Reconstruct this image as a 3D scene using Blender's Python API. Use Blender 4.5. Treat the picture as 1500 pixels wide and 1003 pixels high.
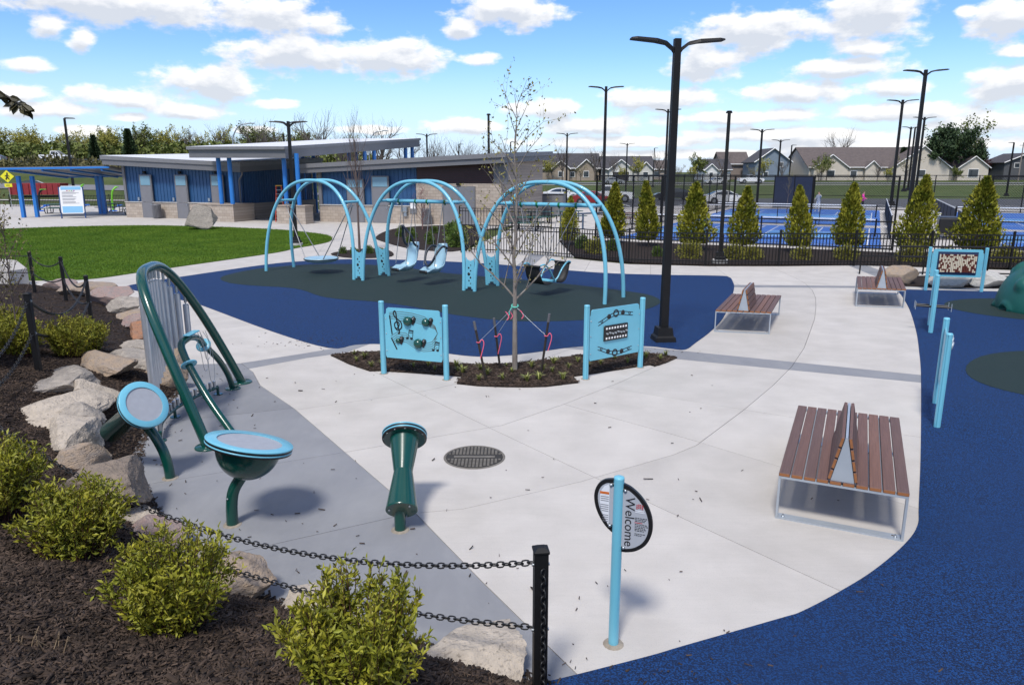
import bpy, bmesh, math, random
import numpy as np
from mathutils import Vector, Matrix, Euler, noise as mnoise
for o in list(bpy.data.objects): bpy.data.objects.remove(o, do_unlink=True)
scene = bpy.context.scene
COL = scene.collection
R = math.radians
rnd = random.Random(7)
# ---------------------------------------------------------------- camera
cd = bpy.data.cameras.new('camera'); cam = bpy.data.objects.new('camera', cd); COL.objects.link(cam)
cd.sensor_width = 36.0; cd.lens = 36.0*1070/1500; cd.clip_start = 0.05; cd.clip_end = 6000
cam.location = (0, 0, 3.4); cam.rotation_euler = (math.pi/2 - math.atan(249.5/1070), 0, 0)
scene.camera = cam
scene.render.resolution_x = 1024; scene.render.resolution_y = 684
# ---------------------------------------------------------------- light
SUN_EL, SUN_AZ = R(57), R(197)        # azimuth of the sun, clockwise from +Y
sd = bpy.data.lights.new('sun', 'SUN'); sd.energy = 3.0; sd.angle = R(11.0); sd.color = (1.0, 0.95, 0.87)
sun = bpy.data.objects.new('sun', sd); COL.objects.link(sun)
sdir = Vector((math.sin(SUN_AZ)*math.cos(SUN_EL), math.cos(SUN_AZ)*math.cos(SUN_EL), math.sin(SUN_EL)))
sun.rotation_euler = sdir.to_track_quat('Z', 'Y').to_euler()
scene.view_settings.view_transform = 'Standard'; scene.view_settings.look = 'None'
scene.view_settings.gamma = 1.0; scene.view_settings.use_curve_mapping = False
scene.view_settings.exposure = 0.35
# ---------------------------------------------------------------- sky: Nishita + cumulus field
world = bpy.data.worlds.new('World'); scene.world = world; world.use_nodes = True
wt = world.node_tree; wt.nodes.clear()
def wn(t, **k):
    n = wt.nodes.new(t)
    for a, b in k.items(): setattr(n, a, b)
    return n
def wl(a, b): wt.links.new(a, b)
def wm(op, a, b=None, c=None, clamp=False):
    n = wn('ShaderNodeMath', operation=op, use_clamp=clamp)
    for i, v in enumerate((a, b, c)):
        if v is None: continue
        if isinstance(v, (int, float)): n.inputs[i].default_value = v
        else: wl(v, n.inputs[i])
    return n.outputs[0]
CLOUDS = [(-0.459, 0.183, 0.139, 0.0211), (-0.532, 0.157, 0.018, 0.0138), (-0.504, 0.144, 0.015, 0.0128), (-0.303, 0.185, 0.059, 0.0209), (-0.233, 0.177, 0.025, 0.0169), (-0.274, 0.141, 0.073, 0.0235), (-0.157, 0.14, 0.069, 0.0241), (-0.376, 0.104, 0.065, 0.0202), (-0.477, 0.084, 0.046, 0.0113), (-0.398, 0.071, 0.046, 0.0094), (-0.465, 0.062, 0.021, 0.0061), (-0.559, 0.114, 0.025, 0.0084), (-0.556, 0.068, 0.055, 0.0087), (-0.569, 0.085, 0.025, 0.01), (-0.303, 0.082, 0.028, 0.0073), (-0.004, 0.195, 0.065, 0.0194), (-0.065, 0.176, 0.023, 0.0142), (-0.044, 0.14, 0.025, 0.0073), (0.304, 0.166, 0.083, 0.0243), (0.25, 0.132, 0.045, 0.0206), (0.432, 0.175, 0.054, 0.0301), (0.424, 0.141, 0.036, 0.0104), (0.563, 0.159, 0.037, 0.0243), (0.576, 0.126, 0.015, 0.0069), (0.524, 0.17, 0.012, 0.0069), (0.415, 0.12, 0.066, 0.0121), (0.357, 0.095, 0.066, 0.0134), (0.454, 0.095, 0.043, 0.0106), (0.194, 0.089, 0.073, 0.0149), (0.571, 0.092, 0.041, 0.0233), (0.045, 0.08, 0.053, 0.0119), (0.107, 0.058, 0.066, 0.012), (0.287, 0.067, 0.099, 0.009), (0.471, 0.067, 0.092, 0.0114), (0.134, 0.038, 0.141, 0.0078), (0.346, 0.045, 0.127, 0.0098), (0.541, 0.052, 0.073, 0.0118), (0.461, 0.031, 0.159, 0.0078), (-0.509, 0.045, 0.031, 0.0068), (-0.325, 0.051, 0.024, 0.0057), (-0.187, 0.053, 0.052, 0.0059), (-0.063, 0.058, 0.054, 0.0103), (0.231, 0.023, 0.17, 0.006)]
tc = wn('ShaderNodeTexCoord'); sep = wn('ShaderNodeSeparateXYZ'); wl(tc.outputs['Generated'], sep.inputs[0])
az = wm('ARCTAN2', sep.outputs[0], sep.outputs[1]); el = wm('ARCSINE', sep.outputs[2])
def field(daz, dele):
    """cloud field at (az+daz, el+dele); > 0 inside a cloud"""
    a = wm('ADD', az, daz) if daz else az
    e = wm('ADD', el, dele) if dele else el
    cx = wn('ShaderNodeCombineXYZ'); wl(a, cx.inputs[0]); wl(e, cx.inputs[1])
    st = wn('ShaderNodeVectorMath', operation='MULTIPLY'); wl(cx.outputs[0], st.inputs[0]); st.inputs[1].default_value = (1, 1.9, 1)
    n1 = wn('ShaderNodeTexNoise'); n1.inputs['Scale'].default_value = 24; n1.inputs['Detail'].default_value = 7; n1.inputs['Roughness'].default_value = 0.58
    wl(st.outputs[0], n1.inputs['Vector'])
    d = None
    for (a0, e0, ra, re) in CLOUDS:
        s = wn('ShaderNodeVectorMath', operation='SUBTRACT'); wl(cx.outputs[0], s.inputs[0]); s.inputs[1].default_value = (a0, e0, 0)
        m = wn('ShaderNodeVectorMath', operation='MULTIPLY'); wl(s.outputs[0], m.inputs[0]); m.inputs[1].default_value = (1/ra, 1/re, 0)
        l = wn('ShaderNodeVectorMath', operation='LENGTH'); wl(m.outputs[0], l.inputs[0])
        d = l.outputs['Value'] if d is None else wm('SMOOTH_MIN', d, l.outputs['Value'], 0.35)
    d = wm('MINIMUM', d, 2.2)
    f = wm('SUBTRACT', 1.14, d)
    # the same broken cumulus carries on over the rest of the sky
    pl = wn('ShaderNodeVectorMath', operation='SCALE'); wl(tc.outputs['Generated'], pl.inputs[0])
    pl.inputs['Scale'].default_value = 1.0
    n2 = wn('ShaderNodeTexNoise'); n2.inputs['Scale'].default_value = 3.2; n2.inputs['Detail'].default_value = 3
    wl(pl.outputs[0], n2.inputs['Vector'])
    away = wm('SMOOTH_MAX', wm('SUBTRACT', wm('ABSOLUTE', az), 0.62), wm('SUBTRACT', el, 0.22), 0.05)
    away = wm('MULTIPLY', wm('MINIMUM', wm('MAXIMUM', away, 0.0), 0.2), 5.0)
    g = wm('MULTIPLY', wm('SUBTRACT', n2.outputs[0], 0.475), 6.0)
    g = wm('ADD', wm('MULTIPLY', g, away), wm('MULTIPLY', wm('SUBTRACT', away, 1.0), 2.0))
    f = wm('MAXIMUM', f, g)
    return wm('ADD', f, wm('MULTIPLY', wm('SUBTRACT', n1.outputs[0], 0.5), 2.3))
f0 = field(0, 0); f1 = field(0.004, 0.011)
mr = wn('ShaderNodeMapRange', interpolation_type='SMOOTHSTEP'); wl(f0, mr.inputs['Value'])
mr.inputs['From Min'].default_value = -0.12; mr.inputs['From Max'].default_value = 0.5
dens = mr.outputs[0]
# lit from above: thicker cloud overhead means a greyer base
shade = wn('ShaderNodeMapRange'); wl(wm('SUBTRACT', f1, wm('MULTIPLY', f0, 0.35)), shade.inputs['Value'])
shade.inputs['From Min'].default_value = -0.2; shade.inputs['From Max'].default_value = 0.55
cr = wn('ShaderNodeMixRGB'); wl(shade.outputs[0], cr.inputs[0]); cr.inputs[1].default_value = (1.0, 0.985, 0.97, 1); cr.inputs[2].default_value = (0.62, 0.655, 0.72, 1)
cs = wn('ShaderNodeVectorMath', operation='SCALE'); wl(cr.outputs[0], cs.inputs[0]); cs.inputs['Scale'].default_value = 6.3
sky = wn('ShaderNodeTexSky', sky_type='NISHITA', sun_disc=False)
sky.sun_elevation = SUN_EL; sky.sun_rotation = SUN_AZ; sky.air_density = 1.0; sky.dust_density = 0.1; sky.ozone_density = 4.0; sky.altitude = 300
hs = wn('ShaderNodeHueSaturation'); wl(sky.outputs[0], hs.inputs['Color']); hs.inputs['Saturation'].default_value = 1.25; hs.inputs['Hue'].default_value = 0.512
hzf = wn('ShaderNodeMapRange', interpolation_type='SMOOTHSTEP'); wl(el, hzf.inputs['Value']); hzf.inputs['From Min'].default_value = 0.0; hzf.inputs['From Max'].default_value = 0.15; hzf.inputs['To Min'].default_value = 0.85; hzf.inputs['To Max'].default_value = 0.0
hz = wn('ShaderNodeMixRGB'); wl(hzf.outputs[0], hz.inputs[0]); wl(hs.outputs[0], hz.inputs[1]); hz.inputs[2].default_value = (3.15, 4.1, 5.75, 1)   # pale blue haze low in the sky
mx = wn('ShaderNodeMixRGB'); wl(wm('MULTIPLY', dens, 0.96), mx.inputs[0]); wl(hz.outputs[0], mx.inputs[1]); wl(cs.outputs[0], mx.inputs[2])
bg = wn('ShaderNodeBackground'); wl(mx.outputs[0], bg.inputs[0]); bg.inputs[1].default_value = 0.145
ow = wn('ShaderNodeOutputWorld'); wl(bg.outputs[0], ow.inputs[0])
world.cycles.sampling_method = 'MANUAL'; world.cycles.sample_map_resolution = 256
# ---------------------------------------------------------------- materials
MATS = {}
def mat(name, col, rough=0.55, metal=0.0, var=0.0, vscale=3.0, col2=None, bump=0.0, bscale=40.0, coat=0.0, island=0.0, spec=0.5, trans=0.0, detail=6.0, stretch=None, thr=None):
    """procedural Principled material: base colour, noise blend to a second colour, optional per-piece variation and bump"""
    if name in MATS: return MATS[name]
    m = bpy.data.materials.new(name); m.use_nodes = True; MATS[name] = m
    t = m.node_tree; b = t.nodes['Principled BSDF']
    b.inputs['Roughness'].default_value = rough; b.inputs['Metallic'].default_value = metal
    b.inputs['Specular IOR Level'].default_value = spec
    if coat: b.inputs['Coat Weight'].default_value = coat; b.inputs['Coat Roughness'].default_value = 0.08
    if trans: b.inputs['Transmission Weight'].default_value = trans
    N = t.nodes.new; L = t.links.new
    tcn = N('ShaderNodeTexCoord'); vec = tcn.outputs['Object']
    if stretch:
        mp = N('ShaderNodeMapping'); mp.inputs['Scale'].default_value = stretch; L(vec, mp.inputs[0]); vec = mp.outputs[0]
    c1 = (*col, 1); c2 = (*(col2 or tuple(min(1, x*(1+var)) for x in col)), 1)
    if col2 is None and var: c1 = (*tuple(x*(1-var) for x in col), 1)
    src = None
    if col2 is not None or var:
        n = N('ShaderNodeTexNoise'); n.inputs['Scale'].default_value = vscale; n.inputs['Detail'].default_value = detail; L(vec, n.inputs['Vector'])
        mrn = N('ShaderNodeMapRange'); L(n.outputs[0], mrn.inputs[0]); lo, hi = thr or (0.3, 0.7)
        mrn.inputs[1].default_value = lo; mrn.inputs[2].default_value = hi
        mixn = N('ShaderNodeMixRGB'); L(mrn.outputs[0], mixn.inputs[0]); mixn.inputs[1].default_value = c1; mixn.inputs[2].default_value = c2
        src = mixn.outputs[0]
    if island:
        g = N('ShaderNodeNewGeometry'); h = N('ShaderNodeHueSaturation')
        mv = N('ShaderNodeMapRange'); L(g.outputs['Random Per Island'], mv.inputs[0]); mv.inputs[3].default_value = 1-island; mv.inputs[4].default_value = 1+island
        L(mv.outputs[0], h.inputs['Value'])
        if src: L(src, h.inputs['Color'])
        else: h.inputs['Color'].default_value = c1
        src = h.outputs[0]
    if src: L(src, b.inputs['Base Color'])
    else: b.inputs['Base Color'].default_value = c1
    if bump:
        n = N('ShaderNodeTexNoise'); n.inputs['Scale'].default_value = bscale; n.inputs['Detail'].default_value = 5; L(vec, n.inputs['Vector'])
        bn = N('ShaderNodeBump'); bn.inputs['Strength'].default_value = bump; bn.inputs['Distance'].default_value = 0.02
        L(n.outputs[0], bn.inputs['Height']); L(bn.outputs[0], b.inputs['Normal'])
    return m
def speckle(m, scale, thr, col, amount=1.0, before=True):
    """adds small voronoi/noise flecks of another colour over a material made by mat()"""
    t = m.node_tree; b = t.nodes['Principled BSDF']; N = t.nodes.new; L = t.links.new
    tcn = N('ShaderNodeTexCoord'); n = N('ShaderNodeTexNoise'); n.inputs['Scale'].default_value = scale; n.inputs['Detail'].default_value = 2
    L(tcn.outputs['Object'], n.inputs['Vector'])
    r = N('ShaderNodeMapRange'); L(n.outputs[0], r.inputs[0]); r.inputs[1].default_value = thr; r.inputs[2].default_value = thr+0.06; r.inputs[4].default_value = amount
    x = N('ShaderNodeMixRGB'); L(r.outputs[0], x.inputs[0]); x.inputs[2].default_value = (*col, 1)
    s = b.inputs['Base Color']
    if s.is_linked: L(s.links[0].from_socket, x.inputs[1])
    else: x.inputs[1].default_value = s.default_value
    L(x.outputs[0], s)
    return m
def ramp_grain(m, vec_scale, amount, col):
    """stretched grain (wood, broomed concrete)"""
    t = m.node_tree; b = t.nodes['Principled BSDF']; N = t.nodes.new; L = t.links.new
    tcn = N('ShaderNodeTexCoord'); mp = N('ShaderNodeMapping'); mp.inputs['Scale'].default_value = vec_scale; L(tcn.outputs['Object'], mp.inputs[0])
    n = N('ShaderNodeTexNoise'); n.inputs['Scale'].default_value = 1; n.inputs['Detail'].default_value = 4; L(mp.outputs[0], n.inputs['Vector'])
    r = N('ShaderNodeMapRange'); L(n.outputs[0], r.inputs[0]); r.inputs[1].default_value = 0.42; r.inputs[2].default_value = 0.68; r.inputs[4].default_value = amount
    x = N('ShaderNodeMixRGB'); L(r.outputs[0], x.inputs[0]); x.inputs[2].default_value = (*col, 1)
    s = b.inputs['Base Color']
    if s.is_linked: L(s.links[0].from_socket, x.inputs[1])
    else: x.inputs[1].default_value = s.default_value
    L(x.outputs[0], s)
    return m
CONC = ramp_grain(speckle(mat('pale_concrete', (0.44, 0.415, 0.386), 0.85, col2=(0.515, 0.487, 0.455), vscale=1.6, bump=0.15, bscale=160, spec=0.25), 150, 0.62, (0.24, 0.225, 0.21), 0.6), (2.2, 34, 1), 0.13, (0.36, 0.345, 0.325))
def slab_tone(m, amount, stain):
    t = m.node_tree; b = t.nodes['Principled BSDF']; N = t.nodes.new; L = t.links.new; s = b.inputs['Base Color']; src = s.links[0].from_socket
    oi = N('ShaderNodeObjectInfo'); r = N('ShaderNodeMapRange'); L(oi.outputs['Random'], r.inputs[0]); r.inputs[3].default_value = 1-amount; r.inputs[4].default_value = 1+amount
    h = N('ShaderNodeHueSaturation'); L(r.outputs[0], h.inputs['Value']); L(src, h.inputs['Color'])
    tcn = N('ShaderNodeTexCoord'); n = N('ShaderNodeTexNoise'); n.inputs['Scale'].default_value = 0.55; n.inputs['Detail'].default_value = 8; n.inputs['Roughness'].default_value = 0.68; n.inputs['Distortion'].default_value = 0.6; L(tcn.outputs['Object'], n.inputs['Vector'])
    q = N('ShaderNodeMapRange'); L(n.outputs[0], q.inputs[0]); q.inputs[1].default_value = 0.50; q.inputs[2].default_value = 0.74; q.inputs[4].default_value = 0.34
    x = N('ShaderNodeMixRGB'); L(q.outputs[0], x.inputs[0]); L(h.outputs[0], x.inputs[1]); x.inputs[2].default_value = (*stain, 1); L(x.outputs[0], s)
slab_tone(CONC, 0.06, (0.33, 0.305, 0.275))
GREYC = ramp_grain(speckle(mat('grey_concrete', (0.185, 0.19, 0.205), 0.8, col2=(0.25, 0.255, 0.27), vscale=0.8, bump=0.15, bscale=160, spec=0.3, thr=(0.25, 0.75)), 200, 0.66, (0.12, 0.12, 0.13), 0.4), (9, 2.5, 1), 0.15, (0.29, 0.295, 0.305))
slab_tone(GREYC, 0.05, (0.36, 0.36, 0.36))
CURB = mat('curb_concrete', (0.44, 0.425, 0.40), 0.85, var=0.1, vscale=3, bump=0.15, bscale=120, spec=0.25)
JOINT = mat('joint_sealant', (0.09, 0.085, 0.08), 0.9)
def rubber(name, a, b2, c, mid):
    m = mat(name, a, 0.75, col2=b2, vscale=75, detail=3, thr=(0.44, 0.58), bump=0.8, bscale=90, spec=0.3)
    speckle(m, 95, 0.54, c, 0.9)
    t = m.node_tree; b = t.nodes['Principled BSDF']     # broad wear
    n = t.nodes.new('ShaderNodeTexNoise'); n.inputs['Scale'].default_value = 0.7; n.inputs['Detail'].default_value = 4
    tcn = t.nodes.new('ShaderNodeTexCoord'); t.links.new(tcn.outputs['Object'], n.inputs['Vector'])
    r = t.nodes.new('ShaderNodeMapRange'); t.links.new(n.outputs[0], r.inputs[0]); r.inputs[1].default_value = 0.35; r.inputs[2].default_value = 0.7; r.inputs[4].default_value = 0.5
    x = t.nodes.new('ShaderNodeMixRGB'); t.links.new(r.outputs[0], x.inputs[0]); x.inputs[2].default_value = (*mid, 1)
    s = b.inputs['Base Color']; t.links.new(s.links[0].from_socket, x.inputs[1]); t.links.new(x.outputs[0], s)
    return m
BLUE_R = rubber('blue_rubber', (0.002, 0.012, 0.050), (0.006, 0.058, 0.215), (0.002, 0.006, 0.018), (0.004, 0.028, 0.105))
GREEN_R = rubber('dark_green_rubber', (0.008, 0.021, 0.020), (0.022, 0.044, 0.040), (0.006, 0.009, 0.009), (0.015, 0.030, 0.027))
LBLUE = mat('light_blue_paint', (0.150, 0.455, 0.585), 0.35, var=0.05, vscale=2, coat=0.25)
DGREEN = mat('dark_green_paint', (0.002, 0.055, 0.042), 0.25, var=0.08, vscale=3, coat=0.4)
BLACK = mat('black_paint', (0.006, 0.006, 0.007), 0.55, var=0.2, vscale=4, spec=0.3)
BLACKP = mat('black_plastic', (0.012, 0.012, 0.013), 0.4)
STEEL = mat('galvanised_steel', (0.42, 0.45, 0.48), 0.35, metal=0.9, var=0.08, vscale=6)
ALU = mat('satin_aluminium', (0.56, 0.58, 0.62), 0.38, metal=0.75, var=0.05, vscale=8)
SILVER = mat('silver_powder_coat', (0.40, 0.44, 0.48), 0.42, metal=0.35, var=0.05, vscale=6)
MEMB = mat('grey_drum_head', (0.33, 0.345, 0.38), 0.6, var=0.06, vscale=14)
WHITE = mat('white_paint', (0.78, 0.78, 0.77), 0.5, var=0.03)
GLASS = mat('dark_glass', (0.03, 0.04, 0.05), 0.08, spec=0.8)
MULCH = speckle(mat('bark_mulch', (0.012, 0.009, 0.008), 0.95, col2=(0.045, 0.034, 0.030), vscale=26, bump=1.0, bscale=55, spec=0.15), 60, 0.62, (0.075, 0.058, 0.05), 0.7)
CHIP = mat('bark_chip', (0.024, 0.016, 0.0115), 0.85, col2=(0.080, 0.056, 0.042), vscale=7, island=0.6, spec=0.25)
GRASSM = mat('lawn_turf', (0.040, 0.090, 0.008), 0.9, col2=(0.080, 0.150, 0.014), vscale=2.2, bump=0.8, bscale=60, spec=0.1)
BLADE = mat('grass_blade', (0.062, 0.130, 0.009), 0.7, col2=(0.120, 0.195, 0.018), vscale=0.5, island=0.35, spec=0.2)
ASPH = mat('asphalt', (0.045, 0.045, 0.048), 0.9, col2=(0.07, 0.07, 0.072), vscale=0.6, bump=0.2, bscale=90)
# ---------------------------------------------------------------- object helpers
def obj(name, me, m=None, parent=None, loc=None, rot=None):
    o = bpy.data.objects.new(name, me); COL.objects.link(o)
    if m is not None and len(me.materials) == 0: me.materials.append(m)
    if parent is not None: o.parent = parent
    if loc is not None: o.location = loc
    if rot is not None: o.rotation_euler = rot
    return o
def tag(o, label=None, cat=None, group=None, kind=None):
    if label: o['label'] = label
    if cat: o['category'] = cat
    if group: o['group'] = group
    if kind: o['kind'] = kind
    return o
def thing(name, label, cat, loc=(0, 0, 0), rotz=0.0, group=None):
    o = bpy.data.objects.new(name, None); COL.objects.link(o); o.empty_display_size = 0.1
    o.location = loc; o.rotation_euler = (0, 0, rotz)
    return tag(o, label, cat, group)
def children(o): return [c for c in bpy.data.objects if c.parent is o]
def dup(o, loc=None, rotz=None, label=None, group=None, scale=None, kids=None):
    c = o.copy(); COL.objects.link(c)
    for ch in (kids if kids is not None else list(o.children)):
        k = ch.copy(); COL.objects.link(k); k.parent = c
        for g in list(ch.children):
            q = g.copy(); COL.objects.link(q); q.parent = k
    if loc is not None: c.location = loc
    if rotz is not None: c.rotation_euler = (0, 0, rotz)
    if scale is not None: c.scale = scale if hasattr(scale, '__len__') else (scale,)*3
    if label: c['label'] = label
    if group: c['group'] = group
    return c
def rotto(d):
    d = Vector(d).normalized()
    return d.to_track_quat('Z', 'Y').to_matrix()
class MB:
    """collects shapes into one mesh"""
    def __init__(s): s.v = []; s.f = []; s.mi = []; s.sm = []
    def add(s, vs, fs, mi=0, smooth=False):
        n = len(s.v); s.v += [tuple(v) for v in vs]
        for f in fs: s.f.append(tuple(i+n for i in f)); s.mi.append(mi); s.sm.append(smooth)
        return s
    def box(s, c, d, rot=None, mi=0, bev=0.0):
        x, y, z = d[0]/2, d[1]/2, d[2]/2
        if bev:
            b = bev; vs = []
            for sz in (-1, 1):
                for (px, py) in ((-x+b, -y), (x-b, -y), (x, -y+b), (x, y-b), (x-b, y), (-x+b, y), (-x, y-b), (-x, -y+b)):
                    vs.append((px, py, sz*(z-b)))
            for (px, py) in ((-x+b, -y+b), (x-b, -y+b), (x-b, y-b), (-x+b, y-b)): vs.append((px, py, z))
            for (px, py) in ((-x+b, -y+b), (x-b, -y+b), (x-b, y-b), (-x+b, y-b)): vs.append((px, py, -z))
            fs = [(i, (i+1) % 8, 8+(i+1) % 8, 8+i) for i in range(8)]
            fs += [(16, 17, 18, 19), (23, 22, 21, 20)]
            T = [16, 17, 17, 18, 18, 19, 19, 16]; U = [20, 21, 21, 22, 22, 23, 23, 20]
            for i in range(8):
                j = (i+1) % 8
                if T[i] == T[j]: fs += [(8+i, 8+j, T[i]), (j, i, U[i])]
                else: fs += [(8+i, 8+j, T[j], T[i]), (j, i, U[i], U[j])]
        else:
            vs = [(a, b2, c2) for c2 in (-z, z) for (a, b2) in ((-x, -y), (x, -y), (x, y), (-x, y))]
            fs = [(3, 2, 1, 0), (4, 5, 6, 7), (0, 1, 5, 4), (1, 2, 6, 5), (2, 3, 7, 6), (3, 0, 4, 7)]
        M = rot if rot is not None else Matrix.Identity(3)
        if isinstance(M, (int, float)): M = Matrix.Rotation(M, 3, 'Z')
        return s.add([M @ Vector(v) + Vector(c) for v in vs], fs, mi)
    def cyl(s, p, q, r, r2=None, n=16, mi=0, caps=True, smooth=True):
        p, q = Vector(p), Vector(q); r2 = r if r2 is None else r2
        M = rotto(q-p); vs = []
        for (c, rr) in ((p, r), (q, r2)):
            for i in range(n):
                a = 2*math.pi*i/n; vs.append(c + M @ Vector((rr*math.cos(a), rr*math.sin(a), 0)))
        s.add(vs, [(i, (i+1) % n, n+(i+1) % n, n+i) for i in range(n)], mi, smooth)
        if caps:
            s.add(vs[:n], [tuple(range(n-1, -1, -1))], mi); s.add(vs[n:], [tuple(range(n))], mi)
        return s
    def tube(s, pts, r, n=10, mi=0, caps=True, closed=False):
        pts = [Vector(p) for p in pts]; k = len(pts)
        rs = r if hasattr(r, '__len__') else [r]*k
        up = None; vs = []
        for i, p in enumerate(pts):
            a = pts[i-1] if (i > 0 or closed) else p
            b = pts[(i+1) % k] if (i < k-1 or closed) else p
            d = (b-a).normalized()
            if up is None:
                up = Vector((0, 0, 1)) if abs(d.z) < 0.9 else Vector((1, 0, 0))
            u = d.cross(up).normalized(); up = u.cross(d).normalized()
            for j in range(n):
                t = 2*math.pi*j/n; vs.append(p + rs[i]*(math.cos(t)*u + math.sin(t)*up))
        fs = []
        for i in range(k if closed else k-1):
            A = i*n; Bq = ((i+1) % k)*n
            for j in range(n): fs.append((A+j, A+(j+1) % n, Bq+(j+1) % n, Bq+j))
        fs = [tuple(reversed(f)) for f in fs]
        s.add(vs, fs, mi, True)
        if caps and not closed:
            s.add(vs[:n], [tuple(range(n))], mi); s.add(vs[-n:], [tuple(range(n-1, -1, -1))], mi)
        return s
    def lathe(s, prof, n=24, M=None, c=(0, 0, 0), mi=0, smooth=True):
        M = M or Matrix.Identity(3); vs = []
        for (r, z) in prof:
            for i in range(n):
                a = 2*math.pi*i/n; vs.append(M @ Vector((r*math.cos(a), r*math.sin(a), z)) + Vector(c))
        fs = []
        for k in range(len(prof)-1):
            for i in range(n): fs.append((k*n+i, k*n+(i+1) % n, (k+1)*n+(i+1) % n, (k+1)*n+i))
        return s.add(vs, fs, mi, smooth)
    def prism(s, pts, M, c, h, mi=0):
        """pts: 2D outline (ccw), extruded by h along M's z, centred on the plane"""
        n = len(pts); c = Vector(c)
        vs = [M @ Vector((x, y, -h/2)) + c for x, y in pts] + [M @ Vector((x, y, h/2)) + c for x, y in pts]
        return s.add(vs, [tuple(range(n-1, -1, -1)), tuple(range(n, 2*n))] + [(i, (i+1) % n, n+(i+1) % n, n+i) for i in range(n)], mi)
    def ribbon(s, pts, w, M, c, h, mi=0):
        """flat raised stroke along 2D pts"""
        pts = [Vector((p[0], p[1])) for p in pts]; k = len(pts); L = []; Rr = []
        for i in range(k):
            d = (pts[min(i+1, k-1)]-pts[max(i-1, 0)]).normalized(); nn = Vector((-d.y, d.x))*w/2
            L.append(pts[i]+nn); Rr.append(pts[i]-nn)
        c = Vector(c)
        for i in range(k-1):
            q = [Rr[i], Rr[i+1], L[i+1], L[i]]
            vs = [M @ Vector((x, y, 0)) + c for x, y in q] + [M @ Vector((x, y, h)) + c for x, y in q]
            s.add(vs, [(4, 5, 6, 7), (0, 1, 5, 4), (2, 3, 7, 6)], mi)
        return s
    def sphere(s, c, r, M=None, n=16, m=8, mi=0, half=False):
        prof = []
        for k in range(m+1):
            a = (-math.pi/2 if not half else 0) + (math.pi if not half else math.pi/2)*k/m
            prof.append((max(1e-4, r*math.cos(a)), r*math.sin(a)))
        return s.lathe(prof, n, M, c, mi)
    def mesh(s, name, mats=None):
        me = bpy.data.meshes.new(name); me.from_pydata(s.v, [], s.f); 
        if mats:
            for m in (mats if hasattr(mats, '__len__') else [mats]): me.materials.append(m)
        if s.f:
            me.polygons.foreach_set('material_index', s.mi); me.polygons.foreach_set('use_smooth', s.sm)
        me.update(); return me
    def build(s, name, mats, parent=None, loc=None, rot=None):
        return obj(name, s.mesh(name, mats), None, parent, loc, rot)
def npmesh(name, v, f, m, smooth=False):
    """fast mesh from numpy arrays: v (n,3), f (m,k) all k-gons"""
    me = bpy.data.meshes.new(name); v = np.asarray(v, np.float32); f = np.asarray(f, np.int32)
    me.vertices.add(len(v)); me.vertices.foreach_set('co', v.ravel())
    k = f.shape[1]; me.loops.add(f.size); me.loops.foreach_set('vertex_index', f.ravel())
    me.polygons.add(len(f)); me.polygons.foreach_set('loop_start', np.arange(0, f.size, k, dtype=np.int32))
    try: me.polygons.foreach_set('loop_total', np.full(len(f), k, np.int32))
    except Exception: pass
    if smooth: me.polygons.foreach_set('use_smooth', np.ones(len(f), bool))
    me.update(calc_edges=True); me.validate()
    if m is not None: me.materials.append(m)
    return me
def smoothclosed(pts, k=5):
    n = len(pts); out = []
    for i in range(n):
        p0, p1, p2, p3 = (Vector(pts[(i+j-1) % n]) for j in range(4))
        for t in range(k):
            u = t/k
            out.append(tuple(0.5*((2*p1)+(-p0+p2)*u+(2*p0-5*p1+4*p2-p3)*u*u+(-p0+3*p1-3*p2+p3)*u**3)))
    return out
def smoothopen(pts, k=8):
    pts = [Vector(p) for p in pts]; n = len(pts); out = []
    for i in range(n-1):
        p0, p1, p2, p3 = pts[max(i-1, 0)], pts[i], pts[i+1], pts[min(i+2, n-1)]
        for t in range(k):
            u = t/k
            out.append(0.5*((2*p1)+(-p0+p2)*u+(2*p0-5*p1+4*p2-p3)*u*u+(-p0+3*p1-3*p2+p3)*u**3))
    out.append(pts[-1]); return out
def area(p): return sum(p[i][0]*p[(i+1) % len(p)][1]-p[(i+1) % len(p)][0]*p[i][1] for i in range(len(p)))/2
def ccw(p): return list(p) if area(p) > 0 else list(reversed(p))
def inside(p, x, y):
    r = False; n = len(p); j = n-1
    for i in range(n):
        if (p[i][1] > y) != (p[j][1] > y) and x < (p[j][0]-p[i][0])*(y-p[i][1])/(p[j][1]-p[i][1])+p[i][0]: r = not r
        j = i
    return r
def sheet(name, pts, z, m, thick=0.04, parent=None, kind='structure'):
    pts = ccw(pts); n = len(pts)
    b = MB(); b.add([(x, y, z) for x, y in pts], [tuple(range(n))])
    b.add([(x, y, z) for x, y in pts]+[(x, y, z-thick) for x, y in pts], [(i, n+i, n+(i+1) % n, (i+1) % n) for i in range(n)])
    o = b.build(name, m, parent)
    if kind and parent is None: o['kind'] = kind
    return o
def leaf_mesh(name, P, D, size, aspect, m, rng, fold=0.25):
    """diamond leaves: P positions, D directions (n,3)"""
    n = len(P); D = D/np.linalg.norm(D, axis=1, keepdims=True)
    A = rng.normal(size=(n, 3)); S = np.cross(D, A); S /= np.linalg.norm(S, axis=1, keepdims=True)
    U = np.cross(S, D); L = size*rng.uniform(0.5, 1.45, (n, 1)); W = L*aspect
    tip = P+D*L - U*L*0.15; mid = P+D*L*0.5
    v = np.stack([P, mid+S*W+U*W*fold, tip, mid-S*W+U*W*fold], 1).reshape(-1, 3)
    i = np.arange(n)*4; f = np.concatenate([np.stack([i, i+1, i+2], 1), np.stack([i, i+2, i+3], 1)])
    return npmesh(name, v, f, m)
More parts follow.
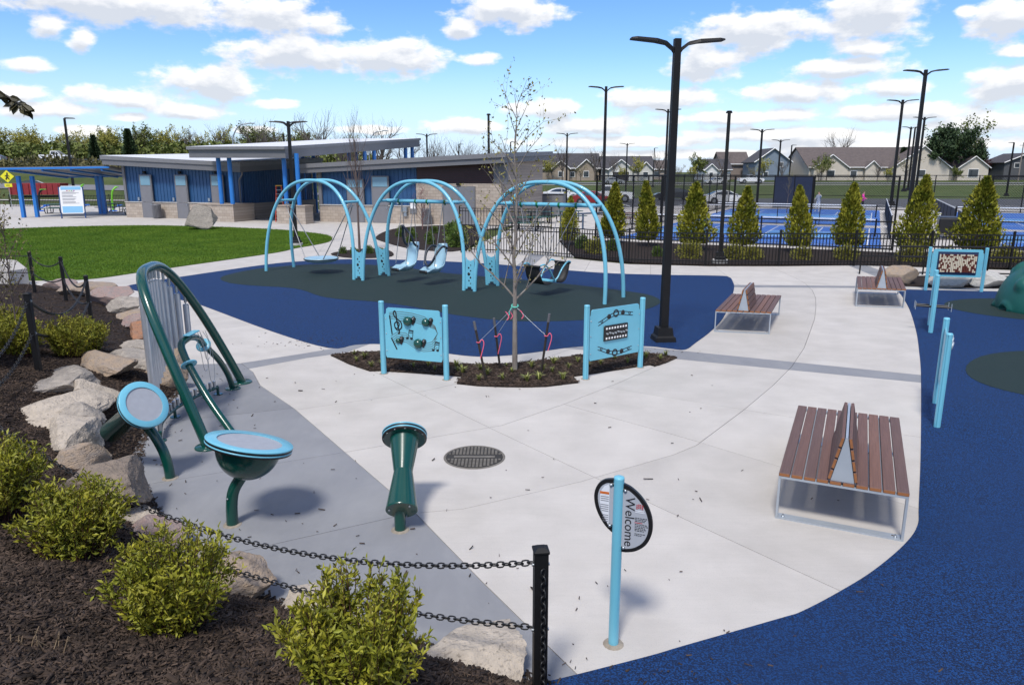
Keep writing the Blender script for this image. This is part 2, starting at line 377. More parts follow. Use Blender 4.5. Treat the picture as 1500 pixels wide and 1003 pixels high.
# ---------------------------------------------------------------- terrain
def sst(a, b, x):
    t = max(0.0, min(1.0, (x-a)/(b-a))); return t*t*(3-2*t)
def TH(x, y):
    h = 1.3*sst(95, 220, y)
    h += 5.0*sst(95, 150, y)*sst(-12, -55, x)
    return h
def graded(lo, hi, mid0, mid1, step):
    c = list(np.arange(mid0, mid1+1e-6, step)); s = step; x = mid0; pre = []
    while x > lo: s *= 1.35; x -= s; pre.append(x)
    s = step; x = mid1; post = []
    while x < hi: s *= 1.35; x += s; post.append(x)
    return sorted(pre)+c+post
gx = graded(-3000, 3000, -120, 130, 5.0); gy = graded(-200, 5000, 0, 260, 5.0)
gv = [(x, y, TH(x, y)-0.06) for y in gy for x in gx]; nx = len(gx)
gf = [(j*nx+i, j*nx+i+1, (j+1)*nx+i+1, (j+1)*nx+i) for j in range(len(gy)-1) for i in range(nx-1)]
FIELD = mat('field_grass', (0.048, 0.072, 0.020), 0.95, col2=(0.085, 0.10, 0.038), vscale=0.25, bump=0.4, bscale=10, spec=0.1)
b = MB(); b.add(gv, gf, 0, True); ground = b.build('ground', FIELD); ground['kind'] = 'structure'
# ---------------------------------------------------------------- plaza of concrete slabs with open joints
def seg_x(p, q, a, b2):
    d = (q[0]-p[0], q[1]-p[1]); e = (b2[0]-a[0], b2[1]-a[1]); den = d[0]*e[1]-d[1]*e[0]
    if abs(den) < 1e-12: return None
    t = ((a[0]-p[0])*e[1]-(a[1]-p[1])*e[0])/den; u = ((a[0]-p[0])*d[1]-(a[1]-p[1])*d[0])/den
    if 0 <= t < 1 and 0 <= u < 1: return t, u
    return None
def split(poly, line):
    hits = []; n = len(poly)
    for i in range(len(line)-1):
        for j in range(n):
            h = seg_x(line[i], line[i+1], poly[j], poly[(j+1) % n])
            if h: hits.append((i+h[0], j+h[1], (line[i][0]+h[0]*(line[i+1][0]-line[i][0]), line[i][1]+h[0]*(line[i+1][1]-line[i][1]))))
    hits.sort()
    def at(t):
        i = min(int(t), len(line)-2); f = t-i
        return (line[i][0]+f*(line[i+1][0]-line[i][0]), line[i][1]+f*(line[i+1][1]-line[i][1]))
    for A, Bq in zip(hits, hits[1:]):
        if Bq[0]-A[0] < 1e-6: continue
        m = at((A[0]+Bq[0])/2)
        if not inside(poly, *m): continue
        mid = [line[k] for k in range(int(A[0])+1, int(math.ceil(Bq[0])))]
        def walk(s, e):
            out = []; k = (int(s)+1) % n; stop = (int(e)+1) % n
            if int(s) == int(e) and e > s: return out
            while True:
                out.append(poly[k]); k = (k+1) % n
                if k == stop: break
            return out
        p1 = [A[2]]+mid+[Bq[2]]+walk(Bq[1], A[1])
        p2 = [Bq[2]]+mid[::-1]+[A[2]]+walk(A[1], Bq[1])
        if abs(abs(area(p1))+abs(area(p2))-abs(area(poly))) > 1e-3*abs(area(poly))+1e-6: continue
        if abs(area(p1)) < 1e-3 or abs(area(p2)) < 1e-3: continue
        return split(ccw(p1), line)+split(ccw(p2), line)
    return [poly]
PLAZA = [(-22, 2), (16, 2), (22, 25.2), (17.75, 25.9), (13.0, 27.3), (10.1, 27.0), (7.3, 27.0), (4.4, 27.65), (2.2, 29.7), (0, 32.3), (-2.2, 32.0), (-1.6, 45), (0.6, 49), (2.5, 62), (-70, 85), (-70, 40), (-30, 20)]
PADR = [(-4.95, 12.91), (-4.52, 12.3), (-4.13, 11.5), (-3.22, 10.29), (-1.0, 6.91), (-0.24, 5.58), (0.42, 4.48), (1.1, 3.35), (1.9, 1.5)]
PAD = [(-30, 11), (-9.5, 12.3), (-5.74, 12.84)]+PADR[:-1]+[(1.1, 1.9), (-30, 1.9)]
BANDS = [[(-5.2, 12.72), (-3.95, 13.7), (-3.5, 14.1), (-1, 20), (1, 32.2), (1.6, 32), (-0.5, 20), (-3.2, 13.75), (-3.86, 13.3), (-4.60, 12.60), (-4.9, 12.32)],
         [(-3, 16.85), (3.0, 14.02), (7.4, 11.95), (19, 6.5), (19, 6.0), (7.2, 11.48), (2.8, 13.34), (-3.4, 15.96)], [(-2, 22.95), (5, 22.54), (10.9, 22.18), (24, 21.4), (24, 21.0), (10.9, 21.78), (5, 22.0), (-2, 22.3)],
         [(12.7, 28.2), (11.98, 22.9), (11.8, 21.5), (12.45, 21.5), (12.64, 22.9), (13.4, 28.2)]]
LINES = [[(-30, 11), (-9.5, 12.3), (-5.74, 12.84)]+PADR,
 [(-5.2, 12.72), (-3.95, 13.7), (-3.5, 14.1), (-1, 20), (1.0, 32.2)], [(-4.9, 12.32), (-4.6, 12.6), (-3.86, 13.3), (-3.2, 13.75), (-0.5, 20), (1.6, 32)],
 [(-3, 16.85), (3.0, 14.02), (7.4, 11.95), (19, 6.5)], [(-3.4, 15.96), (2.8, 13.34), (7.2, 11.48), (19, 6.0)],
 [(-2, 22.95), (5, 22.54), (10.9, 22.18), (24, 21.4)], [(-2, 22.3), (5, 22.0), (10.9, 21.78), (24, 21.0)],
 [(12.7, 28.2), (11.98, 22.9), (11.8, 21.5)], [(13.4, 28.2), (12.64, 22.9), (12.45, 21.5)],
 [(-1.3, 6.83), (-0.5, 6.99), (0.77, 7.67), (2.0, 8.48), (2.36, 8.8), (3.41, 10.23), (4.25, 11.45), (5.02, 12.67), (5.8, 14.1), (6.38, 15.32), (7.2, 17.05), (7.85, 18.58), (8.4, 19.95), (8.88, 21.38), (9.2, 22.8), (9.35, 23.95), (9.55, 28)],
 [(-3.45, 13.95), (-2.35, 12.25), (-0.31, 9.46), (0.99, 7.73), (2.75, 5.45), (5.4, 2.0), (5.8, 1)],
 [(-2.5, 8.32), (-1.99, 8.61), (-0.14, 9.55), (0.78, 10.49), (1.75, 11.62), (3.1, 13.36)],
 [(0.5, 10.76), (0.78, 10.49), (2.25, 9.09), (4.23, 6.99), (9, 2), (10, 1)], [(1.2, 11.58), (1.7, 11.27), (3.41, 10.23), (5.38, 9.09), (18, 1.7)],
 [(-3.5, 10.05), (-2.98, 10.33), (-1.51, 11.08), (-0.2, 12.2), (1.9, 15)], [(-0.7, 7.07), (-2.8, 5.95), (-12, 1)], [(-1.8, 8.7), (-4.6, 7.35), (-16, 1.5)],
 [(-3.0, 10.4), (-5.6, 9.4), (-30, 0)], [(4.1, 21.4), (5.4, 28.5)], [(6.9, 21.4), (7.6, 27.8)], [(-0.2, 19), (-3.6, 28), (-2.4, 34)], [(1.9, 21.8), (3.4, 30.5)],
 [(-2.6, 15.3), (-7, 24), (-9.5, 38), (-12, 60), (-15, 80)], [(-5.5, 23), (-8.6, 18.9), (-11, 17), (-30, 8)], [(-3.6, 18.5), (-6.5, 15.9), (-9.5, 13.2), (-28, 3)], [(-6.5, 24.5), (-10.4, 20.7), (-13.5, 18.5), (-32, 10)],
 [(-7, 27), (-11.8, 23), (-16, 19), (-32, 10)], [(-1.5, 44.5), (-40, 57.1), (-75, 66)], [(-1.4, 38.5), (-24, 45.4), (-75, 60)], [(-24, 42), (-18, 72)], [(-31, 42), (-24, 72)], [(-16.5, 42), (-9, 72)], [(-8, 40), (-2, 66)], [(-38, 42), (-30, 76)], [(-1.8, 34), (-8.9, 33), (-11, 33)]]
polys = [ccw(PLAZA)]
for ln in LINES:
    polys = [q for p in polys for q in split(p, ln)]
def inset(p, d):
    n = len(p); out = []
    for i in range(n):
        a, b2, c = Vector(p[i-1]), Vector(p[i]), Vector(p[(i+1) % n])
        u = (b2-a).normalized(); w = (c-b2).normalized()
        n1 = Vector((-u.y, u.x)); n2 = Vector((-w.y, w.x)); m = n1+n2
        if m.length < 0.2: m = n1; k = 1
        else: m.normalize(); k = min(2.5, 1/max(0.3, m.dot(n1)))
        out.append(tuple(b2+m*d*k))
    return out
plaza = sheet('plaza', PLAZA, -0.025, JOINT, 0.03)
def dedupe(p):
    q = []
    for a in p:
        if not q or (Vector(a)-Vector(q[-1])).length > 0.002: q.append(a)
    if (Vector(q[0])-Vector(q[-1])).length < 0.002: q.pop()
    return q
for p in polys:
    p = dedupe(p)
    if len(p) < 3 or abs(area(p)) < 0.01: continue
    q = inset(p, 0.004)
    best = max(((x, y) for x in np.linspace(min(a[0] for a in p), max(a[0] for a in p), 9)[1:-1] for y in np.linspace(min(a[1] for a in p), max(a[1] for a in p), 9)[1:-1] if inside(p, x, y)), key=lambda xy: min((Vector(xy)-Vector(a)).length for a in p), default=p[0])
    grey = inside(PAD, *best) or any(inside(bb, *best) for bb in BANDS)
    sheet('slab', q, rnd.uniform(-0.0005, 0.0005), GREYC if grey else CONC, 0.02, plaza)
# ---------------------------------------------------------------- rubber play surfaces
RUB1 = smoothclosed([(-11.75, 22.0), (-11.55, 23.0), (-11.06, 24.12), (-9.32, 27.41), (-8.26, 28.49), (-6.76, 29.17), (-5.4, 29.17), (-4.03, 28.94), (-2.67, 28.49), (-0.65, 27.62), (2.83, 25.3), (4.86, 24.7), (6.9, 24.44), (7.2, 24.1), (7.05, 23.18), (6.6, 21.51), (5.25, 17.65), (4.44, 15.81), (3.76, 14.55), (3.4, 13.95), (3.1, 14.05), (2.64, 14.25), (1.45, 14.25), (0.46, 13.74), (-0.13, 13.47), (-0.64, 13.4), (-1.22, 13.63), (-1.94, 14.13), (-2.67, 14.43), (-3.17, 14.37), (-3.64, 14.1), (-5.22, 15.6), (-7.97, 18.68), (-8.69, 19.4), (-10.73, 21.0)], 4)
sheet('rubber_surface', RUB1, 0.008, BLUE_R)
sheet('rubber_inlay', smoothclosed([(-9.6, 23.9), (-9.55, 25.12), (-8.99, 26.41), (-7.5, 27.5), (-5.7, 27.5), (-3.99, 26.61), (-2.36, 25.12), (-0.22, 23.8), (1.62, 22.6), (3.3, 21.2), (3.95, 20.28), (3.95, 19.2), (3.37, 18.2), (2.47, 17.3), (1.6, 16.85), (0.8, 16.72), (-0.16, 16.8), (-0.82, 17.13), (-1.56, 17.65), (-2.66, 18.68), (-3.75, 19.4), (-4.63, 19.72), (-5.39, 20.28), (-6.23, 21.4), (-6.94, 21.9), (-7.9, 22.2), (-8.9, 22.8)], 4), 0.013, GREEN_R)
RUB2 = smoothopen([(0.2, 4.33), (0.46, 4.42), (1.0, 4.62), (1.26, 4.73), (2.09, 5.07), (2.31, 5.17), (2.73, 5.45), (3.17, 5.78), (3.67, 6.23), (4.0, 6.61), (4.28, 7.1), (5.25, 8.84), (7.04, 12.12), (7.89, 13.74), (8.87, 15.67), (10.11, 18.29), (11.05, 20.5)], 5)
RUB2 = [tuple(v) for v in RUB2]+[(11.3, 21.2), (11.62, 21.5), (14.22, 21.1), (22, 20.2), (24, 2), (1.0, 1.5)]
sheet('rubber_surface', RUB2, 0.008, BLUE_R)
def ellipse(cx, cy, a, b2, r, n=48, w=0.0):
    out = []
    for i in range(n):
        t = 2*math.pi*i/n; x, y = a*math.cos(t)*(1+w*math.sin(2*t+1)), b2*math.sin(t)*(1+w*math.cos(3*t))
        out.append((cx+x*math.cos(r)-y*math.sin(r), cy+x*math.sin(r)+y*math.cos(r)))
    return out
sheet('rubber_inlay', ellipse(13.7, 18.1, 2.5, 1.75, R(-12)), 0.013, GREEN_R)
sheet('rubber_inlay', ellipse(10.6, 11.9, 2.75, 1.95, R(5), w=0.05), 0.013, GREEN_R)
sheet('rubber_inlay', ellipse(4.6, 3.45, 1.9, 0.9, R(10)), 0.013, GREEN_R)
# ---------------------------------------------------------------- lawn
LAWN = smoothclosed([(-17.5, 23.4), (-15.56, 23.3), (-14.2, 23.4), (-13.51, 23.95), (-12.94, 25.3), (-12.42, 26.5), (-10.27, 31.44), (-9.9, 33.46), (-9.4, 35.06), (-9.15, 36.6), (-9.4, 38.35), (-10.1, 40.3), (-11.73, 42.31), (-14.55, 44.6), (-19.64, 46.9), (-25, 47.7), (-31, 44.8), (-36, 38), (-30, 28), (-22, 24)], 5)
sheet('lawn', LAWN, 0.03, GRASSM, 0.06)
rng = np.random.default_rng(3)
def scatter_poly(poly, n, rng):
    P = np.array(poly); lo, hi = P.min(0), P.max(0); out = []
    k = 0
    while k < n:
        q = rng.uniform(lo, hi, (n, 2)); x, y = q[:, 0], q[:, 1]; ins = np.zeros(n, bool)
        j = len(P)-1
        for i in range(len(P)):
            c = ((P[i, 1] > y) != (P[j, 1] > y)) & (x < (P[j, 0]-P[i, 0])*(y-P[i, 1])/(P[j, 1]-P[i, 1]+1e-12)+P[i, 0]); ins ^= c; j = i
        out.append(q[ins]); k += ins.sum()
    return np.concatenate(out)[:n]
q = scatter_poly(LAWN, 240000, rng); q = q+rng.normal(0, 0.035, q.shape); n = len(q)
h = rng.uniform(0.025, 0.065, n); a = rng.uniform(0, 2*np.pi, n); w = 0.011
base = np.column_stack([q, np.full(n, 0.028)]); s = np.column_stack([np.cos(a), np.sin(a), np.zeros(n)])*w
tip = base+np.column_stack([rng.normal(0, 0.018, n), rng.normal(0, 0.018, n), h])
v = np.stack([base-s, base+s, tip], 1).reshape(-1, 3)
g = obj('grass_blades', npmesh('grass_blades', v, np.arange(3*n).reshape(-1, 3), BLADE))
tag(g, 'short mown green grass covering the lawn', 'grass', kind='stuff')
# ---------------------------------------------------------------- mulch mound with bark chips
TOE = [(1.6, -4), (1.25, 2.0), (0.75, 3.6), (0.36, 4.2), (-0.3, 4.55), (-1.2, 4.9), (-2.1, 5.35), (-3.0, 6.05), (-3.75, 6.95), (-4.35, 7.8), (-4.72, 8.6), (-5.15, 10.0), (-5.35, 11.2), (-5.75, 12.0), (-6.9, 13.6), (-8.35, 16.0), (-9.7, 18.1), (-11.5, 20.1), (-12.8, 21.3), (-14.0, 22.0), (-16.2, 22.75), (-24, 24.5)]
TA = np.array(TOE[:-1]); TB = np.array(TOE[1:])
def toe_dist(x, y):
    """signed distance to the mulch edge, positive on the mulch side (arrays)"""
    x = np.asarray(x, float); y = np.asarray(y, float); best = np.full(x.shape, 1e9); sg = np.ones(x.shape)
    for a, b2 in zip(TA, TB):
        d = b2-a; L2 = d@d; t = np.clip(((x-a[0])*d[0]+(y-a[1])*d[1])/L2, 0, 1)
        dx, dy = x-(a[0]+t*d[0]), y-(a[1]+t*d[1]); r = np.hypot(dx, dy); cr = d[0]*(y-a[1])-d[1]*(x-a[0])
        m = r < best-1e-9; best = np.where(m, r, best); sg = np.where(m, np.where(cr > 0, 1, -1), sg)
    return best*sg
def MH(x, y):
    x = np.asarray(x, float); y = np.asarray(y, float); d = toe_dist(x, y)
    k = np.clip((y-9.0)/9.0, 0, 1); k = 1-0.72*k*k*(3-2*k)
    h = 0.30*np.clip(d/0.45, 0, 1)+0.30*np.clip(d-0.4, 0, 5.0)
    wob = 0.02*np.sin(3.1*x+1.3*y)+0.015*np.sin(7.3*x-5.1*y)+0.012*np.sin(11*y+4*x)
    return np.where(d > 0, 0.012+h*k+wob*np.clip(d/0.3, 0, 1), -0.12+np.clip(d, -0.12, 0)+0.13*np.clip(1+d/0.06, 0, 1))
xs = np.concatenate([np.arange(-24, -9, 0.3), np.arange(-9, 1.8, 0.075)]); ys = np.concatenate([np.arange(-4, 2, 0.3), np.arange(2, 13, 0.075), np.arange(13, 24.6, 0.2)])
X, Y = np.meshgrid(xs, ys); Z = MH(X, Y)
V = np.column_stack([X.ravel(), Y.ravel(), Z.ravel()]); nx = len(xs); idx = np.arange(nx*len(ys)).reshape(len(ys), nx)
F = np.stack([idx[:-1, :-1], idx[:-1, 1:], idx[1:, 1:], idx[1:, :-1]], -1).reshape(-1, 4)
keep = (Z.ravel()[F] > -0.1).any(1); F = F[keep]
mound = obj('mulch_mound', npmesh('mulch_mound', V, F, MULCH, True)); mound['kind'] = 'structure'
def chips(name, P, label, rng, L0=0.036, lift=0.006, parent=None):
    """thin bark slivers lying on the surface points P"""
    n = len(P); L = L0*rng.lognormal(0, 0.45, n)[:, None]; W = L*rng.uniform(0.12, 0.32, (n, 1)); T = 0.004+0.004*rng.random((n, 1))
    a = rng.uniform(0, 2*np.pi, n); D = np.column_stack([np.cos(a), np.sin(a), rng.normal(0.05, 0.28, n)]); D /= np.linalg.norm(D, axis=1, keepdims=True)
    U = np.column_stack([rng.normal(0, 0.35, (n, 2)), np.ones(n)]); S = np.cross(U, D); S /= np.linalg.norm(S, axis=1, keepdims=True); U = np.cross(D, S)
    P = P+np.array([0, 0, lift]); k = rng.uniform(0.3, 0.9, (n, 1))
    vs = [P-D*L/2-S*W/2*k, P+D*L/2-S*W/2, P+D*L/2+S*W/2*k, P-D*L/2+S*W/2]
    vs += [q+U*T for q in vs]
    v = np.stack(vs, 1).reshape(-1, 3); i = (np.arange(n)*8)[:, None]
    f = np.concatenate([i+np.array(q) for q in ((4, 5, 6, 7), (0, 1, 5, 4), (1, 2, 6, 5), (2, 3, 7, 6), (3, 0, 4, 7))])
    return tag(obj(name, npmesh(name, v, f, CHIP), None, parent), label, 'mulch', kind='stuff')
def mound_points(x0, x1, y0, y1, n, rng, dmin=0.0):
    q = np.column_stack([rng.uniform(x0, x1, n), rng.uniform(y0, y1, n)]); d = toe_dist(q[:, 0], q[:, 1])
    q = q[d > dmin-0.05*rng.random(n)]; return np.column_stack([q, np.maximum(MH(q[:, 0], q[:, 1]), 0.0)])
PP = np.concatenate([mound_points(-6.6, 1.2, 2.6, 7.5, 95000, rng, -0.06), mound_points(-9.5, -3.5, 6.5, 12.5, 50000, rng, -0.06), mound_points(-15, -6, 11.5, 22.5, 20000, rng)])
chips('bark_chips', PP, 'dark shredded bark chips covering the sloping mulch bed', rng)
# stray bits of bark washed onto the paving
cand = np.column_stack([rng.uniform(-6, 4, 900), rng.uniform(4.4, 12.5, 900)]); d = -toe_dist(cand[:, 0], cand[:, 1])
pk = (d > 0) & (rng.random(900) < np.clip(np.exp(-d/0.9)+0.10, 0, 1)) & (cand[:, 1] > 4.5+0.3*np.clip(cand[:, 0], 0, 9))
cand = cand[pk]
edge = np.concatenate([np.array([-4.0, 14.6])+rng.normal(0, 1, (70, 2))*np.array([0.7, 0.35]), np.array([1.1, 4.5])+rng.normal(0, 1, (60, 2))*np.array([0.8, 0.18]), np.array([2.6, 13.9])+rng.normal(0, 1, (30, 2))*np.array([0.5, 0.2])]); edge = edge[toe_dist(edge[:, 0], edge[:, 1]) < 0]
cand = np.concatenate([cand, edge])
chips('bark_litter', np.column_stack([cand, np.zeros(len(cand))]), 'loose bark slivers strewn over the concrete paving', rng, 0.030, 0.010)
# ---------------------------------------------------------------- boulders
RC = {'pale': ((0.50, 0.435, 0.36), (0.36, 0.315, 0.265)), 'tan': ((0.36, 0.27, 0.19), (0.27, 0.23, 0.20)), 'pink': ((0.34, 0.23, 0.20), (0.25, 0.22, 0.21)), 'brown': ((0.27, 0.215, 0.17), (0.18, 0.15, 0.125)), 'grey': ((0.40, 0.355, 0.305), (0.25, 0.225, 0.20)), 'orange': ((0.36, 0.17, 0.09), (0.25, 0.16, 0.12)), 'white': ((0.5, 0.49, 0.46), (0.38, 0.37, 0.35))}
RM = {k: speckle(mat('stone_'+k, a, 0.9, col2=c, vscale=9, detail=11, bump=1.0, bscale=34, spec=0.2, stretch=(1, 1, 2.2)), 30, 0.60, tuple(x*0.55 for x in c), 0.6) for k, (a, c) in RC.items()}
def rock_mesh(name, sx, sy, sz, seed, m, sub=4):
    bm = bmesh.new(); bmesh.ops.create_icosphere(bm, subdivisions=sub, radius=1.0); r = random.Random(seed)
    planes = [(Vector((r.gauss(0, 1), r.gauss(0, 1), r.gauss(0.25, 0.8))).normalized(), r.uniform(0.48, 0.86)) for _ in range(12)]
    off = Vector((seed*3.7, seed*1.3, 0))
    for v in bm.verts:
        p = v.co.copy()
        for nn, dd in planes:
            e = p.dot(nn)-dd
            if e > 0: p -= nn*e*0.985
        p *= 1+0.08*mnoise.noise(p*1.3+off)+0.05*mnoise.noise(p*4.1+off)+0.03*mnoise.noise(p*9+off)+0.018*mnoise.noise(p*19+off)
        v.co = Vector((p.x*sx/1.55, p.y*sy/1.55, p.z*sz/1.45))
    zmin = min(v.co.z for v in bm.verts)
    for v in bm.verts: v.co.z -= zmin
    me = bpy.data.meshes.new(name); bm.to_mesh(me); bm.free(); me.materials.append(m)
    me.polygons.foreach_set('use_smooth', [True]*len(me.polygons))
    try: me.set_sharp_from_angle(angle=R(26))
    except Exception: pass
    return me
ROCKS = [(-0.3, 4.44, 0.95, 0.24, 'pale', 'pale speckled edging boulder beside the black chain post'), (-1.5, 4.95, 0.62, 0.28, 'pale', 'pale edging boulder half hidden behind a leafy shrub'), (-2.25, 5.3, 0.62, 0.34, 'tan', 'tan edging boulder at the grey concrete edge behind two shrubs'), (-3.25, 6.1, 0.52, 0.3, 'pink', 'small pinkish edging boulder below the hanging chain'), (-4.02, 6.7, 0.86, 0.46, 'brown', 'dark brown rounded edging boulder below the tilted drum'), (-5.06, 7.93, 0.95, 0.48, 'pale', 'large pale boulder behind the tilted drum'), (-5.72, 8.86, 1.1, 0.42, 'pale', 'long pale grey flat topped boulder'), (-6.28, 9.84, 1.25, 0.40, 'grey', 'long low grey banded boulder'), (-6.21, 10.88, 0.98, 0.5, 'tan', 'cream tan boulder with a smooth slanting face'), (-6.15, 11.75, 1.0, 0.55, 'grey', 'pointed grey boulder behind the silver chime tubes'), (-5.6, 11.35, 0.6, 0.42, 'tan', 'tan boulder beside the foot of the silver chime tubes'), (-6.79, 13.11, 0.75, 0.42, 'grey', 'grey boulder next to a small white stone'), (-5.95, 12.26, 0.5, 0.5, 'tan', 'upright tan boulder under the chime arch'), (-7.54, 14.71, 0.8, 0.36, 'orange', 'rust orange flat boulder'), (-7.05, 13.9, 0.42, 0.25, 'white', 'small white stone between grey and orange boulders'), (-8.21, 15.8, 0.72, 0.4, 'pink', 'pinkish boulder beside the rust orange one'), (-8.71, 16.88, 0.85, 0.3, 'tan', 'low tan boulder along the curve of the plaza'), (-9.42, 17.57, 0.85, 0.4, 'grey', 'streaked grey boulder before the pink granite boulder'), (-10.52, 18.9, 1.2, 0.5, 'pink', 'pink granite boulder by the black rope posts'), (-11.82, 20.1, 1.25, 0.45, 'tan', 'broad tan boulder between two black posts'), (-13.16, 21.19, 1.1, 0.38, 'pink', 'flat pinkish boulder beside the concrete block'), (-9.75, 14.4, 0.45, 0.2, 'orange', 'small rusty stone lying on the mulch under a chain'), (-4.62, 7.35, 0.55, 0.34, 'tan', 'tan boulder wedged between the dark brown and large pale boulders'), (-5.35, 8.45, 0.6, 0.36, 'grey', 'small grey boulder touching the large pale boulder'), (-5.75, 9.55, 0.62, 0.36, 'pale', 'pale stone at the mulch edge beside the long grey boulder'), (-3.62, 6.42, 0.42, 0.26, 'pale', 'small pale stone beside the dark brown boulder'), (-2.7, 5.72, 0.45, 0.24, 'grey', 'small grey stone between the pinkish and tan edging boulders')]
for i, (x, y, w, h, c, lab) in enumerate(ROCKS):
    z = max(-0.03, float(MH(x, y))-(0.04 if i == 21 else 0.17))
    o = obj('boulder', rock_mesh('boulder', w*(1.12 if 4 < i < 10 else 1), w*rnd.uniform(0.65, 0.85), h*(0.66 if 4 < i < 10 else 0.9), 11+i, RM[c], 5 if i < 10 else 4), None, None, (x, y, z), (0, 0, rnd.uniform(-0.5, 0.5)+math.atan2(0.7, -0.6)*(1 if 3 < i < 8 else 0)))
    tag(o, lab, 'boulder', 'boulders edging the plaza')
GROUT = mat('grout', (0.27, 0.235, 0.19), 0.9, var=0.2, vscale=20, bump=0.4, bscale=60)
# ---------------------------------------------------------------- leafy shrubs on the mulch
SHLEAF = mat('shrub_leaf', (0.135, 0.160, 0.012), 0.5, col2=(0.30, 0.275, 0.026), vscale=5, island=0.35, spec=0.35)
SHSTEM = mat('red_stem', (0.075, 0.026, 0.020), 0.7, var=0.2, vscale=8)
def shrub_meshes(seed, nst, rad, hgt, per, leaf):
    rg = np.random.default_rng(seed); b = MB(); P = []; D = []
    for i in range(nst):
        a = rg.uniform(0, 2*np.pi); r0 = rad*0.42*math.sqrt(rg.random()); r1 = r0+rad*rg.uniform(0.15, 0.62)
        hh = hgt*(1-0.38*(r1/rad)**2)*rg.uniform(0.72, 1.08)
        p0 = np.array([r0*math.cos(a), r0*math.sin(a), -0.04]); a2 = a+rg.normal(0, 0.35)
        p2 = np.array([r1*math.cos(a2), r1*math.sin(a2), hh]); p1 = (p0+p2)/2+np.array([rg.normal(0, .02), rg.normal(0, .02), 0.05])
        pts = [(1-t)**2*p0+2*t*(1-t)*p1+t*t*p2 for t in np.linspace(0, 1, 5)]
        b.tube(pts, [0.006, 0.005, 0.004, 0.003, 0.002], 3, caps=False)
        ax = p2-p0; ax = ax/np.linalg.norm(ax)
        for k in range(per):
            t = 0.18+0.82*(k+rg.random())/per; q = (1-t)**2*p0+2*t*(1-t)*p1+t*t*p2
            for sgn in (-1, 1):
                d = np.array([math.cos(2.4*k+sgn*1.57), math.sin(2.4*k+sgn*1.57), 0])+ax*(0.45+0.9*t**3)+rg.normal(0, 0.22, 3)
                P.append(q+rg.normal(0, 0.006, 3)); D.append(d)
            if rg.random() < 0.35:       # short side shoot
                sd2 = rg.normal(0, 1, 3); sd2[2] = abs(sd2[2])*0.6; sd2 /= np.linalg.norm(sd2)
                for kk in range(5):
                    P.append(q+sd2*0.018*(kk+1)); D.append(sd2+rg.normal(0, 0.6, 3))
    P = np.array(P); D = np.array(D); g = 0.5+0.5*rg.random((len(P), 1))
    return b.mesh('stems', SHSTEM), leaf_mesh('leaves', P, D, leaf, 0.19, SHLEAF, rg, 0.4)
SHV = [shrub_meshes(21, 125, 0.50, 0.76, 19, 0.045), shrub_meshes(22, 120, 0.52, 0.70, 18, 0.045), shrub_meshes(23, 110, 0.50, 0.68, 18, 0.045)]
def shrub(x, y, k, rz, s, label, dz=-0.02):
    t = thing('leafy_shrub', label, 'shrub', (x, y, float(MH(x, y))+dz), rz, 'yellow green shrubs on the mulch bed'); t.scale = (s*0.93, s*0.93, s*1.06)
    obj('stems', SHV[k][0], None, t); obj('leaves', SHV[k][1], None, t)
shrub(-0.86, 3.5, 0, 0.3, 0.95, 'tall leafy yellow green shrub under the chain beside the black post')
shrub(-2.22, 4.32, 1, 1.2, 0.92, 'leafy yellow green shrub beside the tan edging boulder')
shrub(-3.42, 5.25, 2, 2.2, 0.92, 'leafy yellow green shrub behind the dark brown boulder')
shrub(-4.35, 5.65, 1, 4.0, 0.95, 'leafy shrub on the mulch at the end of the row by the hanging chain')
for (x, y, k, rz, s) in [(-7.0, 11.25, 0, 0.4, 0.86), (-7.35, 10.55, 2, 1.9, 0.88), (-7.25, 12.1, 1, 3.1, 0.85), (-7.75, 12.9, 2, 4.4, 0.72), (-7.45, 9.8, 1, 5.2, 0.9), (-8.0, 11.4, 0, 2.6, 0.8)]:
    shrub(x, y, k, rz, s, 'low leafy yellow green shrub in the clump behind the thin black post')
# a few dead stubs of a cut-back perennial
t = thing('dead_stems', 'tuft of dry cut back stalks poking out of the mulch', 'plant', (-2.75, 3.75, float(MH(-2.75, 3.75))))
b = MB()
for i in range(16): b.tube([(i*0.022-0.17+rnd.gauss(0, .01), rnd.gauss(0, .025), -0.03), (i*0.022-0.17+rnd.gauss(0.01, .03), rnd.gauss(0, .04), rnd.uniform(0.05, 0.11))], 0.0035, 3)
b.build('stalks', mat('dry_straw', (0.22, 0.16, 0.10), 0.9, var=0.2), t)
